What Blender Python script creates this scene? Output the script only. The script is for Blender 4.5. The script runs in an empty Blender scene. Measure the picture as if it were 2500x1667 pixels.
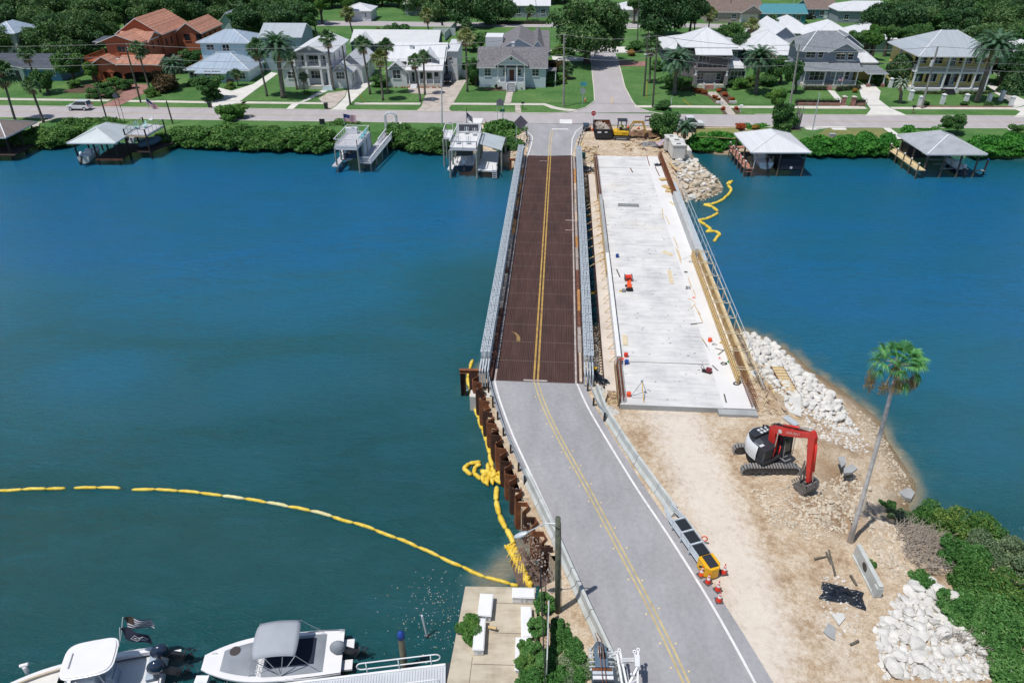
import bpy,math,random
import numpy as np
from mathutils import Vector,Matrix,Quaternion,noise
R=random.Random(7);RU=R.uniform;Vc=Vector
rad=math.radians
sc=bpy.context.scene
FP,PITCH,CZ=1735.0,rad(32.7),37.2
G=2.2
cam=bpy.data.cameras.new('camera');camo=bpy.data.objects.new('camera',cam)
sc.collection.objects.link(camo);sc.camera=camo
camo.location=(0,0,CZ);camo.rotation_euler=(math.pi/2-PITCH,0,0)
cam.sensor_width=36;cam.lens=36*FP/2500;cam.clip_end=3000;cam.clip_start=.5
SUN_EL,SUN_AZ=rad(68),rad(213)
w=bpy.data.worlds.new("World");sc.world=w;w.use_nodes=True
wn=w.node_tree;sky=wn.nodes.new('ShaderNodeTexSky');sky.sky_type='NISHITA';sky.sun_disc=False
sky.sun_elevation=SUN_EL;sky.sun_rotation=math.pi/2-SUN_AZ;sky.air_density=1.0;sky.dust_density=.6;sky.ozone_density=1.5
wn.links.new(sky.outputs[0],wn.nodes['Background'].inputs[0]);wn.nodes['Background'].inputs[1].default_value=.085
sl=bpy.data.lights.new('sun','SUN');sl.energy=3.6;sl.angle=rad(.53);sl.color=(1,.965,.91)
so=bpy.data.objects.new('sun',sl);sc.collection.objects.link(so)
SD=Vc((math.cos(SUN_AZ)*math.cos(SUN_EL),math.sin(SUN_AZ)*math.cos(SUN_EL),math.sin(SUN_EL)))
so.rotation_euler=SD.to_track_quat('Z','Y').to_euler();so.location=(0,0,90)
vs=sc.view_settings;vs.view_transform='Standard';vs.look='None';vs.exposure=.1;vs.gamma=1;vs.use_curve_mapping=False
CR=dict(A=(0,0,.26786),B=(550,0,.26786),C=(1050,0,.26786),D=(1550,0,.2551),E=(1950,0,.29333),F=(1100,260,.2551),
 G=(1380,260,.2423),H=(1350,600,.2678),I=(1100,820,.2679),J=(1100,1150,.3298),K=(1750,780,.3317),L=(0,1450,.2041),
 M=(460,1450,.2126),N=(860,1400,.1956),O=(1350,1200,.2978),P=(1950,1200,.2978),Q=(1780,1010,.1594),S=(0,0,1.0),T=(0,0,1.06293),
 U=(140,270,.12755),X=(800,270,.10204),Y=(1070,280,.10845),Z=(1770,300,.10204),W=(0,1130,.29762),c=(1400,1540,.09354))
CPOS=Vc((0,0,CZ))
def ray(c,x,y):
 a,b,s=CR[c];r=(a+x*s-1250)/FP;u=(833.5-b-y*s)/FP
 return Vc((r,u*math.sin(PITCH)+math.cos(PITCH),u*math.cos(PITCH)-math.sin(PITCH)))
def p(c,x,y,z=G):
 r=ray(c,x,y);return CPOS+r*((z-CZ)/r.z)
def V(c,x,y,Y):
 r=ray(c,x,y);return CPOS+r*(Y/r.y)
def pl(c,pts,z=G):
 return[p(c,a,b,z)for a,b in pts]
def L_(n,key,v):
 s=n.inputs[key]
 if isinstance(v,bpy.types.NodeSocket):n.id_data.links.new(v,s)
 else:
  if hasattr(s,'default_value')and hasattr(s.default_value,'__len__')and not hasattr(v,'__len__'):v=(v,)*len(s.default_value)
  if s.type=='RGBA' and len(v)==3:v=(*v,1)
  s.default_value=v
def nd(nt,t,ins=None,**pr):
 n=nt.nodes.new('ShaderNode'+t)
 for k,v in pr.items():setattr(n,k,v)
 for k,v in(ins or{}).items():L_(n,k,v)
 return n
def base(name):
 m=bpy.data.materials.new(name);m.use_nodes=True;nt=m.node_tree
 return m,nt,nt.nodes['Principled BSDF']
def pos(nt,sx=1,sy=1,sz=1,rz=0,obj=False):
 o=nd(nt,'TexCoord').outputs['Object']if obj else nd(nt,'NewGeometry').outputs['Position']
 return nd(nt,'Mapping',{'Vector':o,'Scale':(sx,sy,sz),'Rotation':(0,0,rz)}).outputs[0]
def noi(nt,v,scale,detail=4,rough=.55,dist=0):
 return nd(nt,'TexNoise',{'Vector':v,'Scale':scale,'Detail':detail,'Roughness':rough,'Distortion':dist}).outputs['Fac']
def ramp(nt,f,stops):
 n=nd(nt,'ValToRGB',{'Fac':f});e=n.color_ramp.elements
 while len(e)<len(stops):e.new(.5)
 for i,(q,c)in enumerate(stops):
  e[i].position=q;e[i].color=(c,c,c,1)if not hasattr(c,'__len__')else(*c[:3],1)
 return n.outputs['Color']
def mixc(nt,f,a,b,mode='MIX'):
 n=nd(nt,'Mix',data_type='RGBA',blend_type=mode)
 for i,v in((0,f),(6,a),(7,b)):
  s=n.inputs[i]
  if isinstance(v,bpy.types.NodeSocket):nt.links.new(v,s)
  else:s.default_value=(*v[:3],1)if hasattr(v,'__len__')else v
 return n.outputs[2]
def MT(nt,op,a,b=0):
 return nd(nt,'Math',{0:a,1:b},operation=op).outputs[0]
def bump(nt,bs,h,st=.4,d=.05):
 n=nd(nt,'Bump',{'Height':h,'Strength':st,'Distance':d});nt.links.new(n.outputs[0],bs.inputs['Normal']);return n
MC={};LEAFK=1.6
def mat(name,col,rough=.75,metal=0,var=.14,vs=1.2,col2=None,bmp=0,bs=12,spec=.4,coat=0):
 if name in MC:return MC[name]
 m,nt,b=base(name)
 v=pos(nt)
 f=noi(nt,v,vs,5)
 a=tuple(x*(1-var)for x in col);c2=col2 or tuple(min(1,x*(1+var))for x in col)
 c=ramp(nt,f,[(.3,a),(.7,c2)])
 f2=noi(nt,v,vs*11,3)
 c=mixc(nt,1,c,ramp(nt,f2,[(.3,1-var*.7),(.7,1.0)]),'MULTIPLY')
 L_(b,'Base Color',c);L_(b,'Roughness',rough);L_(b,'Metallic',metal);L_(b,'Specular IOR Level',spec);L_(b,'Coat Weight',coat)
 if bmp:bump(nt,b,noi(nt,v,bs,4),bmp,.06)
 MC[name]=m;return m
def lines(name,col,period,dark=.6,axis='x',width=.12,rough=.5,metal=0,var=.12,bmp=.3,rz=0,obj=True,spec=.4):
 """surface with straight seams / boards / ribs every `period` metres of the object's own frame"""
 if name in MC:return MC[name]
 m,nt,b=base(name)
 v=pos(nt,obj=obj,rz=rz);s=nd(nt,'SeparateXYZ',{0:v}).outputs['xyz'.index(axis)]
 fr=MT(nt,'FRACT',MT(nt,'DIVIDE',s,period))
 seam=MT(nt,'LESS_THAN',fr,width)
 f=noi(nt,v,1.3,5)
 a=tuple(x*(1-var)for x in col);c2=tuple(min(1,x*(1+var))for x in col)
 bd=nd(nt,'TexWhiteNoise',{'W':MT(nt,'FLOOR',MT(nt,'DIVIDE',s,period))},noise_dimensions='1D').outputs['Value']
 c=ramp(nt,MT(nt,'ADD',MT(nt,'MULTIPLY',f,.7),MT(nt,'MULTIPLY',bd,.3)),[(.3,a),(.7,c2)])
 c=mixc(nt,seam,c,tuple(x*dark for x in col))
 L_(b,'Base Color',c);L_(b,'Roughness',rough);L_(b,'Metallic',metal);L_(b,'Specular IOR Level',spec)
 if bmp:bump(nt,b,seam,-bmp if dark<1 else bmp,.03)
 MC[name]=m;return m
def leafmat(name,c1,c2,c3=None,trans=.25,rough=.55):
 if name in MC:return MC[name]
 m,nt,b=base(name)
 g=nd(nt,'NewGeometry');ri=g.outputs['Random Per Island']
 oi=nd(nt,'ObjectInfo').outputs['Random']
 f=noi(nt,g.outputs['Position'],.55,3)
 t=MT(nt,'ADD',MT(nt,'MULTIPLY',ri,.45),MT(nt,'ADD',MT(nt,'MULTIPLY',f,.75),MT(nt,'MULTIPLY',oi,.16)))
 st=[(.3,c1),(.72,c2)]+([(.95,c3)]if c3 else[])
 st=[(q,tuple(x*LEAFK for x in cc))for q,cc in st];c=ramp(nt,t,st)
 L_(b,'Base Color',c);L_(b,'Roughness',rough);L_(b,'Specular IOR Level',.25)
 tr=nd(nt,'BsdfTranslucent',{'Color':mixc(nt,1,c,(.9,1,.35),'MULTIPLY')})
 mx=nd(nt,'MixShader',{0:trans,1:b.outputs[0],2:tr.outputs[0]})
 nt.links.new(mx.outputs[0],nt.nodes['Material Output'].inputs[0])
 MC[name]=m;return m
WHITE=mat('white_paint',(.74,.75,.76),.45,var=.07)
CREAM=mat('cream_paint',(.68,.66,.58),.6,var=.08)
STEEL=mat('galvanised_steel',(.56,.61,.65),.45,.2,var=.12,vs=3)
GREY=mat('grey_paint',(.28,.30,.32),.5,var=.1)
DARK=mat('dark_paint',(.03,.033,.04),.45,var=.2)
BLACK=mat('black_rubber',(.018,.018,.02),.7,var=.3,vs=4)
GLASS=mat('dark_glass',(.02,.03,.038),.08,spec=.8,var=.3,vs=.6)
RED=mat('red_paint',(.56,.025,.02),.35,var=.15,coat=.3)
ORANGE=mat('orange_plastic',(.75,.09,.02),.45,var=.12)
YEL=mat('yellow_paint',(.72,.42,.01),.4,var=.12)
BOOMY=mat('yellow_boom_fabric',(.78,.50,.01),.5,var=.16,vs=2.5,col2=(.86,.68,.13),bmp=.5,bs=9)
BOOMP=mat('pale_boom_fabric',(.72,.66,.33),.5,var=.15,vs=2.5,bmp=.5,bs=9)
RUST=mat('rusty_steel',(.19,.066,.03),.85,var=.35,vs=1.6,col2=(.33,.12,.05),bmp=.4,bs=14)
RUSTD=mat('dark_rusty_steel',(.07,.03,.02),.85,var=.4,vs=2)
CONC=mat('pale_concrete',(.62,.61,.58),.85,var=.12,vs=.5,bmp=.12)
CONCB=mat('barrier_concrete',(.52,.54,.52),.85,var=.18,vs=1.1,bmp=.15)
WOOD=mat('new_lumber',(.62,.45,.22),.75,var=.2,vs=3)
WOODP=mat('pale_plywood',(.66,.56,.38),.75,var=.15,vs=2)
WOODG=mat('weathered_wood',(.13,.115,.09),.85,var=.3,vs=2)
WOODD=mat('dark_wood',(.045,.03,.024),.8,var=.3,vs=2)
POLE=mat('pole_wood',(.10,.10,.075),.85,var=.35,vs=2.5,bmp=.4,bs=20)
BARK=mat('tree_bark',(.10,.085,.07),.9,var=.35,vs=2,bmp=.5,bs=10)
PBARK=mat('palm_bark',(.17,.15,.13),.9,var=.3,vs=2.2,bmp=.5,bs=8)
TARP=mat('black_plastic_sheet',(.014,.02,.032),.28,var=.4,vs=3,bmp=.7,bs=6,spec=.7)
BLUE=mat('blue_plastic',(.015,.06,.30),.5,var=.15)
class MB:
 def __init__(s,M=None):s.v=[];s.f=[];s.m=[];s.mi=0;s.M=M
 def add(s,vs,fs,mi=None):
  n=len(s.v)
  for q in vs:
   q=Vc(q);s.v.append(s.M@q if s.M else q)
  for f in fs:s.f.append([n+i for i in f]);s.m.append(s.mi if mi is None else mi)
  return s
 def bx(s,x0,x1,y0,y1,z0,z1,mi=None):
  return s.add([(x0,y0,z0),(x1,y0,z0),(x1,y1,z0),(x0,y1,z0),(x0,y0,z1),(x1,y0,z1),(x1,y1,z1),(x0,y1,z1)],
                     [(0,3,2,1),(4,5,6,7),(0,1,5,4),(1,2,6,5),(2,3,7,6),(3,0,4,7)],mi)
 def cb(s,c,sz,rz=0,mi=None,q=None):
  M=Matrix.Translation(c)@(q.to_matrix().to_4x4()if q else Matrix.Rotation(rz,4,'Z'))
  a,b,h=sz[0]/2,sz[1]/2,sz[2]/2
  vs=[M@Vc(t)for t in((-a,-b,-h),(a,-b,-h),(a,b,-h),(-a,b,-h),(-a,-b,h),(a,-b,h),(a,b,h),(-a,b,h))]
  return s.add(vs,[(0,3,2,1),(4,5,6,7),(0,1,5,4),(1,2,6,5),(2,3,7,6),(3,0,4,7)],mi)
 def bar(s,a,b,w=.1,h=None,mi=None,up=(0,0,1)):
  a=Vc(a);b=Vc(b);d=b-a;L=d.length
  if L<1e-6:return s
  h=h or w;X=d/L;U=Vc(up)
  if abs(X.dot(U))>.99:U=Vc((0,1,0))
  Y=U.cross(X).normalized();Z=X.cross(Y)
  vs=[]
  for t in(a,b):
   for i,j in((-1,-1),(1,-1),(1,1),(-1,1)):vs.append(t+Y*(i*w/2)+Z*(j*h/2))
  return s.add(vs,[(0,3,2,1),(4,5,6,7),(0,1,5,4),(1,2,6,5),(2,3,7,6),(3,0,4,7)],mi)
 def tube(s,pts,r,n=8,mi=None,cap=True):
  pts=[Vc(q)for q in pts];k=len(pts)
  rs=r if hasattr(r,'__len__')else[r]*k
  vs=[];ref=None
  for i,q in enumerate(pts):
   d=(pts[min(i+1,k-1)]-pts[max(i-1,0)]).normalized()
   if ref is None or abs(ref.dot(d))>.98:ref=Vc((1,0,0))if abs(d.x)<.8 else Vc((0,1,0))
   u=(ref-d*ref.dot(d)).normalized();v=d.cross(u);ref=u
   for j in range(n):
    a=2*math.pi*j/n;vs.append(q+(u*math.cos(a)+v*math.sin(a))*rs[i])
  fs=[(i*n+j,i*n+(j+1)%n,(i+1)*n+(j+1)%n,(i+1)*n+j)for i in range(k-1)for j in range(n)]
  if cap:fs+=[tuple(range(n-1,-1,-1)),tuple(range((k-1)*n,k*n))]
  return s.add(vs,fs,mi)
 def prism(s,poly,z0,z1,mi=None):
  n=len(poly);vs=[(q[0],q[1],z0)for q in poly]+[(q[0],q[1],z1)for q in poly]
  ar=sum(poly[i][0]*poly[(i+1)%n][1]-poly[(i+1)%n][0]*poly[i][1]for i in range(n))
  t=tuple(range(n,2*n));bt=tuple(range(n-1,-1,-1))
  fs=[t,bt]+[(i,(i+1)%n,n+(i+1)%n,n+i)for i in range(n)]
  if ar<0:fs=[tuple(reversed(f))for f in fs]
  return s.add(vs,fs,mi)
 def xprism(s,prof,x0,x1,mi=None):
  n=len(prof);vs=[(x0,a,b)for a,b in prof]+[(x1,a,b)for a,b in prof]
  return s.add(vs,[tuple(range(n-1,-1,-1)),tuple(range(n,2*n))]+[(i,(i+1)%n,n+(i+1)%n,n+i)for i in range(n)],mi)
 def yprism(s,prof,y0,y1,mi=None):
  n=len(prof);vs=[(a,y0,b)for a,b in prof]+[(a,y1,b)for a,b in prof]
  return s.add(vs,[tuple(range(n)),tuple(range(2*n-1,n-1,-1))]+[(n+i,n+(i+1)%n,(i+1)%n,i)for i in range(n)],mi)
 def ell(s,c,r,n=10,k=6,mi=None,jit=0,q=None):
  vs=[];c=Vc(c);r=r if hasattr(r,'__len__')else(r,r,r)
  for i in range(k+1):
   th=math.pi*i/k
   for j in range(n):
    a=2*math.pi*j/n;d=Vc((math.sin(th)*math.cos(a),math.sin(th)*math.sin(a),math.cos(th)))
    o=Vc((d.x*r[0],d.y*r[1],d.z*r[2]))*(1+(RU(-jit,jit)if jit else 0))
    vs.append(c+(q@o if q else o))
  return s.add(vs,[(i*n+j,(i+1)*n+j,(i+1)*n+(j+1)%n,i*n+(j+1)%n)for i in range(k)for j in range(n)],mi)
 def sheet(s,poly,z=None,mi=None):
  vs=[(q[0],q[1],q[2]if z is None else z)for q in poly];n=len(vs)
  ar=sum(vs[i][0]*vs[(i+1)%n][1]-vs[(i+1)%n][0]*vs[i][1]for i in range(n))
  return s.add(vs,[tuple(range(n))if ar>0 else tuple(range(n-1,-1,-1))],mi)
 def strip(s,pts,w,z,h=0,mi=None):
  P=[Vc((q[0],q[1]))for q in pts];a=[];b=[]
  for i,q in enumerate(P):
   d=(P[min(i+1,len(P)-1)]-P[max(i-1,0)]).normalized();nn=Vc((-d.y,d.x))
   a.append(q+nn*w/2);b.append(q-nn*w/2)
  for i in range(len(P)-1):
   qd=[b[i],b[i+1],a[i+1],a[i]]
   if h:s.prism(qd,z,z+h,mi)
   else:s.sheet(qd,z,mi)
  return s
 def build(s,name,m,parent=None,smooth=False,loc=None,bev=0):
  me=bpy.data.meshes.new(name);me.from_pydata([tuple(q)for q in s.v],[],s.f)
  for x in(m if isinstance(m,(list,tuple))else[m]):me.materials.append(x)
  if any(s.m):me.polygons.foreach_set('material_index',s.m)
  if smooth:me.polygons.foreach_set('use_smooth',[True]*len(s.f))
  me.update();return link(name,me,parent,loc,bev)
def link(name,me,parent=None,loc=None,bev=0):
 o=bpy.data.objects.new(name,me);sc.collection.objects.link(o)
 if parent:o.parent=parent
 if loc is not None:o.location=loc
 if bev:
  b=o.modifiers.new('bevel','BEVEL');b.width=bev;b.segments=2;b.limit_method='ANGLE'
 return o
def tag(o,label,cat,group=None):
 o['label']=label;o['category']=cat
 if group:o['group']=group
 return o
def thing(name,label,cat,loc=(0,0,0),rz=0,group=None):
 o=bpy.data.objects.new(name,None);sc.collection.objects.link(o)
 o.location=loc;o.rotation_euler=(0,0,rz);o.empty_display_size=.3
 return tag(o,label,cat,group)
def struct(o,kind='structure'):o['kind']=kind;return o
def dup(o,loc,rz=0,label=None,group=None,scale=None):
 r=o.copy();sc.collection.objects.link(r);r.location=loc;r.rotation_euler=(0,0,rz)
 if scale:r.scale=scale if hasattr(scale,'__len__')else(scale,)*3
 if label:r['label']=label
 if group:r['group']=group
 for ch in list(o.children):
  c=ch.copy();sc.collection.objects.link(c);c.parent=r
  for g in ch.children:
   d=g.copy();sc.collection.objects.link(d);d.parent=c
 return r
def text_mesh(name,s,size,m,parent,M,ext=.01):
 cu=bpy.data.curves.new('t','FONT');cu.body=s;cu.size=size;cu.extrude=ext;cu.align_x='CENTER';cu.align_y='CENTER'
 t=bpy.data.objects.new('t',cu);sc.collection.objects.link(t)
 dg=bpy.context.evaluated_depsgraph_get();me=bpy.data.meshes.new_from_object(t.evaluated_get(dg))
 bpy.data.objects.remove(t);me.transform(M);me.materials.clear();me.materials.append(m);me.name=name
 return link(name,me,parent)
def lerp(a,b,t):return a+(b-a)*t
ORD='first second third fourth fifth sixth seventh eighth ninth tenth eleventh twelfth thirteenth fourteenth fifteenth sixteenth seventeenth eighteenth nineteenth twentieth'.split()
def nth(k):return ORD[k]if k<20 else 'twenty-'+ORD[k-20]if k<29 else 'thirtieth' if k==29 else 'thirty-'+ORD[k-30]
def interp(pts,y):
 q=sorted(pts,key=lambda t:t[1])
 if y<=q[0][1]:a,b=q[0],q[1]
 elif y>=q[-1][1]:a,b=q[-2],q[-1]
 else:
  for a,b in zip(q,q[1:]):
   if a[1]<=y<=b[1]:break
 return a[0]+(b[0]-a[0])*(y-a[1])/(b[1]-a[1])
def inpoly(x,y,P):
 c=False;j=len(P)-1
 for i in range(len(P)):
  if(P[i][1]>y)!=(P[j][1]>y)and x<(P[j][0]-P[i][0])*(y-P[i][1])/(P[j][1]-P[i][1])+P[i][0]:c=not c
  j=i
 return c
def dpoly(x,y,P,closed=False):
 m=1e9;n=len(P)
 for i in range(n if closed else n-1):
  ax,ay=P[i][0],P[i][1];bx_,by=P[(i+1)%n][0],P[(i+1)%n][1]
  dx,dy=bx_-ax,by-ay;t=max(0,min(1,((x-ax)*dx+(y-ay)*dy)/(dx*dx+dy*dy+1e-9)))
  m=min(m,math.hypot(x-ax-dx*t,y-ay-dy*t))
 return m
# ================================================================ SETTING
def chaikin(P,n=1):
 for _ in range(n):
  Q=[P[0]]
  for a,b in zip(P,P[1:]):
   a=Vc(a[:2]);b=Vc(b[:2]);Q+=[a.lerp(b,.25),a.lerp(b,.75)]
  P=Q+[P[-1]]
 return[(q[0],q[1])for q in P]
def farshore(x):return 119.3-.056*(x+49.6)
BA=.064
NS=[(-3.6,50.6),(-2,55),(3,59.5),(9,60.5),(16,61.5),(20.5,60.5)]+[tuple(q[:2])for q in
     pl('K',[(190,70),(400,150),(560,250),(690,370),(850,470),(1000,580),(1150,700),(1210,760),(1250,880),(1320,990),(1400,1100),(1465,1220),(1460,1300),(1400,1350)],0)]+[tuple(q[:2])for q in pl('P',[(930,200),(1150,230),(1400,340),(1600,430),(1847,560)],0)]+[(40,24),(46,15),(50,6)]
GAPN=p('G',230,975,0)
FSL=[(-9,farshore(-9)),(-5,114.5),(-2,110),(2,105.5),(8,GAPN.y+4),(10.5,GAPN.y),(14,GAPN.y+3),(22,90.5)]+[tuple(q[:2])for q in
     pl('G',[(1240,930),(1340,950),(1480,905),(1590,835),(1540,740),(1440,650),(1330,560),(1250,445)],0)]+[(34,farshore(34)),(44,farshore(44))]
WALL=[(-3.4,49.6),(-1.78,43.07),(.5,34.3),(2.75,29.2),(3.0,28.2),(1.62,27.6),(1.5,21),(1.4,6)]
def wallx(y):return-3.4 if y>49.6 else interp(WALL,y)
NP_=NS+[(1.4,6),(1.5,21),(1.62,27.6),(3.0,28.2),(2.75,29.2),(.5,34.3),(-1.78,43.07),(-3.4,49.6)]
LL=[(-1.47,48.5),(-1.16,46.41),(0,41.46),(1.46,36.73),(2.71,32.6),(3.81,28.74),(5.07,24.2),(5.6,21.8),(6.7,17),(8,10)]
YL=[(1.98,48.5),(2.39,45.67),(3.27,41.97),(4.29,38.65),(5.5,34.8),(6.71,30.55),(7.75,27.0),(8.64,23.6),(9.15,21.2),(10.1,17),(11.5,10)]
RL=[(5.33,48.5),(5.96,44.96),(6.8,41.9),(7.6,39.1),(8.67,35.46),(9.67,32.58),(10.72,29.22),(11.54,26.4),(12.18,23.8),(12.75,21.2),(13.7,17),(15,10)]
def roadR(y):return interp(RL,y)+.5
def nz(x,y,s,o=0):return noise.noise(Vc((x*s+o,y*s-o,o)))
def hnear(x,y):
 d=dpoly(x,y,NS)
 if not inpoly(x,y,NP_)and not(y<49.5 and x<wallx(y)+.6):return-min(1.5,.3*d)
 ramp_w=8.5 if(y>50 or x>20)else 7
 if y<33 and x>22:ramp_w=5
 t=min(1,d/ramp_w);h=G*(t**.85)
 q=x-roadR(y)if y<48.5 else 3
 if x>wallx(y)+.1 and q>.8:
  k=min(1,(q-.8)/2)
  slab=1 if y<44 or x>19.5 else 0
  h+=slab*k*min(1,d/2)*(.08*nz(x,y,.9)+.05*nz(x,y,2.3,5)+(.06*nz(x,y,1.7,9)if x>17 else 0))
  cx,cy=20.8,34.0
  m=math.exp(-((x-cx)**2/9+(y-cy)**2/10));h+=m*(.32+.3*abs(nz(x,y,.8,3)))*k
  m=math.exp(-((x-22.5)**2/6+(y-40.2)**2/1.2));h+=m*.5
 if x<roadR(y)+.8 and 44>y:h=min(h,G)
 if 44<y<50.5 and 8.5<x<19.6:h=min(h,G-.2)
 return h
def hfar(x,y):
 d=dpoly(x,y,FSL)
 P=FSL+[(44,140),(-9,140)]
 if not inpoly(x,y,P):return-min(1.5,.3*d)
 t=min(1,d/7.5);h=G*(t**.85)
 if x>11 and y<119:h+=.12*nz(x,y,.7)*min(1,d/3)*min(1,max(0,119-y)/3)*min(1,(x-11)/2)
 if 12<x<23 and y<106.8:h=min(h,G-.3)
 if y>120.5:h-=.03
 return h
def grid(name,xs,ys,hf,m,attr=None,keep=None):
 vs=[(x,y,hf(x,y))for y in ys for x in xs(y)]
 nx=len(xs(ys[0]));fs=[]
 for j in range(len(ys)-1):
  for i in range(nx-1):
   f=(j*nx+i,j*nx+i+1,(j+1)*nx+i+1,(j+1)*nx+i)
   if keep is None or keep(*vs[f[0]][:2]):fs.append(f)
 b=MB();b.v=vs;b.f=fs;b.m=[0]*len(fs)
 o=b.build(name,m,smooth=True)
 if attr:
  for an,fn in attr.items():
   a=o.data.attributes.new(an,'FLOAT','POINT');a.data.foreach_set('value',[fn(*v)for v in vs])
 return o
HAUL=[tuple(q[:2])for q in pl('S',[(1640,1010),(1690,1120),(1740,1250),(1800,1400),(1850,1540),(1840,1700)])]
def soil_mat():
 m,nt,b=base('sandy_soil')
 v=pos(nt);at=nd(nt,'Attribute',attribute_name='pale').outputs['Fac'];wet=nd(nt,'Attribute',attribute_name='wet').outputs['Fac'];dig=nd(nt,'Attribute',attribute_name='dug').outputs['Fac']
 f=noi(nt,v,.45,6,.6);f2=noi(nt,v,2.6,5,.65);f3=noi(nt,v,13,3,.6)
 c=ramp(nt,MT(nt,'ADD',MT(nt,'MULTIPLY',f,.55),MT(nt,'MULTIPLY',f2,.45)),[(.34,(.30,.205,.13)),(.44,(.43,.32,.215)),(.54,(.54,.44,.325)),(.66,(.63,.55,.45))])
 k=ramp(nt,MT(nt,'ADD',at,MT(nt,'MULTIPLY',MT(nt,'SUBTRACT',f2,.5),.9)),[(.25,0),(.95,1)])
 c=mixc(nt,MT(nt,'MULTIPLY',k,.8),c,(.66,.60,.53))
 c=mixc(nt,ramp(nt,MT(nt,'ADD',dig,MT(nt,'MULTIPLY',MT(nt,'SUBTRACT',f2,.5),1.1)),[(.35,0),(.7,.8)]),c,ramp(nt,f2,[(.35,(.20,.125,.07)),(.6,(.34,.225,.135))]))
 c=mixc(nt,MT(nt,'MULTIPLY',wet,.85),c,(.16,.115,.06))
 c=mixc(nt,MT(nt,'SUBTRACT',1,MT(nt,'MULTIPLY',k,.75)),c,mixc(nt,1,c,ramp(nt,f3,[(.35,.8),(.6,1.04)]),'MULTIPLY'))
 vo=nd(nt,'TexVoronoi',{'Vector':v,'Scale':7.0});peb=ramp(nt,vo.outputs['Distance'],[(.10,1),(.22,0)])
 pk=MT(nt,'MULTIPLY',peb,MT(nt,'MULTIPLY',ramp(nt,noi(nt,v,.5,2),[(.45,0),(.6,1)]),MT(nt,'SUBTRACT',1,at)))
 c=mixc(nt,pk,c,(.66,.6,.5))
 f4=noi(nt,v,34,3,.7);f5=noi(nt,v,5.5,5,.75);soft=MT(nt,'SUBTRACT',1,MT(nt,'MULTIPLY',k,.8))
 c=mixc(nt,soft,c,mixc(nt,1,c,ramp(nt,MT(nt,'ADD',MT(nt,'MULTIPLY',f4,.5),MT(nt,'MULTIPLY',f5,.5)),[(.36,(.74,.69,.64)),(.46,(1,.99,.98)),(.6,(1.3,1.3,1.3))]),'MULTIPLY'))
 L_(b,'Base Color',c);L_(b,'Roughness',.92);L_(b,'Specular IOR Level',.15)
 bump(nt,b,MT(nt,'ADD',MT(nt,'MULTIPLY',soft,MT(nt,'ADD',f5,MT(nt,'MULTIPLY',f3,.3))),MT(nt,'MULTIPLY',pk,.3)),.55,.16);return m
SOIL=soil_mat()
def pale_n(x,y,z):
 d=dpoly(x,y,HAUL);a=max(0,1-(d/3.2)**2)
 if y>38:a=max(a,.55*max(0,1-abs(x-13)/6))
 return max(a,.75*max(0,1-abs(x-roadR(y)-1)/2.2)if y<34 else 0,.6*max(0,1-abs(x-17.8)/2)if y<26 else 0)
def wet_n(x,y,z):return max(0,1-dpoly(x,y,NS)/2.0)
ysn=[6+i*.42 for i in range(int((63-6)/.42)+1)]
def xsn(y):
 x0=wallx(y);n=130;x1=52
 return[x0+(x1-x0)*(i/n)for i in range(n+1)]
struct(grid('ground',xsn,ysn,hnear,SOIL,{'pale':pale_n,'wet':wet_n,'dug':lambda x,y,z:max(.95*math.exp(-((x-20.8)/3.0)**2-((y-33.6)/2.6)**2),.8*math.exp(-((x-23.5)/2.2)**2-((y-37.5)/2.4)**2),.5*math.exp(-((x-19.0)/1.5)**2-((y-27.5)/1.5)**2))},lambda x,y:dpoly(x,y,NS)<3 or inpoly(x,y,NP_)))
ysf=[82+i*.6 for i in range(int((126.6-82)/.6)+1)]
struct(grid('ground',lambda y:[-9+i*.62 for i in range(85)],ysf,hfar,SOIL,
     {'pale':lambda x,y,z:.35,'dug':lambda x,y,z:.85*math.exp(-((x-21.5)/4.5)**2-((y-117.5)/2.5)**2),'wet':lambda x,y,z:max(0,1-dpoly(x,y,FSL)/1.8)},lambda x,y:(dpoly(x,y,FSL)<3 or inpoly(x,y,FSL+[(44,140),(-9,140)]))and y<123.2-.038*(x-50)))
b=MB()
for(x0,y0),(x1,y1)in zip(WALL,WALL[1:]):b.add([(x0,y0,-2),(x1,y1,-2),(x1,y1,G-.05),(x0,y0,G-.05)],[(0,1,2,3)])
struct(b.build('bank',SOIL))
def grass_mat(name,a,c2,dry,dk=.5):
 m,nt,b=base(name);v=pos(nt)
 f=noi(nt,v,.12,5,.6);f2=noi(nt,v,1.7,4,.6);f3=noi(nt,v,9,2)
 c=ramp(nt,MT(nt,'ADD',MT(nt,'MULTIPLY',f,.6),MT(nt,'MULTIPLY',f2,.4)),[(.34,a),(.55,c2),(.74,dry)])
 c=mixc(nt,1,c,ramp(nt,f3,[(.3,.7),(.65,1.12)]),'MULTIPLY')
 wv=nd(nt,'TexWave',{'Vector':pos(nt,rz=-.04),'Scale':.55,'Distortion':1.5,'Detail':2},bands_direction='Y').outputs['Fac']
 c=mixc(nt,1,c,ramp(nt,wv,[(.2,.93),(.8,1.04)]),'MULTIPLY')
 L_(b,'Base Color',c);L_(b,'Roughness',.9);L_(b,'Specular IOR Level',.1);bump(nt,b,f3,.5,.08);return m
GRASS=grass_mat('lawn_grass',(.05,.14,.038),(.105,.21,.065),(.22,.28,.115))
DRYG=grass_mat('dry_grass',(.14,.17,.06),(.25,.25,.10),(.36,.33,.17))
b=MB();xs=[-900,-400,-200,-140]+[x for x in range(-120,121,4)]+[140,200,400,900]
xs=sorted(set(xs+[-9,42]))
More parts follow.
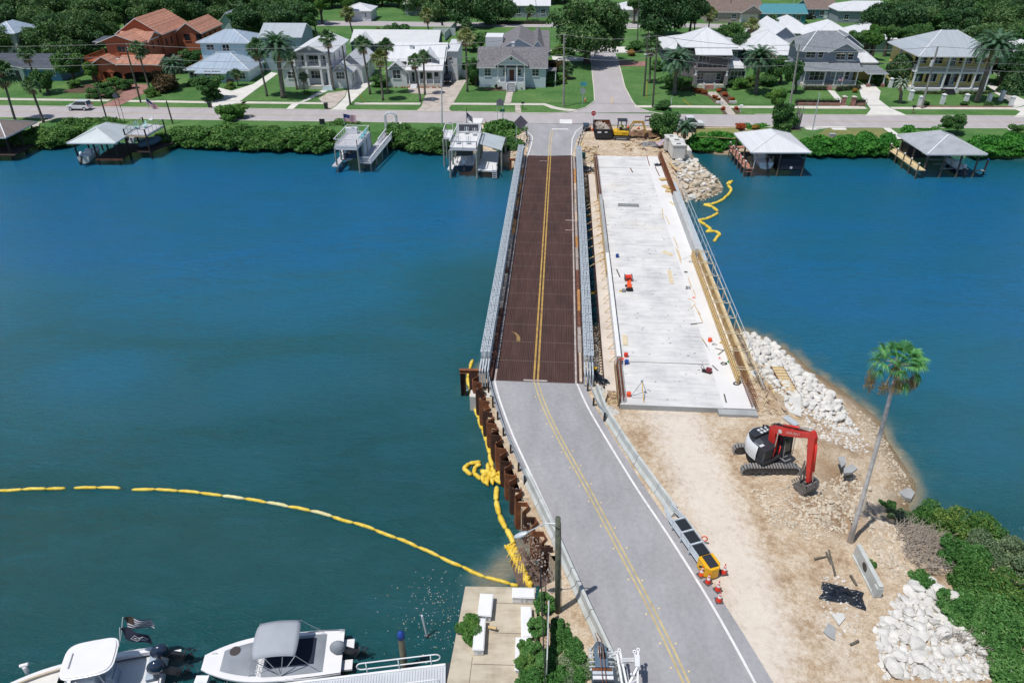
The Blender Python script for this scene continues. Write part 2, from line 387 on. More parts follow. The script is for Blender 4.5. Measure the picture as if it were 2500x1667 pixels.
for i in range(len(xs)-1):
 x0,x1=xs[i],xs[i+1];mid=(x0+x1)/2
 if-9<=mid<=42:
  ya,yb=122.3-.038*(x0-50),122.3-.038*(x1-50)
  b.add([(x0,ya,G),(x1,yb,G),(x1,900,G),(x0,900,G)],[(0,1,2,3)])
 else:
  ya,yb=farshore(x0),farshore(x1)
  b.add([(x0,ya,-.8),(x1,yb,-.8),(x1,yb+2.6,G-.25),(x0,ya+2.6,G-.25),(x1,yb+3.6,G),(x0,ya+3.6,G),(x1,900,G),(x0,900,G)],[(0,1,2,3),(3,2,4,5),(5,4,6,7)])
struct(b.build('lawn',GRASS))
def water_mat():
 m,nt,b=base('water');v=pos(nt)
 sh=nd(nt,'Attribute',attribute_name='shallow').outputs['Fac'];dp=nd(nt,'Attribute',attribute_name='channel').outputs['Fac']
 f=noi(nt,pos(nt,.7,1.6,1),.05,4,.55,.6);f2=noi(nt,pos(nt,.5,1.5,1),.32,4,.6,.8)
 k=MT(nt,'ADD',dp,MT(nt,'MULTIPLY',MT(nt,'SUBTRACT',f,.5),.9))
 c=ramp(nt,k,[(.12,(.003,.066,.075)),(.45,(.007,.094,.128)),(.72,(.007,.118,.205)),(.98,(.006,.118,.262))])  # near teal to far blue: lens and polarisation gradient painted into the base colour
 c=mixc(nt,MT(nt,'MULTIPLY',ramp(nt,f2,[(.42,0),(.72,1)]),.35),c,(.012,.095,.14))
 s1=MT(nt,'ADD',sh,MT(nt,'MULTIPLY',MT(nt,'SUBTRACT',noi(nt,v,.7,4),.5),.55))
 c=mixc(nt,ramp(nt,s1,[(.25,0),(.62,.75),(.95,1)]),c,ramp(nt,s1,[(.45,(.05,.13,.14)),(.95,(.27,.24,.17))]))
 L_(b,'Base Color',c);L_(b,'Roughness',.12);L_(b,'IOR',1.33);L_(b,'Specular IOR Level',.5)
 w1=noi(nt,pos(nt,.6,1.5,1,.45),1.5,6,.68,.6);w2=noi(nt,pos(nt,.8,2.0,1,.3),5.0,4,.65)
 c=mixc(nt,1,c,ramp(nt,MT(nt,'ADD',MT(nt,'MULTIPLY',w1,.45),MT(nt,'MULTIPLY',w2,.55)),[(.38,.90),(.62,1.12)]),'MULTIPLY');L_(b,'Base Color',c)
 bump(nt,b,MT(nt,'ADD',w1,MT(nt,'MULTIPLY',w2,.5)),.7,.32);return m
PX=np.array
def npd(X,Y,P):
 m=np.full(X.shape,1e9)
 for(ax,ay),(bx_,by)in zip(P,P[1:]):
  dx,dy=bx_-ax,by-ay;t=np.clip(((X-ax)*dx+(Y-ay)*dy)/(dx*dx+dy*dy),0,1)
  m=np.minimum(m,np.hypot(X-ax-dx*t,Y-ay-dy*t))
 return m
X,Y=np.meshgrid(np.arange(-140,121,1.),np.arange(8,126,1.))
dn=npd(X,Y,NS+[]);df=npd(X,Y,[(-200,farshore(-200))]+FSL[:]+[(200,farshore(200))])
shal=np.maximum(np.exp(-(dn/1.15)**1.2)*1.02,np.exp(-df/1.3)*.55)
mud=npd(X,Y,[(-1.8,29.5),(.3,31.5),(1.2,33)]);shal=np.maximum(shal,np.exp(-(mud/1.7)**2)*.85)
shal=np.maximum(shal,np.where((X>20),np.exp(-(np.maximum(0,dn-1)/4.5)),0)*.36)
wl=npd(X,Y,[(-3.4,49),(-1.8,42),(.5,34.3)]);shal=np.maximum(shal,np.exp(-wl/2.5)*.33)
ch=np.clip((Y-33)/50,0,1)**.8  # rises with distance, drives the painted bluing of the far water
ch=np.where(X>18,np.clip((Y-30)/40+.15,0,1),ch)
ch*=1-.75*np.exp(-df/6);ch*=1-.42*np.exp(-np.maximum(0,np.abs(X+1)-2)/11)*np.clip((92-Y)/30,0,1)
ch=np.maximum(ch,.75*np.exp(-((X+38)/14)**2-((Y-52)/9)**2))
ny,nx=X.shape
b=MB();b.v=[(x,y,0)for x,y in zip(X.ravel(),Y.ravel())]
b.f=[(j*nx+i,j*nx+i+1,(j+1)*nx+i+1,(j+1)*nx+i)for j in range(ny-1)for i in range(nx-1)];b.m=[0]*len(b.f)
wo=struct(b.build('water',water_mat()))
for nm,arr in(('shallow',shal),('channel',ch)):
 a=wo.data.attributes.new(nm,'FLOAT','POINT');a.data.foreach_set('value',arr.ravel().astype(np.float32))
b=MB()
for q in((-900,-140,-100,260),(120,900,-100,260),(-140,120,-100,8)):b.bx(q[0],q[1],q[2],q[3],-.02,-.004)
o=struct(b.build('water',mat('open_water',(.006,.075,.11),.12)))
def asphalt(name,col,dust,dk=.8):
 m,nt,b=base(name);v=pos(nt)
 f=noi(nt,pos(nt,1,.35,1,-.2),.5,5,.62);f2=noi(nt,v,3.2,5,.7);f3=noi(nt,v,26,2)
 c=ramp(nt,MT(nt,'ADD',MT(nt,'MULTIPLY',f,.6),MT(nt,'MULTIPLY',f2,.4)),[(.36,tuple(x*dk for x in col)),(.54,col),(.62,tuple(x*1.10 for x in col)),(.70,dust)])
 c=mixc(nt,1,c,ramp(nt,f3,[(.3,.86),(.7,1.06)]),'MULTIPLY')
 cr=nd(nt,'TexVoronoi',{'Vector':nd(nt,'Mapping',{'Vector':v,'Scale':(.5,.22,1)}).outputs[0],'Scale':1.0,'Randomness':1},feature='DISTANCE_TO_EDGE').outputs['Distance']
 cl=MT(nt,'MULTIPLY',MT(nt,'LESS_THAN',MT(nt,'ADD',cr,MT(nt,'MULTIPLY',f2,.02)),.012),.16)
 c=mixc(nt,cl,c,tuple(x*.55 for x in col))
 L_(b,'Base Color',c);L_(b,'Roughness',.9);L_(b,'Specular IOR Level',.2);bump(nt,b,f3,.25,.02);return m
ASPH=asphalt('asphalt',(.355,.348,.362),(.53,.50,.485))
ASPS=asphalt('street_asphalt',(.43,.40,.405),(.52,.48,.47),.9)
PAVE=mat('sidewalk_concrete',(.60,.57,.50),.9,var=.12,vs=.6)
DRIVE=mat('driveway_concrete',(.66,.64,.60),.9,var=.1,vs=.5)
def brick(name,a,c2,mo,sc_=2.5):
 m,nt,b=base(name);v=pos(nt)
 t=nd(nt,'TexBrick',{'Vector':v,'Scale':sc_,'Color1':(*a,1),'Color2':(*c2,1),'Mortar':(*mo,1),'Mortar Size':.03}).outputs['Color']
 c=mixc(nt,1,t,ramp(nt,noi(nt,v,.8,5),[(.3,.75),(.7,1.15)]),'MULTIPLY')
 L_(b,'Base Color',c);L_(b,'Roughness',.9);return m
BRICKP=brick('brick_paving',(.30,.13,.11),(.38,.19,.16),(.25,.17,.14))
PAVER=brick('tan_pavers',(.48,.42,.37),(.58,.51,.45),(.38,.33,.3))
LINEW=mat('white_road_paint',(.74,.73,.72),.7,var=.14,vs=2.5)
LINEY=mat('yellow_road_paint',(.53,.43,.22),.7,var=.2,vs=2.0)
cl_,cr_,cy_=chaikin(LL,2),chaikin(RL,2),chaikin(YL,2)
N_=len(cl_)
def at_y(P,y):return interp(P,y)
ys=[48.5-i*.75 for i in range(56)]
b=MB()
for a,c in zip(ys,ys[1:]):
 wa,wc=(.62+max(0,30-a)*.04),(.62+max(0,30-c)*.04)
 b.add([(at_y(cl_,a)-.55,a,G+.03),(at_y(cl_,c)-.55,c,G+.03),(at_y(cr_,c)+wc,c,G+.03),(at_y(cr_,a)+wa,a,G+.03)],[(0,1,2,3)])
struct(b.build('road',ASPH))
b=MB();b.strip(cl_,.15,G+.036);b.strip(cr_,.15,G+.036);struct(b.build('road_edge_line',LINEW))
b=MB();b.strip([(x-.15,y)for x,y in cy_],.12,G+.036);b.strip([(x+.15,y)for x,y in cy_],.12,G+.036);struct(b.build('road_centre_line',LINEY))
def st(c,pts,z,w=None):return[tuple(q[:2])for q in pl(c,pts,z)]
def sl_(x,y0=133.0):return y0-.038*x
ZR=G+.02
def farkerb(x):return interp([(136.8,-110),(136.28,-96),(132.3,-10),(130.4,41),(129.1,91),(128.2,120)],x)if False else np.interp(x,[-140,-96,-11,41,91,140],[138,136.28,132.4,130.4,129.18,128])
def nearkerb(x):return np.interp(x,[-140,-91.7,-31.1,48,87.5,140],[130.6,128.78,125.98,122.36,121.84,121])
b=MB();xs=list(range(-150,151,6))
for a,c in zip(xs,xs[1:]):b.add([(a,nearkerb(a),ZR),(c,nearkerb(c),ZR),(c,farkerb(c),ZR),(a,farkerb(a),ZR)],[(0,1,2,3)])
struct(b.build('street',ASPS))
appr=st('F',[(730,478),(745,380),(752,300),(700,215),(600,165)],G)+[(-3,nearkerb(-3)+.5),(20,nearkerb(20)+.5)]+st('C',[(1470,1130),(1400,1190),(1340,1270),(1320,1330),(1290,1420)],G)
b=MB();b.sheet(appr,G+.028)
struct(b.build('road',ASPH))
side=[(1270,1025),(1420,985),(1500,925),(1480,700),(1455,430),(1440,350),(1400,225),(1560,225),(1640,380),(1730,640),(1790,860),(1870,965),(1990,1020)]
b=MB();sp=st('C',side,G);c0=st('C',[(1600,700)],G)[0];c1=st('C',[(1640,1000)],G)[0]
def zip_strip(L,Rr,z,m,name):
 b=MB()
 for i in range(len(L)-1):b.add([(*L[i],z),(*Rr[i],z),(*Rr[i+1],z),(*L[i+1],z)],[(0,1,2,3)])
 return struct(b.build(name,m))
Ls=st('C',[(1250,1032),(1420,985),(1500,925),(1492,800),(1480,700),(1455,430),(1448,330),(1440,225)],G)
Rs=st('C',[(2010,1028),(1920,1000),(1850,940),(1775,800),(1735,640),(1662,400),(1635,310),(1600,225)],G)
zip_strip(Ls,Rs,ZR+.006,ASPS,'street')
Lb=st('S',[(560,52),(900,52),(1060,55),(1500,57),(1700,58),(1900,62)],G);Rb=st('S',[(560,64),(900,64),(1060,66),(1500,68),(1700,68),(1900,74)],G)
zip_strip(Rb,Lb,ZR+.002,ASPS,'street')
b=MB();ks=[x for x in range(-150,-8,5)]+[-11]
b.strip([(x,farkerb(x)+.1)for x in ks],.22,G,.13);b.strip([(x,farkerb(x)+.1)for x in range(44,151,5)],.22,G,.13)
b.strip([(x,nearkerb(x)-.1)for x in list(range(-150,-9,5))+[-9]],.2,G,.10);b.strip([(x,nearkerb(x)-.1)for x in range(33,151,5)],.2,G,.10)
b.strip(st('C',[(200,1020),(700,1030),(1000,1040),(1250,1028),(1420,985),(1500,925),(1492,800),(1480,700),(1465,520)],G),.2,G,.12)
b.strip(st('C',[(2240,1050),(2100,1040),(1990,1020),(1900,990),(1850,940),(1775,800),(1735,640),(1700,520)],G),.22,G,.12)
struct(b.build('kerb',PAVE))
b=MB()
for s0,s1 in((-150,-14),(52,150)):
 for dy in(-.13,.13):b.strip([(x,(nearkerb(x)+farkerb(x))/2+dy)for x in range(s0,s1,6)],.1,ZR+.012)
b.strip(st('C',[(1648,880),(1655,950)],G),.14,ZR+.012);b.strip(st('C',[(1660,880),(1667,950)],G),.14,ZR+.012)
fy=st('F',[(970,235),(960,300),(950,400),(948,475)],G)
b.strip([(x-.16,y)for x,y in fy],.12,G+.034);b.strip([(x+.16,y)for x,y in fy],.12,G+.034)
struct(b.build('road_centre_line',mat('faded_line',(.55,.44,.25),.8,var=.2)))
b=MB()
b.strip(st('F',[(738,478),(768,385),(786,310),(775,280),(740,250)],G),.16,G+.034)
b.strip(st('C',[(1288,1420),(1295,1270),(1330,1200),(1395,1150)],G),.16,G+.034)
b.strip(st('C',[(1110,1180),(1260,1180)],G),.5,G+.034)
for q in([(405,1125),(430,1080)],[(1238,1130),(1238,1092)]):b.strip(st('C',q,G),2.2,G+.034)
struct(b.build('road_marking',LINEW))
def ribbon(c,pts,w,z,m,name):
 b=MB();b.strip(st(c,pts,G),w,z);return struct(b.build(name,m))
ribbon('A',[(-300,900),(0,904),(500,912),(1000,918)],1.5,G+.03,PAVE,'sidewalk');ribbon('A',[(1120,922),(1600,930),(2000,937),(2240,938)],1.5,G+.03,PAVE,'sidewalk')
ribbon('B',[(150,937),(600,941),(940,944)],1.5,G+.03,PAVE,'sidewalk');ribbon('B',[(1180,946),(1780,948)],1.5,G+.03,PAVE,'sidewalk')
ribbon('C',[(200,948),(1040,953),(1130,985),(1230,1003),(1340,1010)],1.5,G+.03,PAVE,'sidewalk')
ribbon('D',[(0,1022),(300,1022),(960,1026),(1500,1028),(2156,1030)],1.6,G+.03,PAVE,'sidewalk')
ribbon('E',[(0,897),(560,900)],1.6,G+.031,PAVE,'sidewalk');ribbon('E',[(770,902),(1790,905)],1.6,G+.03,PAVE,'sidewalk')
ribbon('C',[(1070,465),(1400,470),(1480,470)],1.6,G+.03,PAVE,'sidewalk');ribbon('C',[(1700,262),(1900,262)],1.6,G+.03,PAVE,'sidewalk')
def yard(name,m,c,pts,z=G+.036):
 b=MB();b.sheet(pl(c,pts,z));return struct(b.build(name,m))
yard('driveway',BRICKP,'A',[(890,978),(1060,978),(1340,840),(1345,770),(1200,765),(1060,900)])
yard('driveway',DRIVE,'B',[(-140,988),(-60,988),(120,935),(480,670),(420,660),(250,770),(60,830),(-60,800),(-110,900)])
yard('footpath',DRIVE,'B',[(550,1000),(612,1000),(670,950),(800,895),(960,815),(900,810),(700,922),(600,952)])
yard('driveway',PAVER,'B',[(850,900),(930,850),(1105,825),(1090,880),(1010,962),(940,1006),(905,955)],G+.032)
yard('driveway',DRIVE,'B',[(950,1008),(1112,1010),(1098,985),(1350,745),(1300,590),(1215,590),(1190,730),(1110,830),(1095,885),(1015,965)])
yard('driveway',PAVER,'B',[(1735,1018),(2055,1022),(2040,985),(2085,930),(2200,730),(1990,725),(1950,800),(1660,790),(1680,850),(1830,860),(1800,930),(1790,970)])
yard('footpath',PAVER,'C',[(675,948),(735,948),(765,805),(705,805)]);yard('footpath',PAVER,'C',[(778,1034),(832,1034),(822,962),(775,962)])
yard('driveway',DRIVE,'C',[(1110,515),(1460,530),(1470,560),(1300,560),(1120,560)]);yard('driveway',DRIVE,'C',[(1668,428),(1845,428),(1850,482),(1690,488)])
yard('driveway',BRICKP,'C',[(1712,560),(1960,560),(1962,606),(1728,604)])
yard('footpath',PAVER,'D',[(890,1098),(965,1098),(880,985),(775,880),(668,880),(800,968)])
yard('footpath',DRIVE,'E',[(240,752),(300,758),(410,888),(355,888)])
yard('driveway',DRIVE,'E',[(490,700),(625,702),(682,760),(668,830),(760,900),(915,966),(555,966),(600,910),(520,805)])
yard('driveway',DRIVE,'E',[(1785,905),(1900,870),(1900,840),(1700,750),(1600,690),(1560,700),(1640,780),(1765,850)]);yard('driveway',DRIVE,'E',[(1790,975),(1845,930),(1785,905),(1990,860),(2000,980)])
yard('footpath',DRIVE,'E',[(700,1066),(762,1066),(885,1158),(820,1158)]);yard('footpath',DRIVE,'E',[(1728,1068),(1780,1068),(1860,1130),(1830,1135)])
yard('footpath',PAVER,'A',[(270,1162),(350,1165),(360,1125),(510,1080),(470,1075),(300,1130)]);yard('footpath',DRIVE,'B',[(1555,1115),(1610,1118),(1570,1190),(1530,1190)])
yard('driveway',DRIVE,'D',[(1610,1215),(1760,1212),(1850,1210),(2010,1212),(2030,1245),(1900,1245),(1870,1225),(1770,1235),(1720,1250),(1640,1240)],G+.03)
yard('lawn',DRYG,'D',[(588,1225),(980,1225),(1000,1262),(1090,1240),(1300,1225),(1300,1290),(1000,1290),(960,1330),(590,1310)],G+.012)
yard('lawn',DRYG,'E',[(230,1072),(690,1070),(830,1155),(500,1150),(100,1150)],G+.012)
MULCH=mat('garden_mulch',(.12,.075,.05),.95,var=.35,vs=2.5,bmp=.5)
for c,pts in(('A',[(830,890),(1000,905),(1230,800),(1180,740),(800,770),(570,830),(620,850),(800,850)]),('C',[(440,800),(700,812),(700,830),(560,828)]),('C',[(770,812),(980,800),(1300,720),(1280,700),(880,770)]),
     ('D',[(540,880),(660,860),(770,960),(840,1000),(780,1000),(700,925)]),('D',[(780,860),(880,880),(970,985),(900,1000),(840,950)]),('D',[(810,1040),(860,1035),(890,1090),(850,1095)]),('D',[(930,1040),(1000,1035),(1010,1085),(965,1090)]),('D',[(1440,1245),(1600,1250),(1560,1215),(1430,1210)])):
 yard('planting_bed',MULCH,c,pts,G+.022)
# ================================================================ TEMPORARY STEEL BRIDGE
def grate_mat():
 m,nt,b=base('rusty_grating');v=pos(nt,obj=True)
 s=nd(nt,'SeparateXYZ',{0:v})
 def stripe(ax,per,w):return MT(nt,'LESS_THAN',MT(nt,'FRACT',MT(nt,'DIVIDE',s.outputs[ax],per)),w)
 f=noi(nt,pos(nt,1,.25,1,obj=True),.7,5);f2=noi(nt,pos(nt,6,.25,1,obj=True),1.2,3,.6)
 c=ramp(nt,f,[(.3,(.034,.017,.015)),(.7,(.072,.034,.027))])
 bars=MT(nt,'MULTIPLY',stripe('X',.16,.36),stripe('Y',.13,.6))
 c=mixc(nt,MT(nt,'MULTIPLY',bars,.7),c,(.13,.078,.066))
 c=mixc(nt,MT(nt,'MULTIPLY',ramp(nt,f2,[(.5,0),(.75,1)]),.25),c,(.17,.12,.11))
 c=mixc(nt,MT(nt,'MULTIPLY',stripe('Y',3.05,.02),.6),c,(.18,.15,.14))
 c=mixc(nt,MT(nt,'MULTIPLY',stripe('X',1.7,.02),.4),c,(.02,.012,.012))
 L_(b,'Base Color',c);L_(b,'Roughness',.8);L_(b,'Specular IOR Level',.3);bump(nt,b,bars,.5,.03);return m
def worn(name,col,under,thr=.5):
 m,nt,b=base(name);v=pos(nt,obj=True);s=nd(nt,'SeparateXYZ',{0:v})
 st_=MT(nt,'LESS_THAN',MT(nt,'FRACT',MT(nt,'DIVIDE',s.outputs['Y'],.13)),.62)
 f=ramp(nt,noi(nt,v,1.6,5),[(thr-.12,1),(thr+.2,.45)])
 L_(b,'Base Color',mixc(nt,MT(nt,'MULTIPLY',f,MT(nt,'ADD',MT(nt,'MULTIPLY',st_,.5),.5)),under,col));L_(b,'Roughness',.8);return m
BL=59.0
br=thing('temporary_bridge','long steel truss bridge with brown grating deck carrying the open road over the channel','bridge',(-1.45,48.4,G+.02),-BA)
MB().bx(-.62,7.45,0,BL,-.3,.03).build('deck',grate_mat(),br)
b=MB()
for k in range(21):b.bx(-1.5,8.45,k*2.95-.12,k*2.95+.12,-.75,-.35)
for x in(0,1.7,3.4,5.1,6.8):b.bx(x-.1,x+.1,0,BL,-.62,-.305)
b.build('floor_beam',DARK,br)
GY=worn('worn_yellow_line',(.58,.36,.08),(.10,.06,.04));GW=worn('worn_white_line',(.55,.50,.48),(.12,.08,.07),.48)
xm=lambda y:3.42
b=MB();b.bx(3.2,3.36,0,BL,.031,.036);b.bx(3.52,3.68,0,BL,.031,.036);b.build('yellow_line',GY,br)
b=MB();b.bx(-.06,.1,0,BL,.031,.036);b.bx(6.72,6.88,0,BL,.031,.036);b.build('white_line',GW,br)
for q in((5.9,7.1,34.2,34.36),(5.9,6.8,31.2,31.33),(2.0,3.1,56.5,56.62),(2.4,4.4,.1,.3)):MB().bx(*q,.038,.042).build('white_dash',GW,br)
def crescent(b,x,y,rx,ry,flip):
 n=12;o=[(x+rx*math.cos(a),y+ry*math.sin(a))for a in[-.2+1.5*i/n for i in range(n+1)]]
 i_=[(x-.35+rx*math.cos(a),y+.12+ry*math.sin(a))for a in[-.2+1.5*i/n for i in range(n+1)]]
 for j in range(n):b.sheet([o[j],o[j+1],i_[j+1],i_[j]],.039)
b=MB();crescent(b,.9,6.4,.9,1.4,0);b.build('worn_marking',worn('worn_mark',(.40,.26,.08),(.08,.05,.04),.42),br)
KT=[mat('brown_timber',(.17,.07,.045),.85,var=.4,vs=2),mat('pale_timber',(.52,.42,.33),.85,var=.2,vs=2),mat('grey_timber',(.36,.31,.28),.85,var=.25,vs=2),mat('orange_timber',(.45,.22,.08),.85,var=.25,vs=2)]
for sx in(-.46,7.06):
 y=.1
 while y<BL-1:
  ln=R.choice([1.4,2.9,3.0,4.4]);ln=min(ln,BL-y-.2)
  MB().bx(sx+RU(-.04,.04),sx+.26+RU(-.03,.05),y,y+ln-.06,.031,.19+RU(0,.05)).build('timber_kerb',R.choice(KT),br);y+=ln
def panel(end=False):
 b=MB();Lp=2.95;H0,H1=-.35,2.05
 for x in(-.3,0,.3):
  for dx in(-.08,.08):
   b.bx(x+dx-.03,x+dx+.03,0,Lp,H1-.1,H1);b.bx(x+dx-.03,x+dx+.03,0,Lp,H0,H0+.1)
  for k in range(6):b.bx(x-.105,x+.105,k*Lp/6,k*Lp/6+.16,H1-.08,H1+.004)
  for y in(.05,Lp/2,Lp-.05):b.bx(x-.04,x+.04,y-.045,y+.045,H0+.1,H1-.1)
  for a,c in(((0,H0+.1),(Lp/4,.85)),((Lp/4,.85),(Lp/2,H1-.1)),((Lp/2,H1-.1),(3*Lp/4,.85)),((3*Lp/4,.85),(Lp,H0+.1)),((0,H1-.1),(Lp/4,.85)),((Lp/4,.85),(Lp/2,H0+.1)),((Lp/2,H0+.1),(3*Lp/4,.85)),((3*Lp/4,.85),(Lp,H1-.1))):
   b.bar((x,a[0],a[1]),(x,c[0],c[1]),.06)
 b.bar((-.33,.25,H1+.03),(.33,.9,H1+.03),.05);b.bar((.33,.25,H1+.03),(-.33,.9,H1+.03),.05)
 b.bx(-.4,.4,.16,.22,H1+.006,H1+.05);b.bx(-.42,.42,.92,.98,H1+.006,H1+.05);b.bx(-.42,.42,2.5,2.56,H1+.006,H1+.05)
 return b
TPM=panel().build('truss_panel',STEEL,br)
TPM.location=(-.88,1.3,0)
NPAN=19
for sx in(-.88,7.8):
 for k in range(NPAN):
  if sx==-.88 and k==0:continue
  o=TPM.copy();sc.collection.objects.link(o);o.parent=br;o.location=(sx,1.3+k*2.98,0)
for sx in(-.88,7.8):
 for y0,y1 in((1.25,-.3),(1.3+NPAN*2.98,BL+.7)):
  b=MB()
  for dx in(-.33,-.11,.11,.33):b.bar((sx+dx,y0,1.3),(sx+dx,y1,1.15),.1,.16);b.bar((sx+dx,y1,1.2),(sx+dx,y1,-.4),.12)
  b.build('end_post',STEEL,br)
b=MB();b.bx(-2,9.2,-1.3,-.35,-2.6,-.8);b.build('abutment',CONC,br)
# ================================================================ NEW CONCRETE BRIDGE
def deckconc():
 m,nt,b=base('new_deck_concrete');v=pos(nt,obj=True)
 f=noi(nt,pos(nt,.35,2.4,1,obj=True),.8,6,.7);f2=noi(nt,v,.35,5,.6);f3=noi(nt,pos(nt,.4,5,1,obj=True),3,4)
 c=ramp(nt,MT(nt,'ADD',MT(nt,'MULTIPLY',f,.5),MT(nt,'MULTIPLY',f2,.5)),[(.34,(.40,.40,.415)),(.48,(.59,.585,.58)),(.60,(.70,.69,.675))])
 c=mixc(nt,MT(nt,'MULTIPLY',ramp(nt,f3,[(.55,0),(.8,1)]),.28),c,(.40,.40,.42))
 c=mixc(nt,MT(nt,'MULTIPLY',ramp(nt,noi(nt,v,.16,3),[(.55,0),(.7,1)]),.3),c,(.66,.58,.48))
 L_(b,'Base Color',c);L_(b,'Roughness',.9);L_(b,'Specular IOR Level',.2);return m
DCK=deckconc();EDGE=mat('grey_cast_concrete',(.36,.37,.37),.9,var=.15,vs=.8)
nb=thing('unfinished_bridge','pale concrete bridge deck under construction beside the steel truss bridge','bridge',(8.95,44.8,G+.3),-.0633)
NBL=61.7
def nbR(y):return 10.2-.0112*y
b=MB();b.add([(-.35,0,-.5),(10.25,0,-.5),(nbR(NBL)+.05,NBL,-.5),(-.35,NBL,-.5),(-.35,0,0),(10.25,0,0),(nbR(NBL)+.05,NBL,0),(-.35,NBL,0)],
      [(4,5,6,7),(1,2,6,5),(3,0,4,7),(0,3,2,1)]);b.add([(-.35,0,-.5),(10.25,0,-.5),(10.25,0,0),(-.35,0,0)],[(0,1,2,3)],1);b.add([(-.35,NBL,-.5),(9.6,NBL,-.5),(9.6,NBL,0),(-.35,NBL,0)],[(3,2,1,0)],1)
b.build('deck',[DCK,EDGE],nb)
b=MB();b.add([(7.75,0,0),(10.2,0,0),(nbR(NBL),NBL,0),(7.4,NBL,0),(7.75,0,.05),(10.2,0,.05),(nbR(NBL),NBL,.05),(7.4,NBL,.05)],[(4,5,6,7),(0,1,5,4),(3,0,4,7)]);b.build('sidewalk',mat('sidewalk_new_concrete',(.70,.69,.68),.9,var=.05,vs=.4),nb)
for q in(6.05,56.3):MB().bx(-.3,7.6,q,q+.07,.001,.008).build('joint',mat('joint_filler',(.09,.08,.075),.9),nb)
b=MB();b.bx(10.25,7.3,0,0,0,0);b=MB();b.bx(7.3,10.3,-.7,-.02,-.6,-.05);b.build('approach_kerb',EDGE,nb)
b=MB();b.bx(-1.45,-.36,2.0,54,-.55,-.18);b.build('side_ledge',mat('raw_concrete',(.60,.53,.46),.9,var=.12,vs=.6),nb)
b=MB();b.bx(-.34,.02,5.6,26,.004,.82);b.build('barrier',mat('fresh_white_concrete',(.72,.72,.71),.85,var=.05),nb)
b=MB();b.bx(-.34,.02,26.02,43.6,.004,.78);b.build('barrier',EDGE,nb)
b=MB();b.bx(.06,.1,24,43.6,.004,.5);b.bx(-.42,-.38,22,44,-.1,.7);b.bx(.12,.2,14,24,.01,.1)
for y in(6+RU(0,1)+k*1.6 for k in range(24)):b.bar((-.36,y,.5),(-.9,y,-.16),.05)
b.build('formwork',WOOD,nb)
def cage(b,x0,x1,y0,y1,h,n,lean=0,t=.028):
 k=int((y1-y0)/.3)
 for i in range(k+1):
  y=lerp(y0,y1,i/k);xa=lerp(x0,x1,i/k)
  b.bar((xa-.12,y,0),(xa-.12+lean,y,h),t);b.bar((xa+.14,y,0),(xa+.14+lean,y,h),t);b.bar((xa-.12+lean,y,h),(xa+.14+lean,y,h),t)
 for z in(.25,.5,.75,1.0):
  if z<=h:
   b.bar((x0-.12,y0,z),(x1-.12,y1,z),t);b.bar((x0+.14,y0,z),(x1+.14,y1,z),t)
for q in((.2,5.5,.9),(44,61,.8)):b=MB();cage(b,-.2,-.2,*q,0);b.build('rebar_cage',RUST,nb)
b=MB();cage(b,10.05,9.95,.1,7.6,1.0,0,.1);b.build('rebar_cage',RUST,nb)
b=MB();cage(b,nbR(45)-.15,nbR(61)-.15,44.8,61.3,1.1,0,.05,.034);b.bar((nbR(45)+.05,44.8,.5),(nbR(61)+.05,61.3,.5),.05,.9);b.build('rebar_cage',RUST,nb)
b=MB()
for(y0,y1)in((27.2,36),(36.02,44.7)):b.add([(nbR(y0)-.42,y0,.05),(nbR(y0),y0,.05),(nbR(y1),y1,.05),(nbR(y1)-.42,y1,.05),(nbR(y0)-.34,y0,1.0),(nbR(y0),y0,1.0),(nbR(y1),y1,1.0),(nbR(y1)-.34,y1,1.0)],[(4,5,6,7),(0,1,5,4),(1,2,6,5),(2,3,7,6),(3,0,4,7)])
b.build('parapet',mat('parapet_concrete',(.48,.49,.49),.9,var=.14,vs=1),nb)
for q in((0,5.5,.8),(44,61,.7)):MB().bar((-.5,q[0],.25),(-.5,q[1],.25),.05,q[2]).build('formwork',mat('old_plywood',(.38,.26,.15),.85,var=.35,vs=1.5),nb)
b=MB()
for dx,t in((-.62,.05),(.0,.05)):
 b.bar((nbR(3.2)+dx,3.2,.5),(nbR(27)+dx,27,.5),t,.95)
for k in range(60):
 y=3.3+k*.4
 b.bar((nbR(y)-.7,y,.05),(nbR(y)-.7,y,1.0),.05,.09)
for z in(.3,.62,.95):b.bar((nbR(3.2)-.78,3.2,z),(nbR(27)-.78,27,z),.07,.07)
for z in(.5,1.0):b.bar((nbR(3.2)+.08,3.2,z),(nbR(27)+.08,27,z),.07,.07)
b.build('formwork',WOOD,nb)
b=MB()
for k in range(9):
 y=4+k*2.8;b.bar((nbR(y)-.8,y,1.05),(nbR(y)+1.0,y,1.0),.07,.07);b.bar((nbR(y)-.8,y+.35,1.05),(nbR(y)+.6,y+.35,1.0),.06,.06)
 b.bar((nbR(y)+.95,y,1.1),(nbR(y)+.95,y,-.4),.07)
b.bar((nbR(3.2)+.95,3.2,.9),(nbR(27)+.95,27,.9),.07);b.bar((nbR(3.2)+.5,3.2,-.35),(nbR(27)+.5,27,-.35),1.0,.05)
b.build('walkway',WOODP,nb)
b=MB()
for k in range(16):b.bar((9.95-.3-.001*k,3.6+k*1.5,.4),(9.95-.3,4.9+k*1.5,.4),.05)
b.build('rebar',RUST,nb)
b=MB()
for k in range(20):
 y=3+k*2.6;b.bar((nbR(y)+1.25,y,-.4),(nbR(y)+1.25,y,1.05),.05)
for z in(.35,1.05):b.bar((nbR(3)+1.25,3,z),(nbR(52.4)+1.25,52.4,z),.05)
b.bar((nbR(27)+.7,27.2,-.42),(nbR(52)+.7,52,-.42),1.0,.05)
b.build('guard_rail',STEEL,nb)
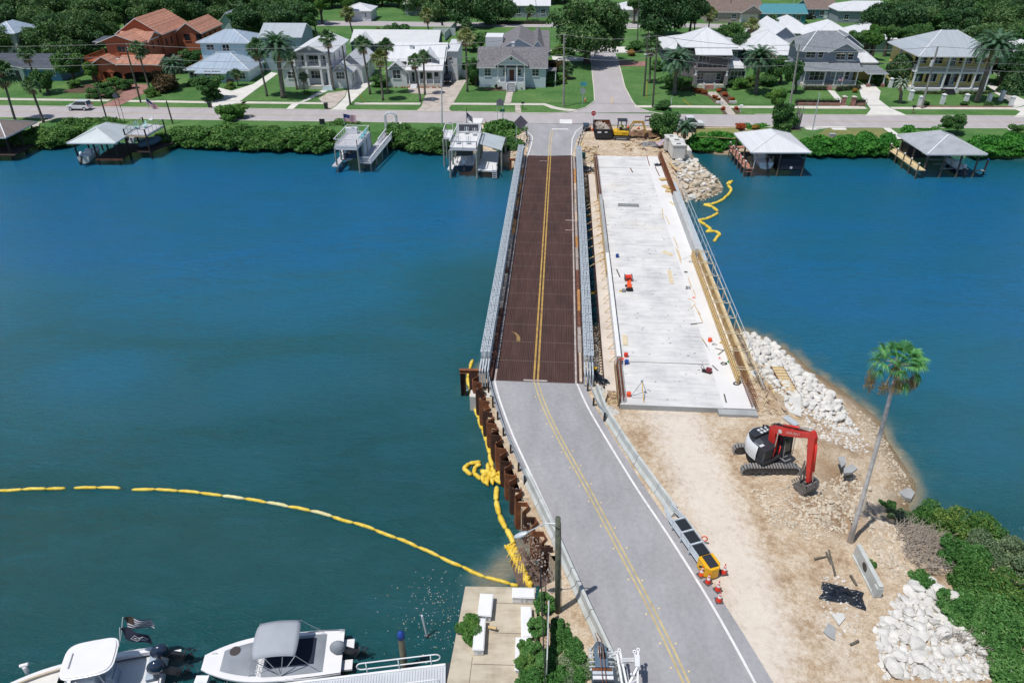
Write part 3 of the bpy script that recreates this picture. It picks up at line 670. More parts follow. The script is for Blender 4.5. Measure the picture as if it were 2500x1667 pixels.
b=MB();b.bx(-1.2,10.6,1.4,2.8,-2.6,-.5);b.bx(-1.2,10.2,58,59.4,-2.6,-.5)
for y in(17,32,46):
 b.bx(-1,10.4,y-.5,y+.5,-1.4,-.5)
 for x in(.4,3.4,6.4,9.2):b.tube([(x,y,-4),(x,y,-1.4)],.35,10)
b.build('pier',CONC,nb)
b=MB();cs=[0,0]
b.bx(-1.52,-1.47,2.2,54,-.5,-.02)
for k in range(120):b.bx(-1.68+RU(-.05,.02),-1.46,2.5+k*.43,2.56+k*.43,-.3,-.22)
b.build('edge_rebar',RUSTD,nb)
ST=[('G',210,1005,365,930),('G',210,1040,370,960),('G',215,1105,370,1030),('G',215,1190,385,1100),('G',220,1260,390,1180),('G',228,1350,400,1260),('G',232,1430,415,1345),('G',235,1540,425,1440),('H',325,125,490,35),('H',330,195,490,100)]
for i,(c,x0,y0,x1,y1)in enumerate(ST):
 o=MB().bar(p(c,x0,y0,2.2),p(c,x1,y1,2.45),.11,.09).build('timber_strut',WOOD);tag(o,nth(i)+' timber strut from the far end, bridging the gap between the two bridges','timber','timber struts spanning the gap between the bridges')
# ================================================================ SHEET PILES
def zig(P,per=1.32,amp=.5):
 out=[];pts=P;tot=0;seg=[]
 for a,c in zip(pts,pts[1:]):
  a=Vc(a);c=Vc(c);seg.append((a,c,(c-a).length))
 Ltot=sum(q[2]for q in seg)
 def at(s):
  for a,c,l in seg:
   if s<=l:return a.lerp(c,s/l),(c-a).normalized()
   s-=l
  return seg[-1][1],(seg[-1][1]-seg[-1][0]).normalized()
 s=0;k=0
 while s<Ltot:
  for ds,o in((0,-1),(.36,-1),(.62,1),(.98,1)):
   q,d=at(s+ds*per/1.32);nn=Vc((d.y,-d.x));out.append(q+nn*(-o*amp/2))
  s+=per
 return out
sw=thing('sheet_pile_wall','zigzag wall of rusty steel sheet piles holding the road bank above the water','retaining wall',(0,0,0))
Z=zig([(-3.35,49.5),(-1.75,43.07),(.55,34.3),(2.45,29.6)],1.4,.62)
hv=0
for i in range(0,len(Z)-2,2):
 b=MB();hv=2.62+.14*math.sin(i*1.7)+RU(-.05,.05)
 for j in(i,i+1):
  if j+1<len(Z):b.bar((*Z[j],(hv-1.5)/2),(*Z[j+1],(hv-1.5)/2),.05,hv+1.5)
 b.build('sheet_pile',RUST if i%8 else RUSTD,sw)
fr=thing('steel_pile_frame','brown steel beam on a post beyond the far end of the sheet piles','steel frame',(0,0,0))
a=p('I',80,305,2.7);c=p('I',310,310,2.7)
b=MB();b.bar(a,c,.3,.04);b.bar(a-Vc((0,0,.3)),c-Vc((0,0,.3)),.3,.04);b.bar(a-Vc((0,0,.15)),c-Vc((0,0,.15)),.05,.3);b.build('beam',RUST,fr)
b=MB();q=Vc((a.x+.25,a.y,0));b.bx(q.x-.2,q.x-.15,q.y-.2,q.y+.2,-1,2.35);b.bx(q.x+.2,q.x+.25,q.y-.2,q.y+.2,-1,2.35);b.bx(q.x-.15,q.x+.2,q.y-.02,q.y+.02,-1,2.35);b.build('post',RUSTD,fr)
o=MB();a=p('F',556,508,1.6);c=p('F',640,512,1.6);o.bar(a,c,.35,.3);o.bar(a-Vc((-.3,0,.2)),a-Vc((-.3,0,1.9)),.3);o.bar(c-Vc((.3,0,.2)),c-Vc((.3,0,1.9)),.3)
tag(o.build('steel_pile_frame',RUST),'small rusty beam frame left of the truss bridge near the far bank','steel frame')
# ================================================================ FLOATING BOOMS
def segs(P,L):
 P=[Vc((q[0],q[1]))for q in P];out=[P[0]];acc=0
 for a,c in zip(P,P[1:]):
  l=(c-a).length;s=L-acc
  while s<=l:out.append(a.lerp(c,s/l));s+=L
  acc=l-(s-L)
 out.append(P[-1]);return out
def boom(label,chains,L=1.75,r=.17,m=BOOMY,z=.06,group=None):
 t=thing('floating_boom',label,'floating boom',(0,0,0),0,group)
 for ch in chains:
  S=segs(ch,L)
  for a,c in zip(S,S[1:]):
   d=(c-a).length
   if d<.35:continue
   b=MB();pts=[];rs=[];side=(c-a).normalized();nn=Vc((-side.y,side.x))
   w1=RU(-.06,.06)
   for k in range(9):
    q=a.lerp(c,.005+.99*k/8)+nn*(w1*math.sin(math.pi*k/8)+RU(-.012,.012));pts.append((q.x,q.y,z+RU(-.01,.01)))
    rs.append(r*(.5 if k in(0,8)else .92 if k in(1,7)else 1)*RU(.92,1.06))
   b.tube(pts,rs,8)
   mm=m(a)if callable(m)else m
   b.build('float',mm,t,smooth=True)
  b=MB();b.tube([(q.x,q.y,-.02)for q in S],.045,5);b.build('skirt_line',RUSTD,t)
 return t
ch1=[p('W',0,228,0),p('W',160,222,0),p('W',345,218,0),p('W',540,212,0)]
ch1=[p('W',-400,232,0)]+ch1
ch2=[p('W',x,y,0)for x,y in((610,210),(820,206),(1020,213))]
ch3=[p('W',x,y,0)for x,y in((1085,222),(1210,215),(1390,227),(1570,240),(1750,262),(1930,285),(2105,312),(2275,345))]+[p('T',x,y,0)for x,y in((705,1172),(775,1190),(850,1213),(920,1240),(1000,1275),(1070,1305),(1110,1325),(1150,1338),(1190,1345))]
boom('long curving yellow floating boom across the dark green water at lower left',[ch1,ch2,ch3],1.72,.125,lambda a:BOOMP if-24<a.x<-14 and R.random()<.5 else BOOMY)
chw=[p('I',x,y,.1)for x,y in((205,215),(165,225),(180,285),(155,345),(158,405),(178,470),(190,560),(235,670),(270,780),(305,890),(340,1010),(368,1130),(392,1240))]
chw2=[p('J',x,y,.1)for x,y in((342,115),(335,250),(380,375),(440,480),(490,590),(545,720),(600,850))]
t=boom('yellow floating boom running along the foot of the sheet piles',[chw],1.5,.17)
def fine(ch,r,par,m=BOOMY,nm='float'):
 S=segs(ch,.9)
 for a,c in zip(S,S[1:]):
  if(c-a).length<.25:continue
  MB().tube([(q.x,q.y,.12+RU(-.02,.05))for q in[a.lerp(c,k/5)for k in range(6)]],[r*.6,r,r*1.05,r,r*1.02,r*.6],7).build(nm,m,par,smooth=True)
t2=boom('wide yellow boom running from the crumpled heap down to the white dock boxes',[chw2],1.4,.2,BOOMY,.12)
b=MB();nu,nv=26,8
for j in range(nv+1):
 for i in range(nu+1):
  u,v_=i/nu,j/nv;a=p('J',lerp(452,520,v_),lerp(560,600,v_),.4)if 0 else p('J',lerp(470,575,v_)+lerp(-75,0,v_)*(1-u),lerp(540,856,v_)*1.0-lerp(0,60,1-u)*0,.25);c=p('J',lerp(470,605,v_),lerp(520,858,v_),.3);q=a.lerp(c,u);q.z=.16+.14*u+.05*math.sin(u*34+v_*2)*(1-.3*v_);b.v.append(q)
b.f=[(j*(nu+1)+i,j*(nu+1)+i+1,(j+1)*(nu+1)+i+1,(j+1)*(nu+1)+i)for j in range(nv)for i in range(nu)];b.m=[0]*len(b.f);b.build('loose_fabric',BOOMY,t2)
b=MB();base_=[p('J',x,y,.3)for x,y in((450,470),(510,600),(560,720),(606,856))];rr=[p('J',x,y,.08)for x,y in((440,500),(455,640),(470,780),(490,856))]
for k in range(9):
 u=k/8;a=base_[0].lerp(base_[3],.15+.5*u);c=p('J',lerp(395,560,u),lerp(570,856,u**.7),.06)
 b.tube([a+Vc((0,0,.1)),a.lerp(c,.5)+Vc((0,0,.05)),c],[.05,.05,.015],5)
b.build('loose_strand',BOOMY,t2)
hp=thing('boom_heap','crumpled heap of yellow boom fabric against the sheet piles','floating boom',tuple(p('I',385,1300,0)))
b=MB()
for k in range(26):
 q=Vc((RU(-.75,.7),RU(-.55,.5),.12+RU(0,.16)));a=RU(0,3.1);d=Vc((math.cos(a),math.sin(a),RU(-.1,.1)))*RU(.2,.45)
 b.tube([q-d,q-d*.4+Vc((0,0,.08)),q+d*.4+Vc((0,0,.05)),q+d],[.05,.16,.15,.06],7)
b.build('fabric',BOOMY,hp,smooth=True)
for ch in([(190,1275),(100,1210),(150,1180),(280,1155)],[(275,1315),(215,1290),(205,1205),(275,1185)],[(340,1170),(345,1240),(300,1300)]):
 P_=[p('I',x,y,0)-hp.location for x,y in ch];fine(P_,.17,hp)
gch=[[(1655,785),(1690,748)],[(1632,790),(1668,752)],[(1640,800),(1672,835),(1655,880),(1590,945),(1490,990),(1392,996)],[(1392,996),(1475,1008),(1545,1068)],[(1540,1080),(1440,1135),(1335,1155)],[(1340,1160),(1385,1190),(1470,1222),(1468,1245),(1415,1247),(1418,1275),(1535,1258),(1566,1290),(1540,1330),(1478,1338),(1500,1365)]]
boom('yellow floating boom lying in loops on the blue water right of the new bridge',[[p('G',x,y,0)for x,y in c]for c in gch],1.5,.22,BOOMY)
boom('short yellow boom in the narrow gap between the two bridges',[[p('H',x,y,0)for x,y in((345,445),(400,430),(440,412))],[p('G',x,y,0)for x,y in((212,1103),(258,1106))]],1.2,.2,BOOMY)
# ================================================================ ROADSIDE BARRIERS
def wbeam(name,label,pts,side,z=G,hgt=.72,posts=2.0,cat='guardrail'):
 t=thing(name,label,cat,(0,0,0));P=[Vc((q[0],q[1]))for q in pts]
 S=segs(P,.7);b=MB()
 for a,c in zip(S,S[1:]):
  if(c-a).length<.05:continue
  d=(c-a).normalized();nn=Vc((-d.y,d.x))*side
  prof=[(.0,.12),(.07,.06),(.0,0),(.07,-.06),(.0,-.12)]
  for(o0,z0),(o1,z1)in zip(prof,prof[1:]):
   b.bar((*(a+nn*(o0+o1)/2),z+hgt-.17+(z0+z1)/2),(*(c+nn*(o0+o1)/2),z+hgt-.17+(z0+z1)/2),.03,.085)
 b.build('rail',STEEL,t)
 S=segs(P,posts)
 for q in S:
  MB().bx(q.x-.07-.16*0,q.x+.07,q.y-.09,q.y+.09,z-.3,z+hgt).build('post',DARK,t).location=(-.17*side if False else-.18,0,0)
 return t
wbeam('guardrail','steel guardrail on dark posts along the left road edge past the sheet piles',[(-2.0,49.2),(-1.75,47.2),(-1.3,45),(-.65,42),(.2,39),(1.05,36.2)],-1)
wbeam('guardrail','curved steel guardrail flaring off the right corner of the truss bridge',[(6.3,49),(6.35,47.3),(6.7,44.9),(7.35,43.1)],1)
wbeam('guardrail','galvanised guardrail left of the road at the far end of the truss bridge',[tuple(q[:2])for q in pl('F',[(680,440),(705,400),(735,340),(745,290),(735,245)],G+.5)],-1)
wbeam('guardrail','galvanised guardrail right of the road at the far end of the truss bridge',[tuple(q[:2])for q in pl('G',[(130,450),(140,380),(160,310),(190,250),(225,205)],G+.5)],1)
bmesh_prof=[(-.31,0),(.31,0),(.31,.08),(.14,.33),(.09,.82),(-.09,.82),(-.14,.33),(-.31,.08)]
def jersey(L,m=CONCB):
 b=MB();b.xprism(bmesh_prof,-L/2+.02,L/2-.02);return b
jm=jersey(3.0).build('concrete_barrier',CONCB);jm.data.materials[0]=CONCB
def barrier_row(P,labels,group,L=3.0):
 S=segs(P,L);out=[]
 for i,(a,c)in enumerate(zip(S,S[1:])):
  if(c-a).length<1:continue
  d=c-a;o=jm.copy();sc.collection.objects.link(o);o.location=(*((a+c)/2),G+.02);o.rotation_euler=(0,0,math.atan2(d.y,d.x));o.scale=(d.length/L,1,1)
  tag(o,nth(i)+' '+labels,'barrier',group);out.append(o)
 return out
barrier_row([(.95,36.9),(1.75,34.4),(2.6,31.8),(3.35,29.2),(4.15,26.4),(5.0,23.8),(5.9,20.9),(7.3,16)],'concrete barrier from the far end of the row along the left road edge','concrete barriers on the left of the road')
barrier_row([(6.95,46.9),(7.25,44.2),(7.95,41.6),(8.85,38.6),(9.9,35.6),(10.75,33.2)],'concrete barrier from the bridge, in the row between road and dirt track','concrete barriers right of the road')
o=jm.copy();bpy.data.objects.remove(jm);jm=o
cb=thing('concrete_culvert_panel','grey concrete barrier with a round pipe hole standing on the dirt at lower right','barrier',(0,0,0))
a=p('P',460,520,G);c=p('P',640,870,G);d=Vc((c-a)[:2]);mid=(a+c)/2
cb.location=mid;cb.rotation_euler=(0,0,math.atan2(d.y,d.x));ln=d.length
b=MB();n=20;cx,cz,rr_=-.2,.55,.3
b.bx(-ln/2,ln/2,-.22,.22,0,.12)
b.bx(-ln/2,cx-rr_,-.13,.13,.12,1.0);b.bx(cx+rr_,ln/2,-.13,.13,.12,1.0)
for yy in(-.13,.13):
 for k in range(n//2):
  a0=math.pi*k/(n//2);a1=math.pi*(k+1)/(n//2)
  x0,z0,x1,z1=cx+rr_*math.cos(a0),cz+rr_*math.sin(a0),cx+rr_*math.cos(a1),cz+rr_*math.sin(a1)
  for zz,sgn in((1.0,1),(.12,-1)):
   f=(0,1,2,3)if(yy<0)==(sgn>0)else(3,2,1,0)
   b.add([(x1,yy,cz+sgn*(z1-cz)),(x0,yy,cz+sgn*(z0-cz)),(x0,yy,zz),(x1,yy,zz)],[f])
b.bx(cx-rr_,cx+rr_,-.13,.13,.99,1.0)
for k in range(n):
 a0=2*math.pi*k/n;a1=2*math.pi*(k+1)/n;b.add([(cx+rr_*math.cos(a0),-.13,cz+rr_*math.sin(a0)),(cx+rr_*math.cos(a1),-.13,cz+rr_*math.sin(a1)),(cx+rr_*math.cos(a1),.13,cz+rr_*math.sin(a1)),(cx+rr_*math.cos(a0),.13,cz+rr_*math.sin(a0))],[(0,1,2,3)])
b.bx(ln/2-.35,ln/2+.02,-.2,.2,.1,.8);b.build('wall',CONCB,cb)
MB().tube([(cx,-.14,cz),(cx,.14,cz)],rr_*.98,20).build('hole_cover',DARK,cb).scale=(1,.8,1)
# ================================================================ FOLIAGE
def foliage(name,blobs,n,size,m,seed=1,up=.35,parent=None,inner=.55,droop=0):
 """leaf cards scattered through a volume made of ellipsoids"""
 rg=np.random.RandomState(seed);B=np.array([q if len(q)==6 else(*q[:3],q[3],q[3],q[3])for q in blobs],float)
 vol=(B[:,3]*B[:,4]*B[:,5])**(2/3);pr=vol/vol.sum();idx=rg.choice(len(B),n,p=pr)
 d=rg.normal(size=(n,3));d/=np.linalg.norm(d,axis=1)[:,None]
 r=inner+(1.05-inner)*rg.rand(n)**.45
 r*=1+.12*np.sin(7*d[:,0]+idx)*np.cos(6*d[:,2]+idx*2)
 P=B[idx,:3]+d*B[idx,3:]*r[:,None]
 if droop:P[:,2]-=droop*rg.rand(n)**3
 nrm=d*.6+rg.normal(size=(n,3))*.55;nrm[:,2]+=up;nrm/=np.linalg.norm(nrm,axis=1)[:,None]
 t=np.cross(nrm,rg.normal(size=(n,3)));t/=np.linalg.norm(t,axis=1)[:,None];u=np.cross(nrm,t)
 s=size*(.6+.8*rg.rand(n))[:,None]
 q=np.empty((n,4,3));q[:,0]=P-t*s;q[:,1]=P-u*s*.5;q[:,2]=P+t*s;q[:,3]=P+u*s*.5
 me=bpy.data.meshes.new(name);me.vertices.add(4*n);me.vertices.foreach_set('co',q.reshape(-1).astype(np.float32))
 me.loops.add(4*n);me.loops.foreach_set('vertex_index',np.arange(4*n,dtype=np.int32));me.polygons.add(n)
 me.polygons.foreach_set('loop_start',np.arange(0,4*n,4,dtype=np.int32));me.materials.append(m);me.update(calc_edges=True);me.validate()
 return me
LM=dict(
 oak=leafmat('oak_leaves',(.013,.036,.012),(.044,.10,.030),(.12,.18,.07)),
 dark=leafmat('dark_leaves',(.011,.034,.013),(.034,.085,.030),(.085,.15,.06)),
 mid=leafmat('mid_green_leaves',(.012,.05,.014),(.042,.11,.03),(.10,.18,.05)),
 light=leafmat('light_green_leaves',(.02,.07,.012),(.06,.15,.03),(.15,.24,.05)),
 mangrove=leafmat('mangrove_leaves',(.014,.052,.012),(.050,.13,.026),(.13,.22,.06)),
 mangr2=leafmat('bright_hedge_leaves',(.010,.06,.008),(.03,.14,.018),(.07,.22,.03)),
 ivy=leafmat('ivy_leaves',(.016,.062,.013),(.05,.14,.032),(.11,.21,.065)),
 greyg=leafmat('grey_green_leaves',(.04,.07,.03),(.10,.15,.08),(.20,.25,.14)),
 yel=leafmat('yellow_green_leaves',(.016,.065,.014),(.05,.125,.026),(.17,.22,.05)),
 red=leafmat('red_flowers',(.03,.05,.015),(.26,.05,.015),(.42,.09,.03)),orf=leafmat('orange_flowers',(.05,.07,.015),(.26,.14,.03),(.42,.26,.07)),
 purple=leafmat('purple_leaves',(.03,.02,.012),(.07,.05,.025),(.13,.10,.05)),
 palm=leafmat('palm_fronds',(.018,.05,.018),(.05,.105,.04),(.12,.19,.09)),palmy=leafmat('pale_palm_fronds',(.05,.075,.02),(.12,.15,.05),(.24,.25,.12)),
 datep=leafmat('date_palm_fronds',(.016,.045,.022),(.045,.10,.055),(.10,.18,.12)),
 dead=leafmat('dead_fronds',(.10,.065,.035),(.20,.14,.08),(.30,.22,.13),.1),
 fruit=leafmat('dry_flower_stalks',(.07,.045,.012),(.16,.105,.03),(.26,.19,.07),.1),
 wash=leafmat('fan_palm_leaves',(.02,.09,.03),(.06,.19,.06),(.16,.34,.12),.3),
 silver=leafmat('silver_palm_fronds',(.10,.14,.11),(.2,.25,.20),(.32,.37,.31)))
def fan(b,o,d,pet,r,ns,mi=0,spread=2.3,droop=.25):
 """one fan leaf: a stalk and a folded fan of narrow blades"""
 o=Vc(o);d=Vc(d).normalized();e=o+d*pet+Vc((0,0,-droop*pet*.3))
 sd=d.cross(Vc((0,0,1)));
 if sd.length<.1:sd=Vc((1,0,0))
 sd.normalize();nn=sd.cross(d).normalized()
 b.add([o+sd*.015,o-sd*.015,e-sd*.015,e+sd*.015],[(0,1,2,3)],mi)
 for k in range(ns):
  a=-spread/1+2*spread*(k+.5)/ns;a+=RU(-.04,.04)
  dr=(d*math.cos(a)+sd*math.sin(a)).normalized();rr=r*(1-.12*abs(a)/spread)*RU(.9,1.05);w_=r*math.sin(spread/ns)*.85
  s2=dr.cross(nn).normalized();m1=e+dr*rr*.55+nn*(.05*r);tip=e+dr*rr-Vc((0,0,droop*rr*(1+.5*abs(math.sin(a)))))
  b.add([e,m1-s2*w_*.55+nn*.03*r,tip,m1+s2*w_*.55-nn*.03*r],[(0,1,2,3)],mi)
def feather(b,o,az,el,L,mi=0,nl=13,droop=1.0,w=.12,ll=.44):
 """one feather frond: an arching rib with leaflets both sides"""
 o=Vc(o);pts=[];a=el;q=o.copy();st_=L/8
 for k in range(9):
  pts.append(q.copy());q=q+Vc((math.cos(az)*math.cos(a),math.sin(az)*math.cos(a),math.sin(a)))*st_;a-=droop*(.08+.045*k)
 sd=Vc((-math.sin(az),math.cos(az),0))
 for k in range(8):b.add([pts[k]-sd*.03,pts[k]+sd*.03,pts[k+1]+sd*.025,pts[k+1]-sd*.025],[(0,1,2,3)],mi)
 for k in range(nl):
  t=.12+.88*(k+.5)/nl;i=min(7,int(t*8));f=t*8-i;c=pts[i].lerp(pts[min(8,i+1)],f);d=(pts[min(8,i+1)]-pts[i]).normalized()
  l=ll*L/3*(1.15-abs(t-.45)*1.2)
  for s_ in(-1,1):
   e=c+(sd*s_*.85+d*.55).normalized()*l+Vc((0,0,-.28*l+RU(-.05,.05)));pw=d*w
   b.add([c-pw*.5,c+pw*.7,e+pw*.15,e-pw*.1],[(0,1,2,3)],mi)
def me_of(b,name,mats):
 me=bpy.data.meshes.new(name);me.from_pydata([tuple(q)for q in b.v],[],b.f)
 for x in mats:me.materials.append(x)
 me.polygons.foreach_set('material_index',b.m);me.update();return me
def sabal(seed,m=LM['palm'],dead=10,nf=54):
 R.seed(seed);b=MB()
 for k in range(nf):
  el=RU(-.45,1.45);az=k*2.4+RU(-.3,.3);fan(b,(0,0,-.1*math.cos(el)),(math.cos(az)*math.cos(el),math.sin(az)*math.cos(el),math.sin(el)),RU(.6,1.0),RU(.65,.9),10,0,1.8,.3)
 for k in range(dead):
  az=RU(0,6.28);el=RU(-1.3,-.6);fan(b,(0,0,-.3),(math.cos(az)*math.cos(el),math.sin(az)*math.cos(el),math.sin(el)),.6,.6,7,1,1.4,.4)
 b.mi=1;b.tube([(0,0,-.9),(0,0,-.45),(0,0,0)],[.16,.3,.15],7)
 return me_of(b,'crown',[m,LM['dead']])
def datepalm(seed,L=2.9,nf=70,dead=6,m=LM['datep']):
 R.seed(seed);b=MB()
 for k in range(nf):
  el=1.35-1.55*(k/nf)**.9;feather(b,(0,0,0),k*2.4+RU(-.2,.2),el,L*RU(.85,1.05),0,20,RU(.8,1.15))
 for k in range(dead):feather(b,(0,0,-.2),RU(0,6.28),-.6,L*.7,1,10,1.2)
 b.mi=1;b.tube([(0,0,-1.0),(0,0,-.4),(0,0,.1)],[.25,.42,.2],8)
 return me_of(b,'crown',[m,LM['dead']])
SAB=[sabal(11),sabal(12,dead=14),sabal(13,LM['palmy'],12)]
DAT=[datepalm(21),datepalm(22,dead=16,nf=60),datepalm(23,L=2.6,nf=40)]
SILV=datepalm(24,1.5,40,4,LM['silver'])
R.seed(99)
def crownblobs(rx,rz,n,rr,seed,flat=0):
 q=random.Random(seed);out=[]
 for k in range(n):
  a=q.uniform(0,6.28);s=q.random()**.5;z=q.uniform(-.5,1)if not flat else q.uniform(0,.6)
  k_=math.sqrt(max(.05,1-z*z*.8));out.append((rx*s*k_*math.cos(a)*.82,rx*s*k_*math.sin(a)*.82,rz*z*.8,rr*q.uniform(.7,1.25),rr*q.uniform(.7,1.25),rr*q.uniform(.5,.8)))
 return out
def branches(b,z0,blobs,r0,r1=.05):
 for q in blobs:
  e=Vc(q[:3]);b.tube([(0,0,z0),(e.x*.35,e.y*.35,z0+(e.z-z0)*.55),e],[r0,r0*.55,r1],6)
PROT={}
for nm,rx,rz,n,rr,nl,sz,key in(('oak',6.2,3.6,30,1.9,15000,.26,'oak'),('oakb',5.0,4.0,24,1.7,12000,.26,'dark'),('mid',3.6,3.0,16,1.35,8000,.22,'mid'),('light',3.0,2.6,14,1.2,7000,.2,'light')):
 bl=crownblobs(rx,rz,n,rr,hash(nm)%7+len(nm));PROT[nm]=(foliage('crown',bl,nl,sz,LM[key],5+len(nm),droop=.8 if nm[0]=='o' else 0),bl)
for nm,key,s in(('mangrove','mangrove',3),('mangrove_b','mangr2',4),('bush','mid',5),('bushl','light',6),('bushy','yel',7),('purple','purple',8),('red','red',9),('orange','orf',10)):
 PROT[nm]=(foliage('crown',crownblobs(1.5,1.1,12,.62,s),3600,.14,LM[key],s),[])
PROT['ball']=(foliage('crown',[(0,0,0,1,1,1)],4200,.085,LM['dark'],3,inner=.85),[])
PROT['cone']=(foliage('crown',[(0,0,-1+k*.22,.85*(1-k/10.5),.85*(1-k/10.5),.26)for k in range(10)],4200,.08,LM['dark'],4,inner=.8),[])
def rtree(kind,x,y,h,s,label,group=None,z0=G,tr=.28,cat='tree',name=None,sz=None,rz=None,lean=(0,0)):
 """tree: a thing with its own trunk and limbs and a crown at height h"""
 t=thing(name or 'tree',label,cat,(x,y,z0),rz if rz is not None else RU(0,6.28),group)
 me,bl=PROT[kind];sc_=s if hasattr(s,'__len__')else(s,s,s)
 c=link('crown',me,t,(lean[0],lean[1],h));c.scale=sc_
 b=MB();b.tube([(0,0,-.2),(.1,.05,h*.3),(lean[0]*.7,lean[1]*.7,h*.75),(lean[0],lean[1],h)],[tr*1.25,tr,tr*.7,tr*.45],8)
 for q in bl[:9]:
  e=Vc((q[0]*sc_[0]+lean[0],q[1]*sc_[1]+lean[1],q[2]*sc_[2]+h));st0=Vc((lean[0]*.4,lean[1]*.4,h*.42));b.tube([st0,st0.lerp(e,.5)+Vc((0,0,-.2)),e],[tr*.55,tr*.32,.05],6)
 b.build('trunk',BARK,t);return t
def bush(kind,x,y,s,label,group=None,z0=G,cat='shrub',name='shrub'):
 t=thing(name,label,cat,(x,y,z0),RU(0,6.28),group);sc_=s if hasattr(s,'__len__')else(s,s,s)
 c=link('crown',PROT[kind][0],t,(0,0,sc_[2]*.75));c.scale=sc_
 b=MB()
 for k in range(5):
  a=k*1.3;b.tube([(0,0,-.1),(math.cos(a)*.5*sc_[0],math.sin(a)*.5*sc_[1],sc_[2]*.8)],[.06,.03],5)
 b.build('stem',BARK,t);return t
def palm(kind,bx_,by,cx,cy,cz,s,label,group=None,z0=G,r=.17,m=PBARK,name='palm_tree'):
 t=thing(name,label,'palm tree',(bx_,by,z0),0,group);d=Vc((cx-bx_,cy-by,cz-z0))
 b=MB();pts=[Vc((0,0,-.2)),d*.08+Vc((-d.x*.03,0,0)),d*.35+Vc((-d.x*.06,0,0)),d*.7+Vc((-d.x*.03,0,0)),d*.97]
 b.tube(pts,[r*1.5,r*1.15,r,r*.95,r*.9],9);b.build('trunk',m,t,smooth=True)
 c=link('crown',kind,t,d);c.scale=(s,s,s);c.rotation_euler=(0,0,RU(0,6));return t
# ================================================================ ROCKS
ROCK=mat('white_limestone',(.66,.64,.60),.9,var=.16,vs=1.6,bmp=.4,bs=7)
ROCKT=mat('tan_limestone',(.58,.50,.39),.9,var=.22,vs=1.4,bmp=.4,bs=7)
def rockmesh(seed,m,sub=2):
 import bmesh
 bm=bmesh.new();bmesh.ops.create_icosphere(bm,subdivisions=sub,radius=1);q=random.Random(seed);o=q.uniform(0,50)
 ax=[Vc((q.gauss(0,1),q.gauss(0,1),q.gauss(0,1))).normalized()for _ in range(7)];lim=[q.uniform(.55,.85)for _ in ax]
 for v in bm.verts:
  d=v.co.normalized();k=1+.25*noise.noise(d*1.3+Vc((o,0,0)))
  for a,l in zip(ax,lim):
   t=d.dot(a)
   if t*k>l:k=l/t
  v.co=d*k
 me=bpy.data.meshes.new('boulder');bm.to_mesh(me);bm.free();me.materials.append(m);return me
RK=[rockmesh(i,ROCK)for i in range(7)];RKT=[rockmesh(20+i,ROCKT)for i in range(4)];RKS=[rockmesh(40+i,ROCK,1)for i in range(3)]
def hz(x,y):return hnear(x,y)if y<75 else hfar(x,y)
def scatter(c,poly,n,s0,s1,label,group,meshes=RK,mind=.62,zf=None,sink=.25):
 W_=[tuple(q[:2])for q in pl(c,poly,1.0)];x0,x1=min(q[0]for q in W_),max(q[0]for q in W_);y0,y1=min(q[1]for q in W_),max(q[1]for q in W_)
 pts=[];tr=0
 while len(pts)<n and tr<n*60:
  tr+=1;x,y=RU(x0,x1),RU(y0,y1)
  if not inpoly(x,y,W_):continue
  s=s0+(s1-s0)*R.random()**1.8
  if any((x-a)**2+(y-b_)**2<(mind*(s+q))**2*2.4 for a,b_,q in pts):continue
  pts.append((x,y,s))
 for x,y,s in pts:
  o=link('boulder',R.choice(meshes));o.location=(x,y,hz(x,y)+s*sink+RU(0,.1));o.scale=(s*RU(.85,1.25),s*RU(.8,1.1),s*RU(.55,.85));o.rotation_euler=(RU(-.4,.4),RU(-.4,.4),RU(0,6.28))
  tag(o,label,'boulder',group)
 return pts
def rubble(c,poly,n,s0,s1,name,label,m=ROCK,zz=1.5):
 W_=[tuple(q[:2])for q in pl(c,poly,zz)];x0,x1=min(q[0]for q in W_),max(q[0]for q in W_);y0,y1=min(q[1]for q in W_),max(q[1]for q in W_)
 b=MB();k=0
 src=[(list(me.vertices),list(me.polygons))for me in RKS];src=[([v.co.copy()for v in a],[tuple(f.vertices)for f in f_])for a,f_ in src]
 while k<n:
  x,y=RU(x0,x1),RU(y0,y1);k+=1
  if not inpoly(x,y,W_):continue
  s=s0+(s1-s0)*R.random()**2.5;M=Matrix.Translation((x,y,hz(x,y)+s*.2))@Matrix.Rotation(RU(0,6.28),4,'Z')@Matrix.Rotation(RU(-.5,.5),4,'X')@Matrix.Diagonal((s*1.15,s,s*.6,1))
  a,f_=R.choice(src);b.add([M@v for v in a],f_)
 o=b.build(name,m);tag(o,label,'rubble');return struct(o,'stuff')
scatter('K',[(200,80),(420,140),(560,260),(640,360),(780,480),(900,600),(960,740),(820,770),(620,690),(430,560),(330,420),(230,250)],150,.27,.62,'white limestone boulder on the bank beside the new bridge and the leaning palm','riprap boulders right of the new bridge',mind=.41)
scatter('P',[(840,900),(1030,850),(1200,960),(1330,1100),(1540,1320),(1620,1580),(700,1600),(640,1300),(620,1150),(800,1080)],105,.26,.60,'large white boulder in the pile at bottom right by the green shrubs','white boulders at bottom right',mind=.41)
scatter('G',[(1080,640),(1180,540),(1310,520),(1420,640),(1520,700),(1500,830),(1330,880),(1230,870),(1170,780)],75,.36,.72,'cream boulder on the rocky point at the far end of the new bridge','riprap boulders at the far abutment',[*RK[:3],*RKT],mind=.5)
rubble('K',[(200,70),(420,130),(580,250),(800,450),(940,600),(1080,800),(900,800),(600,700),(400,540),(260,300)],2200,.08,.26,'rubble','small white stones filling the riprap right of the new bridge')
rubble('K',[(620,720),(1080,800),(1150,880),(1100,960),(760,920),(640,830)],420,.05,.17,'rubble','crushed white stones behind the red excavator')
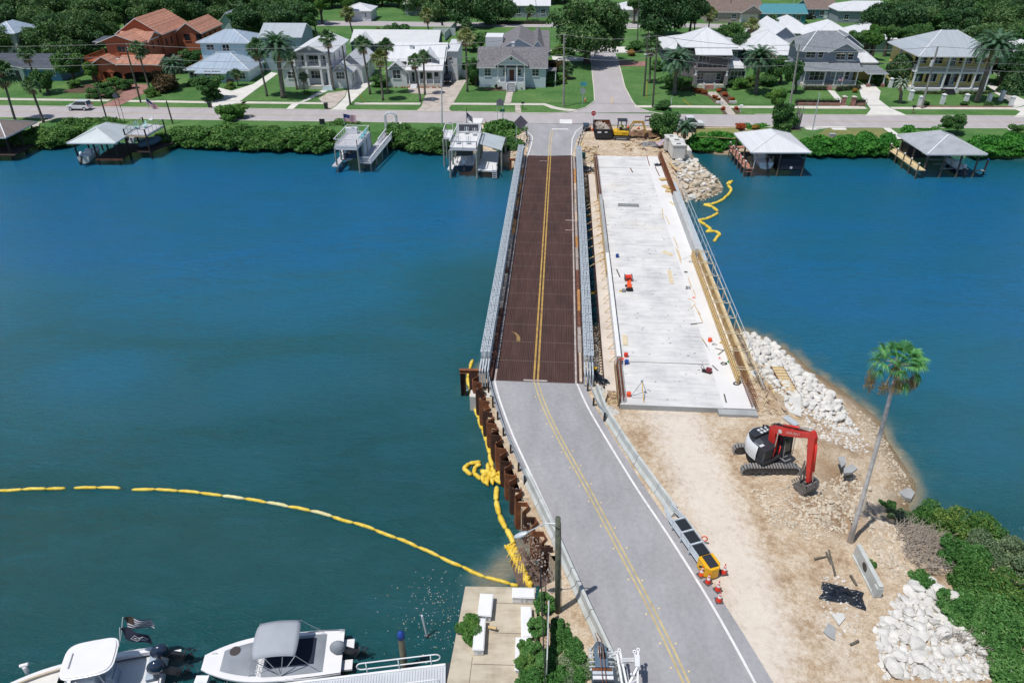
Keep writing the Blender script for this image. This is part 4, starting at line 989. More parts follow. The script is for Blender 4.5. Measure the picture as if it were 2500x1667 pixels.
rubble('P',[(820,880),(1050,830),(1350,1080),(1600,1350),(1650,1600),(660,1600),(600,1180)],1700,.08,.3,'rubble','small white stones between the boulders at bottom right')
rubble('G',[(1020,560),(1180,480),(1310,500),(1600,720),(1600,840),(1340,950),(1210,880),(1100,700)],1500,.10,.26,'rubble','pale stones covering the far rocky point',ROCKT,1)
rubble('G',[(185,560),(270,560),(300,960),(210,1000)],420,.15,.36,'rubble','cream stones under the far gap between the bridges',ROCKT,1)
rubble('H',[(360,480),(460,480),(490,1160),(400,1160)],420,.1,.34,'rubble','stones under the near gap between the bridges',ROCKT,1)
rubble('K',[(250,1250),(700,1230),(900,1100),(1000,1000),(1200,1250),(1000,1560),(420,1560)],3600,.03,.17,'gravel','broken stones scattered on the brown dug soil',ROCKT,2.3)
rubble('P',[(520,20),(700,100),(900,520),(860,840),(700,780),(560,420)],900,.04,.2,'gravel','cream stones around the foot of the leaning palm',ROCKT,1.8)
rubble('P',[(0,150),(250,200),(250,380),(0,400)],500,.04,.12,'gravel','pale cobbles below the excavator bucket',ROCKT,2.3)
rubble('P',[(180,680),(520,720),(520,1180),(180,1180)],300,.04,.12,'gravel','grey stones around the black plastic sheet',ROCK,2.2)
rubble('K',[(1000,620),(1210,760),(1330,1000),(1460,1230),(1400,1340),(1250,1150),(1100,850),(950,680)],1300,.03,.12,'gravel','shingle along the curved water edge',ROCKT,.6)
rubble('J',[(540,560),(640,640),(700,860),(480,860),(470,700)],800,.02,.08,'gravel','brown stones on the mud beside the last sheet piles',mat('brown_stone',(.30,.21,.16),.9,var=.4,vs=2),.15)
rubble('J',[(420,40),(560,130),(760,600),(820,900),(690,900),(560,330)],500,.03,.1,'gravel','loose grey stones between the sheet piles and the barriers',mat('grey_stone',(.34,.32,.31),.9,var=.3,vs=2),2.2)
rubble('P',[(0,0),(700,0),(560,450),(700,800),(640,1560),(300,1560),(150,600),(0,450)],2600,.015,.07,'gravel','fine loose stones over the sandy ground',ROCKT,2.3)
scatter('K',[(330,1210),(760,1180),(1000,1040),(1230,1260),(1000,1540),(480,1540)],26,.12,.3,'tan broken rock in the dug soil around the excavator bucket','tan rocks in the dug soil',RKT,mind=.9)
def slab(c,pts,z,h,m,label,cat='concrete slab',name='broken_slab'):
 b=MB();W_=pl(c,pts,z);b.prism([(q.x,q.y)for q in W_],z,z+h);o=b.build(name,m);return tag(o,label,cat)
slab('Q',[(1660,680),(1760,660),(1790,770),(1720,830)],2.25,.1,EDGE,'broken grey slab right of the excavator, upper one of the pair')
slab('Q',[(1750,850),(1882,790),(1960,860),(1880,920),(1750,930)],2.15,.16,EDGE,'broken grey slab right of the excavator, lower one by the palm')
slab('K',[(1330,1290),(1400,1255),(1450,1290),(1425,1340),(1380,1330)],.1,.3,EDGE,'flat brown slab at the tip of the shore')
slab('P',[(200,1150),(240,1080),(300,1120),(295,1220),(240,1190)],2.24,.08,EDGE,'flat grey slab lying on the dirt below the black plastic sheet')
slab('P',[(265,1010),(360,1000),(380,1040),(330,1100)],2.24,.1,CONC,'pale slab lying on the dirt just below the black plastic sheet')
slab('K',[(500,560),(615,590),(620,720),(540,690),(480,660)],2.0,.12,CONC,'pale square slab on the boulders near the sloping wooden ramp')
slab('K',[(230,370),(320,390),(290,440),(250,440)],1.9,.12,CONC,'pale tilted slab on the rocks beside the rebar')
# ================================================================ NEAR SIDE THINGS
R.seed(5)
pb=p('P',415,410,hnear(21.3,31));PY=pb.y
hp_=thing('fan_palm','tall leaning fan palm with a thin grey trunk standing on the dirt spit','palm tree',tuple(pb))
trk=[V('P',418,415,PY),V('P',470,230,PY),V('P',530,30,PY),V('K',1215,800,PY),V('K',1262,620,PY),V('K',1292,500,PY),V('K',1330,400,PY)]
b=MB();b.tube([q-pb for q in trk]+[V('K',1335,330,PY)-pb],[.19,.14,.12,.115,.105,.10,.15,.12],12);b.build('trunk',mat('grey_palm_trunk',(.60,.58,.57),.9,var=.2,vs=3,bmp=.5,bs=16),hp_,smooth=True)
cr0=V('K',1335,320,PY)-pb
b=MB()
for k in range(24):
 az=k*2.4;el=.05+1.1*((k*7)%24)/24
 fan(b,cr0,(math.cos(az)*math.cos(el),math.sin(az)*math.cos(el),math.sin(el)),RU(.75,1.1),RU(.62,.78),22,0,1.9,.28)
for az,el in((.3,-.2),(3.3,-.15),(2.6,-.1),(5.0,-.75),(-.4,-.35),(.9,-.05)):
 fan(b,cr0,(math.cos(az)*math.cos(el),math.sin(az)*math.cos(el),math.sin(el)),1.0,RU(.5,.62),20,0,1.7,.5)
b.build('crown',LM['wash'],hp_)
b=MB()
for k in range(10):
 az=k*.66;el=-.15-.5*R.random();d=Vc((math.cos(az)*math.cos(el),math.sin(az)*math.cos(el),math.sin(el)));e=cr0+d*1.05
 b.tube([cr0,cr0+d*.6+Vc((0,0,.15)),e,e+d*.25-Vc((0,0,.55))],[.03,.025,.02,.015],4)
b.build('dead_stalk',mat('dry_stalk',(.42,.32,.2),.8,var=.2),hp_)
bl=[(cr0.x+math.cos(a)*r,cr0.y+math.sin(a)*r,cr0.z-z,.3,.3,.42)for a,r,z in((3.3,1.25,1.15),(3.9,1.0,1.0),(2.9,1.05,.95),(4.6,.75,.95),(5.3,.5,.9),(.1,1.25,1.3),(-.2,1.05,1.0),(3.1,.6,.8),(1.5,.8,1.0))][:7]
link('dry_flowers',foliage('dry_flowers',bl,3400,.04,LM['fruit'],8,up=0,inner=.2,droop=.35),hp_)
b=MB();q=cr0-Vc((0,0,.5))
for k in range(14):
 a=k*.9;b.tube([cr0+Vc((0,0,.1)),q+Vc((math.cos(a)*.22,math.sin(a)*.22,0)),q+Vc((math.cos(a)*.15,math.sin(a)*.15,-.5))],[.03,.06,.01],4)
b.build('dead_boot',mat('palm_boot',(.20,.10,.07),.9,var=.3),hp_)
def nshrub(mk,blobs,n,size,seed,label,group=None,name='shrub',cat='shrub',z=None):
 cx=sum(q[0]for q in blobs)/len(blobs);cy=sum(q[1]for q in blobs)/len(blobs);zz=max(-.2,hnear(cx,cy))-.1 if z is None else z
 t=thing(name,label,cat,(cx,cy,zz),0,group);B=[(q[0]-cx,q[1]-cy,*q[2:])for q in blobs]
 link('leaves',foliage('leaves',B,n,size,LM[mk],seed,inner=.6),t)
 b=MB()
 for q in B:b.tube([(q[0]*.4,q[1]*.4,-.3),(q[0]*.9,q[1]*.9,q[2]*.6),(q[0],q[1],q[2])],[.06,.04,.02],5)
 b.build('stem',BARK,t);return t
def B_(c,x,y,z,r,rz=None,n=7,sp=.75,seed=0):
 q=random.Random(seed+int(x));w0=p(c,x,y,z+.5);h0=hnear(w0.x,w0.y);w0=p(c,x,y,max(0,h0)+.5);out=[]
 for k in range(n*2):
  a=q.uniform(0,6.28);s=q.random()**.5*(sp+.15)*r;rr=r*q.uniform(.18,.42);out.append((w0.x+s*math.cos(a),w0.y+s*math.sin(a),(rz or r)*q.uniform(.1,1.0),rr,rr*q.uniform(.7,1.2),rr*.8))
 return out
for c,x,y,z,r,rz,mk,n,sz,lab in(
 ('P',1050,210,.6,1.5,1.2,'mangrove',9000,.075,'rounded green shrub at the water edge, nearest the leaning palm'),
 ('P',1270,330,.6,1.6,1.2,'yel',9000,.075,'yellow-flecked green shrub on the near right bank by the water'),
 ('P',1480,390,.6,1.6,1.3,'mangrove',9000,.075,'green shrub on the near right bank between the yellow-flecked and the grey-green ones'),
 ('P',1530,540,.8,1.6,1.4,'greyg',10000,.07,'grey-green small-leaved shrub on the near right bank by the water'),
 ('P',1740,620,.8,1.8,1.5,'greyg',11000,.07,'grey-green shrub at the right edge of the photo'),
 ('P',1250,520,1,1.4,.9,'ivy',9000,.08,'low bright green vine shrub behind the tangle of dead twigs'),
 ('P',1420,720,1,1.5,1.0,'mangrove',9000,.08,'dull green shrub with a bare branch below the grey-green one'),
 ('P',1640,800,1,1.7,1.1,'yel',9500,.08,'yellowish shrub on the right bank above the carpet of vines'),
 ('P',1260,930,1.2,1.3,.7,'ivy',11000,.085,'bright green vines spilling beside the top of the white boulder pile'),
 ('P',1480,1020,1.2,1.5,.8,'ivy',12000,.085,'bright green vines covering the bank right of the white boulders'),
 ('P',1700,1000,1.2,1.6,.9,'ivy',12000,.085,'bright green vines at the right edge of the photo'),
 ('P',1560,1220,1.2,1.4,.7,'ivy',11000,.085,'bright green vines right of the middle of the white boulder pile'),
 ('P',1780,1250,1.2,1.5,.8,'ivy',11000,.085,'bright green vines low on the right edge of the photo'),
 ('P',1700,1480,1.2,1.5,.7,'ivy',12000,.085,'bright green vines in the bottom right corner'),
 ('P',820,150,1,.8,.5,'greyg',3500,.07,'small pale weedy shrub between the palm and the water'),
 ('P',740,60,1,.55,.4,'mid',2500,.06,'small green weed by the water just right of the leaning trunk'),
 ('P',590,540,2.2,.4,.3,'ivy',1800,.06,'little green weed beside the concrete panel with the pipe hole'),
 ('P',960,680,1.4,.7,.45,'ivy',3500,.07,'small green vine patch among the dead twigs')):
 nshrub(mk,B_(c,x+(70 if x>900 else 0),y+10,z,r,rz,11,seed=n),int(n*1.15),sz,int(x+y),lab)
def twigs(name,label,c,poly,n,L,z,m,rr=.018):
 W_=pl(c,poly,z);W2=[tuple(q[:2])for q in W_];x0,x1=min(q[0]for q in W2),max(q[0]for q in W2);y0,y1=min(q[1]for q in W2),max(q[1]for q in W2);b=MB();k=0
 while k<n:
  x,y=RU(x0,x1),RU(y0,y1)
  if not inpoly(x,y,W2):continue
  k+=1;a=R.gauss(.2,.7);l=L*RU(.4,1);z0=hnear(x,y)+RU(.05,.5)
  b.tube([(x,y,z0),(x+math.cos(a)*l*.5+RU(-.1,.1),y+math.sin(a)*l*.5,z0+RU(0,.35)),(x+math.cos(a)*l,y+math.sin(a)*l,z0+RU(-.1,.3))],[rr,rr*.8,rr*.3],4)
 return struct(tag(b.build(name,m),label,'brush'),'stuff')
TW=mat('dead_twigs',(.36,.31,.26),.9,var=.3,vs=3)
twigs('dead_brush','tangle of dead grey-brown twigs in front of the shrubs','P',[(760,330),(1000,330),(1150,480),(1180,760),(980,800),(800,640),(740,450)],420,1.5,1.2,TW)
twigs('dead_brush','dead twigs caught on the white boulders','P',[(980,1230),(1150,1230),(1480,1350),(1500,1560),(1350,1450),(1050,1300)],110,.7,1.3,TW)
o=MB().tube([p('P',1395,970,1.2),p('P',1440,880,1.6),p('P',1480,810,2.0)],[.08,.06,.04],7).build('bare_log',mat('bare_wood',(.28,.2,.15),.9,var=.3));tag(o,'bare brown branch leaning among the green shrubs at right','log')
o=MB().tube([p('P',870,690,1.3),p('P',950,760,1.3),p('P',1020,800,1.3)],[.16,.15,.13],8).build('grey_log',mat('grey_log',(.45,.40,.35),.9,var=.25,vs=2));tag(o,'weathered grey log lying by the tangle of dead twigs','log')
EO=(18.25,38.25);EH=rad(-62)
def plane(c,x,y,o=EO,h=EH):
 r=ray(c,x,y);n=(-math.sin(h),math.cos(h));t=(o[0]*n[0]+o[1]*n[1])/(r.x*n[0]+r.y*n[1]);return CPOS+r*t
ex=thing('excavator','red and white tracked excavator digging on the dirt near the leaning palm','excavator',(18.15,38.35,G));EB=Vc(ex.location)
TRK=mat('dusty_track_steel',(.10,.10,.10),.7,.3,var=.35,vs=4);SHOE=mat('shiny_track_shoes',(.42,.41,.40),.5,.5,var=.2)
EXR=mat('excavator_red',(.60,.035,.025),.38,var=.12,coat=.3,vs=1.5);EXW=mat('excavator_white',(.62,.64,.66),.35,var=.06,coat=.3)
for yy,nm in((-1.15,'track'),(1.05,'track')):
 b=MB();L=4.0;hh=.78;rr=hh/2;n=44;path=[]
 for k in range(n):
  t=k/n*(2*(L-hh)+2*math.pi*rr)
  if t<L-hh:path.append((-(L-hh)/2+t,hh,0))
  elif t<L-hh+math.pi*rr:a=(t-(L-hh))/rr;path.append(((L-hh)/2+rr*math.sin(a),rr+rr*math.cos(a),a))
  elif t<2*(L-hh)+math.pi*rr:path.append(((L-hh)/2-(t-(L-hh)-math.pi*rr),0,math.pi))
  else:a=(t-2*(L-hh)-math.pi*rr)/rr;path.append((-(L-hh)/2-rr*math.sin(a),rr-rr*math.cos(a),math.pi+a))
 for x,z,a in path:
  q=Quaternion((0,1,0),a);b.cb((x,yy,z),(.125,.5,.07),q=q,mi=1);b.cb(Vc((x,yy,z))+(q@Vc((.03,0,.045))),(.03,.5,.04),q=q,mi=1);b.cb((x,yy,z),(.16,.3,.05),q=q)
 b.build(nm,[TRK,SHOE],ex)
 b=MB();b.bx(-1.55,1.55,yy-.17,yy+.17,.2,.58)
 for x in(-1.6,1.6):b.tube([(x,yy-.2,.39),(x,yy+.2,.39)],.32,16)
 for x in(-1,-.5,0,.5,1):b.tube([(x,yy-.22,.16),(x,yy+.22,.16)],.13,10)
 b.build('track_frame',TRK,ex)
b=MB();b.bx(-.8,.8,-1,.95,.35,.8);b.tube([(0,0,.75),(0,0,1.0)],.62,20)
b.build('undercarriage',DARK,ex)
M=Matrix.Translation((-.15,.1,0))@Matrix.Rotation(EH,4,'Z')
pl_=[(1.35*math.cos(a)-.05,1.28*math.sin(a))for a in[rad(100+160*k/12)for k in range(13)]]+[(.35,-1.28),(1.05,-1.15),(1.1,-.55)]
pw=[(x*1.04,y*1.04)for x,y in pl_]
b=MB(M);b.prism(pl_+[(1.1,.3),(.3,1.25)],1.0,1.25);b.build('deck_plate',DARK,ex)
b=MB(M);arc=[(1.42*math.cos(a)-.05,1.32*math.sin(a))for a in[rad(100+150*k/14)for k in range(15)]]+[(-.1,-1.34),(.4,-1.32)];ins=[(x*.72,y*.74)for x,y in arc]
n=len(arc);lo=[(x*.97,y*.97,1.0)for x,y in arc];mid_=[(x,y,1.55)for x,y in arc];hi=[(x*.93,y*.93,2.18)for x,y in arc];it=[(x,y,2.2)for x,y in ins]
b.add(lo+mid_+hi+it,[(r_*n+i,r_*n+i+1,(r_+1)*n+i+1,(r_+1)*n+i)for r_ in range(3)for i in range(n-1)]);b.build('counterweight',EXW,ex,smooth=True)
b=MB(M);b.prism([(x*.93,y*.93)for x,y in pl_]+[(.9,-.1),(-.3,.9)],1.25,2.22);b.bx(-1.0,-.35,-.85,.9,2.22,2.42);b.build('engine_hood',DARK,ex,bev=.04)
b=MB(M)
for i in range(3):
 for j in range(2):b.bx(-.9+j*.28,-.7+j*.28,-.2+i*.3,0+i*.3,2.421,2.43)
b.bx(-.1,.5,-1.12,-.75,2.225,2.24);b.build('hatch',EXW,ex)
b=MB(M);b.bx(.35,.95,-1.1,-.6,1.25,1.9);b.bx(-.2,.3,-1.1,-.6,2.22,2.3);b.build('tool_box',mat('dark_grey_paint',(.07,.08,.09),.5),ex)
b=MB(M);b.tube([(-.8,.3,2.4),(-.8,.3,2.75)],.06,8);b.build('exhaust',DARK,ex)
b=MB(M)
for x in(-.35,1.2):
 for y in(.42,1.25):b.bar((x+(-.18 if x>0 else 0),y,2.8),(x,y,1.15),.08)
b.bx(-.38,1.05,.38,1.29,2.78,2.88);b.bx(-.38,1.24,.38,1.29,1.1,1.5);b.build('cab_frame',DARK,ex)
b=MB(M);b.add([(1.19,.46,1.5),(1.19,1.21,1.5),(1.02,1.21,2.78),(1.02,.46,2.78)],[(0,1,2,3)]);b.add([(-.34,1.27,1.5),(1.18,1.27,1.5),(1.02,1.27,2.78),(-.34,1.27,2.78)],[(0,1,2,3)]);b.add([(-.34,.4,1.5),(1.18,.4,1.5),(1.02,.4,2.78),(-.34,.4,2.78)],[(0,1,2,3)]);b.build('cab_window',GLASS,ex)
b=MB(M);b.bar((1.32,.4,1.3),(1.2,.4,2.7),.035);b.bar((1.32,1.3,1.3),(1.2,1.3,2.7),.035);b.bar((1.32,.4,1.3),(1.32,1.3,1.3),.05);b.bar((1.55,.4,1.12),(1.55,1.3,1.12),.07);b.bar((1.1,.4,1.12),(1.55,.4,1.12),.07);b.build('cab_guard',mat('worn_grey',(.3,.3,.3),.5),ex)
f0,f1,f2,f3,f4=[plane('Q',*q)-EB for q in((655,600),(690,235),(1285,335),(1215,1040),(1160,1310))]
hd=Vc((math.cos(EH),math.sin(EH),0));sd=Vc((-math.sin(EH),math.cos(EH),0))
def platebeam(b,pts,ws,th):
 n=len(pts);vs=[]
 for i,q in enumerate(pts):
  d=(pts[min(i+1,n-1)]-pts[max(i-1,0)]).normalized();nn=d.cross(sd).normalized()
  for s1,s2 in((-1,-1),(1,-1),(1,1),(-1,1)):vs.append(q+nn*(s1*ws[i]/2)+sd*(s2*th/2))
 fs=[(4*i+j,4*i+(j+1)%4,4*i+4+(j+1)%4,4*i+4+j)for i in range(n-1)for j in range(4)]+[(3,2,1,0),(4*n-4,4*n-3,4*n-2,4*n-1)]
 b.add(vs,fs)
b=MB();platebeam(b,[f0,f0.lerp(f1,.5),f1,f1.lerp(f2,.3),f1.lerp(f2,.7),f2],[.35,.55,.62,.6,.48,.28],.38);bo=b.build('boom',EXR,ex,bev=.03)
b=MB();s0=f2+(f2-f3).normalized()*.35;platebeam(b,[s0,f2,f2.lerp(f3,.25),f2.lerp(f3,.6),f3],[.2,.55,.5,.38,.24],.32);b.build('stick',EXR,ex,bev=.03)
def cyl(name,a,c,r,par=ex,f=.55,off=Vc((0,0,0))):
 a=a+off;c=c+off;b=MB();b.tube([a,a.lerp(c,f)],r,10);b.build(name,EXR,par,smooth=True)
 b=MB();b.tube([a.lerp(c,f),c],r*.5,8);b.build('piston',mat('chrome',(.7,.7,.72),.2,.9,var=.05),par)
up_=(f2-f1).normalized().cross(sd);up_=up_ if up_.z>0 else-up_
cyl('hydraulic_cylinder',f1.lerp(f2,.28)+up_*.42,s0+up_*.1,.085)
fl=Vc((.35,-.2,1.3));base_p=f0+hd*.35-Vc((0,0,.6))
for s_ in(-.33,.33):cyl('hydraulic_cylinder',base_p+sd*s_,f1.lerp(f2,.2)+sd*s_*.95-up_*.05,.08,f=.5)
kk=f2.lerp(f3,.12)+hd*.34;cyl('hydraulic_cylinder',kk,f3+hd*.28+Vc((0,0,.25)),.075,f=.72)
b=MB()
for s_ in(-.12,0,.12):b.tube([f0+sd*s_+up_*.1,f1+sd*s_+up_*.42,f1.lerp(f2,.5)+sd*s_+up_*.36,f2+sd*(s_+.1)+up_*.1,f2.lerp(f3,.3)-hd*.35+sd*s_],.022,5)
b.build('hose',BLACK,ex)
b=MB();qv=f3;dn_=Vc((0,0,-1));bw=.5
prof=[(.32,.05),(.42,-.35),(.25,-.85),(-.25,-.98),(-.75,-.55),(-.6,-.48),(-.22,-.82),(.15,-.72),(.28,-.35),(.2,.05)]
for s0_,s1_ in((-bw,bw),):
 vs=[qv+hd*x+Vc((0,0,z))+sd*s0_ for x,z in prof]+[qv+hd*x+Vc((0,0,z))+sd*s1_ for x,z in prof];n=len(prof)
 b.add(vs,[(i,(i+1)%n,n+(i+1)%n,n+i)for i in range(n)])
for s_ in(-bw,bw):b.add([qv+hd*x+Vc((0,0,z))+sd*(s_*1.01)for x,z in((.2,.1),(.42,-.35),(.25,-.85),(-.25,-.98),(-.75,-.55),(-.3,-.1))],[(0,1,2,3,4,5)])
for k in range(5):q=qv-hd*.78+Vc((0,0,-.55))+sd*(-bw+.1+k*.2);b.bar(q,q-hd*.18+Vc((0,0,.1)),.07)
BUCK=mat('muddy_bucket_steel',(.20,.18,.17),.8,.2,var=.35,vs=4,bmp=.4)
b.build('bucket',BUCK,ex)
b=MB();th=f3.lerp(f2,.42)-hd*.3
for s_ in(-.16,.16):
 platebeam(b,[th+sd*s_,th.lerp(f3,.6)-hd*.35+sd*s_,f3-hd*.5-Vc((0,0,.3))+sd*s_],[.08,.16,.1],.05)
b.bar(f3-hd*.1-Vc((0,0,.1))-sd*.25,f3-hd*.1-Vc((0,0,.1))+sd*.25,.2);b.build('thumb',BUCK,ex)
bd=(f2-f1).normalized();nrm=-sd if(-sd).dot(Vc((0,-1,0)))>0 else sd;nrm=-sd if((CPOS-EB).dot(-sd)>0)else sd
yv=nrm.cross(bd);MM=Matrix((bd,yv,nrm)).transposed().to_4x4();MM.translation=f1.lerp(f2,.56)+nrm*.2
if yv.z<0:MM=Matrix((-bd,-yv,nrm)).transposed().to_4x4();MM.translation=f1.lerp(f2,.56)+nrm*.2
text_mesh('lettering','LINK-BELT',.26,mat('faded_lettering',(.62,.42,.42),.5),ex,MM,.004)
b=MB();c_=f1.lerp(f2,.22)+nrm*.195;b.tube([c_,c_+nrm*.012],.15,18);b.build('badge',EXW,ex)
cu=thing('crash_cushion','grey steel crash cushion with black panels and a yellow nose beside the orange cones','crash cushion',(0,0,0))
c0=Vc((10.55,32.6));c1=Vc((12.05,28.15));dd=(c1-c0);cl0=dd.length;cu.location=(*c0,G+.02);cu.rotation_euler=(0,0,math.atan2(dd.y,dd.x))
b=MB()
for s_ in(-.42,.42):
 for z in(.42,.6,.78):b.tube([(-.9,s_*.55,z),(0,s_,z),(cl0-1.0,s_*1.02,z)],.05,6)
 b.bx(0,cl0-1.0,s_-.015,s_+.015,.35,.85)
b.build('side_rail',STEEL,cu)
b=MB()
for k in range(4):x=.5+k*1.05;b.bx(x-.06,x+.06,-.47,.47,.1,.92)
b.bx(.4,3.7,-.46,-.40,.86,.9);b.bx(.4,3.7,.40,.46,.86,.9);b.build('frame',STEEL,cu)
for k in range(3):MB().bx(.6+k*1.05,1.4+k*1.05,-.38,.38,.3,.87).build('panel',mat('black_panel',(.02,.024,.03),.5),cu,bev=.02)
nb_=[(cl0-1.1,-.5),(cl0-.25,-.5),(cl0+.05,-.25),(cl0+.05,.25),(cl0-.25,.5),(cl0-1.1,.5)]
b=MB();b.prism(nb_,.12,.95);b.build('nose',mat('nose_yellow',(.80,.42,.01),.4,var=.06),cu,bev=.03)
MB().bx(cl0-1.05,cl0-.1,-.3,.3,.951,.97).build('top_cover',DARK,cu)
b=MB();b.bar((cl0-.85,-.503,.35),(cl0-.5,-.503,.7),.12,.006,up=(0,1,0));b.bar((cl0-.65,-.503,.3),(cl0-.3,-.503,.6),.12,.006,up=(0,1,0));b.build('black_chevron',BLACK,cu)
o=thing('fire_hydrant','yellow hydrant-like post with a dark base behind the barrier by the crash cushion','post',tuple(p('O',1072,300,G+.05)))
b=MB();b.tube([(0,0,.15),(0,0,.6)],.09,10);b.ell((0,0,.62),(.11,.11,.09));b.tube([(-.16,0,.45),(.16,0,.45)],.05,8);b.build('body',YEL,o);MB().tube([(0,0,0),(0,0,.16)],.18,10).build('base',BLACK,o)
o=thing('hose_reel','orange coil hanging on the right side of the crash cushion','coil',tuple(p('O',1242,400,G+.4)))
b=MB();b.tube([(.17*math.cos(a),.1*math.sin(a*.5),.2*math.sin(a)+.1)for a in[k*.45 for k in range(15)]],.04,6);b.build('coil',ORANGE,o)
CON=mat('cone_orange',(.85,.10,.02),.4,var=.08);CONR=mat('cone_red',(.75,.045,.02),.4,var=.08)
def cone(label,loc,group,m=CON,h=.72,base_m=None,rz=0):
 t=thing('traffic_cone',label,'traffic cone',loc,rz,group)
 b=MB();b.tube([(0,0,.04),(0,0,h*.42)],[.17,.11],16);b.tube([(0,0,h*.62),(0,0,h*.72)],[.075,.06],16);b.tube([(0,0,h*.86),(0,0,h),(0,0,h+.03)],[.043,.03,.012],16);b.build('cone',m,t)
 b=MB();b.tube([(0,0,h*.42),(0,0,h*.62)],[.112,.077],16);b.tube([(0,0,h*.72),(0,0,h*.86)],[.062,.045],16);b.build('reflective_band',mat('reflective_white',(.78,.78,.78),.4),t)
 MB().prism([(-.22,-.2),(-.2,-.22),(.2,-.22),(.22,-.2),(.22,.2),(.2,.22),(-.2,.22),(-.22,.2)],0,.05).build('base',base_m or mat('cone_base',(.09,.08,.08),.8),t)
 return t
cg='orange cones around the crash cushion'
for(x,y),lab,m,rz in zip([(1215,685),(1270,745),(1350,805),(1360,895),(1400,665)],['bright orange cone touching the left side of the yellow nose','red-orange cone directly in front of the yellow nose','orange cone second nearest the camera, second from the bottom of the group','orange cone nearest the camera, lowest of the group','orange cone standing right of the yellow nose'],[CON,CONR,CONR,CONR,CONR],(.5,.6,.5,0,.15)):
 q=p('O',x,y,G+.02);cone(lab,tuple(q),cg,m,.8,rz=rz)
ub=p('J',795,1040,G);
up2=thing('street_lamp','green-grey wooden pole carrying a street lamp over the sheet piles','street lamp',tuple(ub))
tp=V('J',795,345,ub.y)-ub
MB().tube([(0,0,-.3),Vc((0,0,0)).lerp(tp,.5),tp],[.17,.155,.14],12).build('pole',mat('green_pole',(.115,.125,.09),.85,var=.35,vs=3,bmp=.5,bs=22),up2,smooth=True)
la=V('J',560,455,ub.y+.15)-ub;lb=V('J',480,485,ub.y+.15)-ub;m1=V('J',700,385,ub.y+.1)-ub;m0=V('J',780,385,ub.y)-ub
MB().tube([m0,m1,la],[.03,.03,.03],8).build('arm',STEEL,up2)
q=(lb-la);b=MB();b.ell(la.lerp(lb,.5),(q.length*.68,.17,.12),14,8,q=Vc((1,0,0)).rotation_difference(q));b.tube([la.lerp(lb,.3)+Vc((0,0,.1)),la.lerp(lb,.3)+Vc((0,0,.18))],.04,8);b.build('lamp_head',mat('lamp_grey',(.55,.6,.64),.4,.2,var=.05),up2,smooth=True)
b=MB();b.tube([m0+Vc((.25,0,.05)),m0+Vc((.3,0,-1)),Vc((.2,0,0))],.012,4);b.tube([m0+Vc((-.2,-.1,.0)),m0+Vc((.2,-.16,-.3))],.02,4);b.build('cable',BLACK,up2)
STUD=mat('stud_yellow',(.80,.62,.32),.5,var=.1)
for SN,y in enumerate((46.2,44.2,42.6,41.4,39.5,37.9,36.0,34.4,32.2,30.4,28.2,25.9,23.9,22.3)):
 for s_ in((-.42,),(.42,))if y<40 else((-.45,),):
  x=at_y(cy_,y)+s_[0]+RU(-.05,.05);o=MB().yprism([(-.055,0),(.055,0),(.035,.03),(-.035,.03)],-.045,.045).build('road_stud',STUD);o.location=(x,y+RU(-.2,.2),G+.031);o.rotation_euler=(0,0,RU(0,1));tag(o,nth(SN)+' yellow stud from the bridge, %s of the yellow lines'%('left' if s_[0]<0 else 'right'),'road stud','reflective studs along the centre line')
# ================================================================ DOCK, GANGWAY AND BOATS (bottom left)
DZ=1.55
def dockmat():
 m,nt,b=base('dock_concrete');v=pos(nt);f=noi(nt,pos(nt,.5,2.2,1),.9,6,.65);f2=noi(nt,v,1.6,5)
 c=ramp(nt,MT(nt,'ADD',MT(nt,'MULTIPLY',f,.6),MT(nt,'MULTIPLY',f2,.4)),[(.34,(.36,.30,.22)),(.52,(.50,.44,.34)),(.7,(.57,.51,.42))])
 L_(b,'Base Color',c);L_(b,'Roughness',.9);return m
dk=thing('concrete_dock','tan concrete dock platform with white boxes at the bottom of the photo','dock',(0,0,0))
c=pl('N',[(1412,157),(2290,170)],DZ)+[Vc((1.50,6,DZ)),Vc((-5.0,6,DZ)),p('N',1180,1365,DZ)]
b=MB();b.prism([(q.x,q.y)for q in c],DZ-.45,DZ);b.build('slab',dockmat(),dk)
J_=lambda a,c_:MB().bar(p('N',*a,DZ+.003),p('N',*c_,DZ+.003),.03,.006).build('joint',mat('dark_joint',(.12,.10,.08),.9),dk)
J_((1800,362),(2280,385));J_((1750,735),(2100,745));J_((1500,1125),(2200,1145));J_((1500,1040),(1460,1365))
b=MB();
for y in(27.6,24,20.5,17):
 for x in(-2.6,-.6,1.2):b.tube([(x,y,-2),(x,y,DZ-.45)],.18,8)
b.build('pile',WOODG,dk)
BOXW=mat('dock_box_white',(.76,.76,.77),.4,var=.04)
def dockbox(label,pts,h):
 P=[p('N',*q,DZ+h)for q in pts];a,b_,c_=P[0],P[1],P[2]
 mid=(P[0]+P[2])/2;u=Vc((b_-a)[:2]);v=Vc((c_-b_)[:2]);t=thing('dock_box',label,'storage box',(mid.x,mid.y,DZ),math.atan2(u.y,u.x));w_,d_=u.length,v.length
 MB().bx(-w_/2+.05,w_/2-.05,-d_/2+.05,d_/2-.05,.02,h-.1).build('body',BOXW,t,bev=.02)
 b=MB();b.bx(-w_/2,w_/2,-d_/2,d_/2,h-.1,h-.05);b.prism([(-w_/2+.04,-d_/2+.04),(w_/2-.04,-d_/2+.04),(w_/2-.04,d_/2-.04),(-w_/2+.04,d_/2-.04)],h-.05,h);b.build('lid',BOXW,t,bev=.02)
 b=MB()
 for s_ in(-.2,.2):b.bx(s_*w_*.5-.04,s_*w_*.5+.04,-d_/2-.015,-d_/2+.05,h-.28,h-.14)
 b.build('latch',STEEL,t);return t
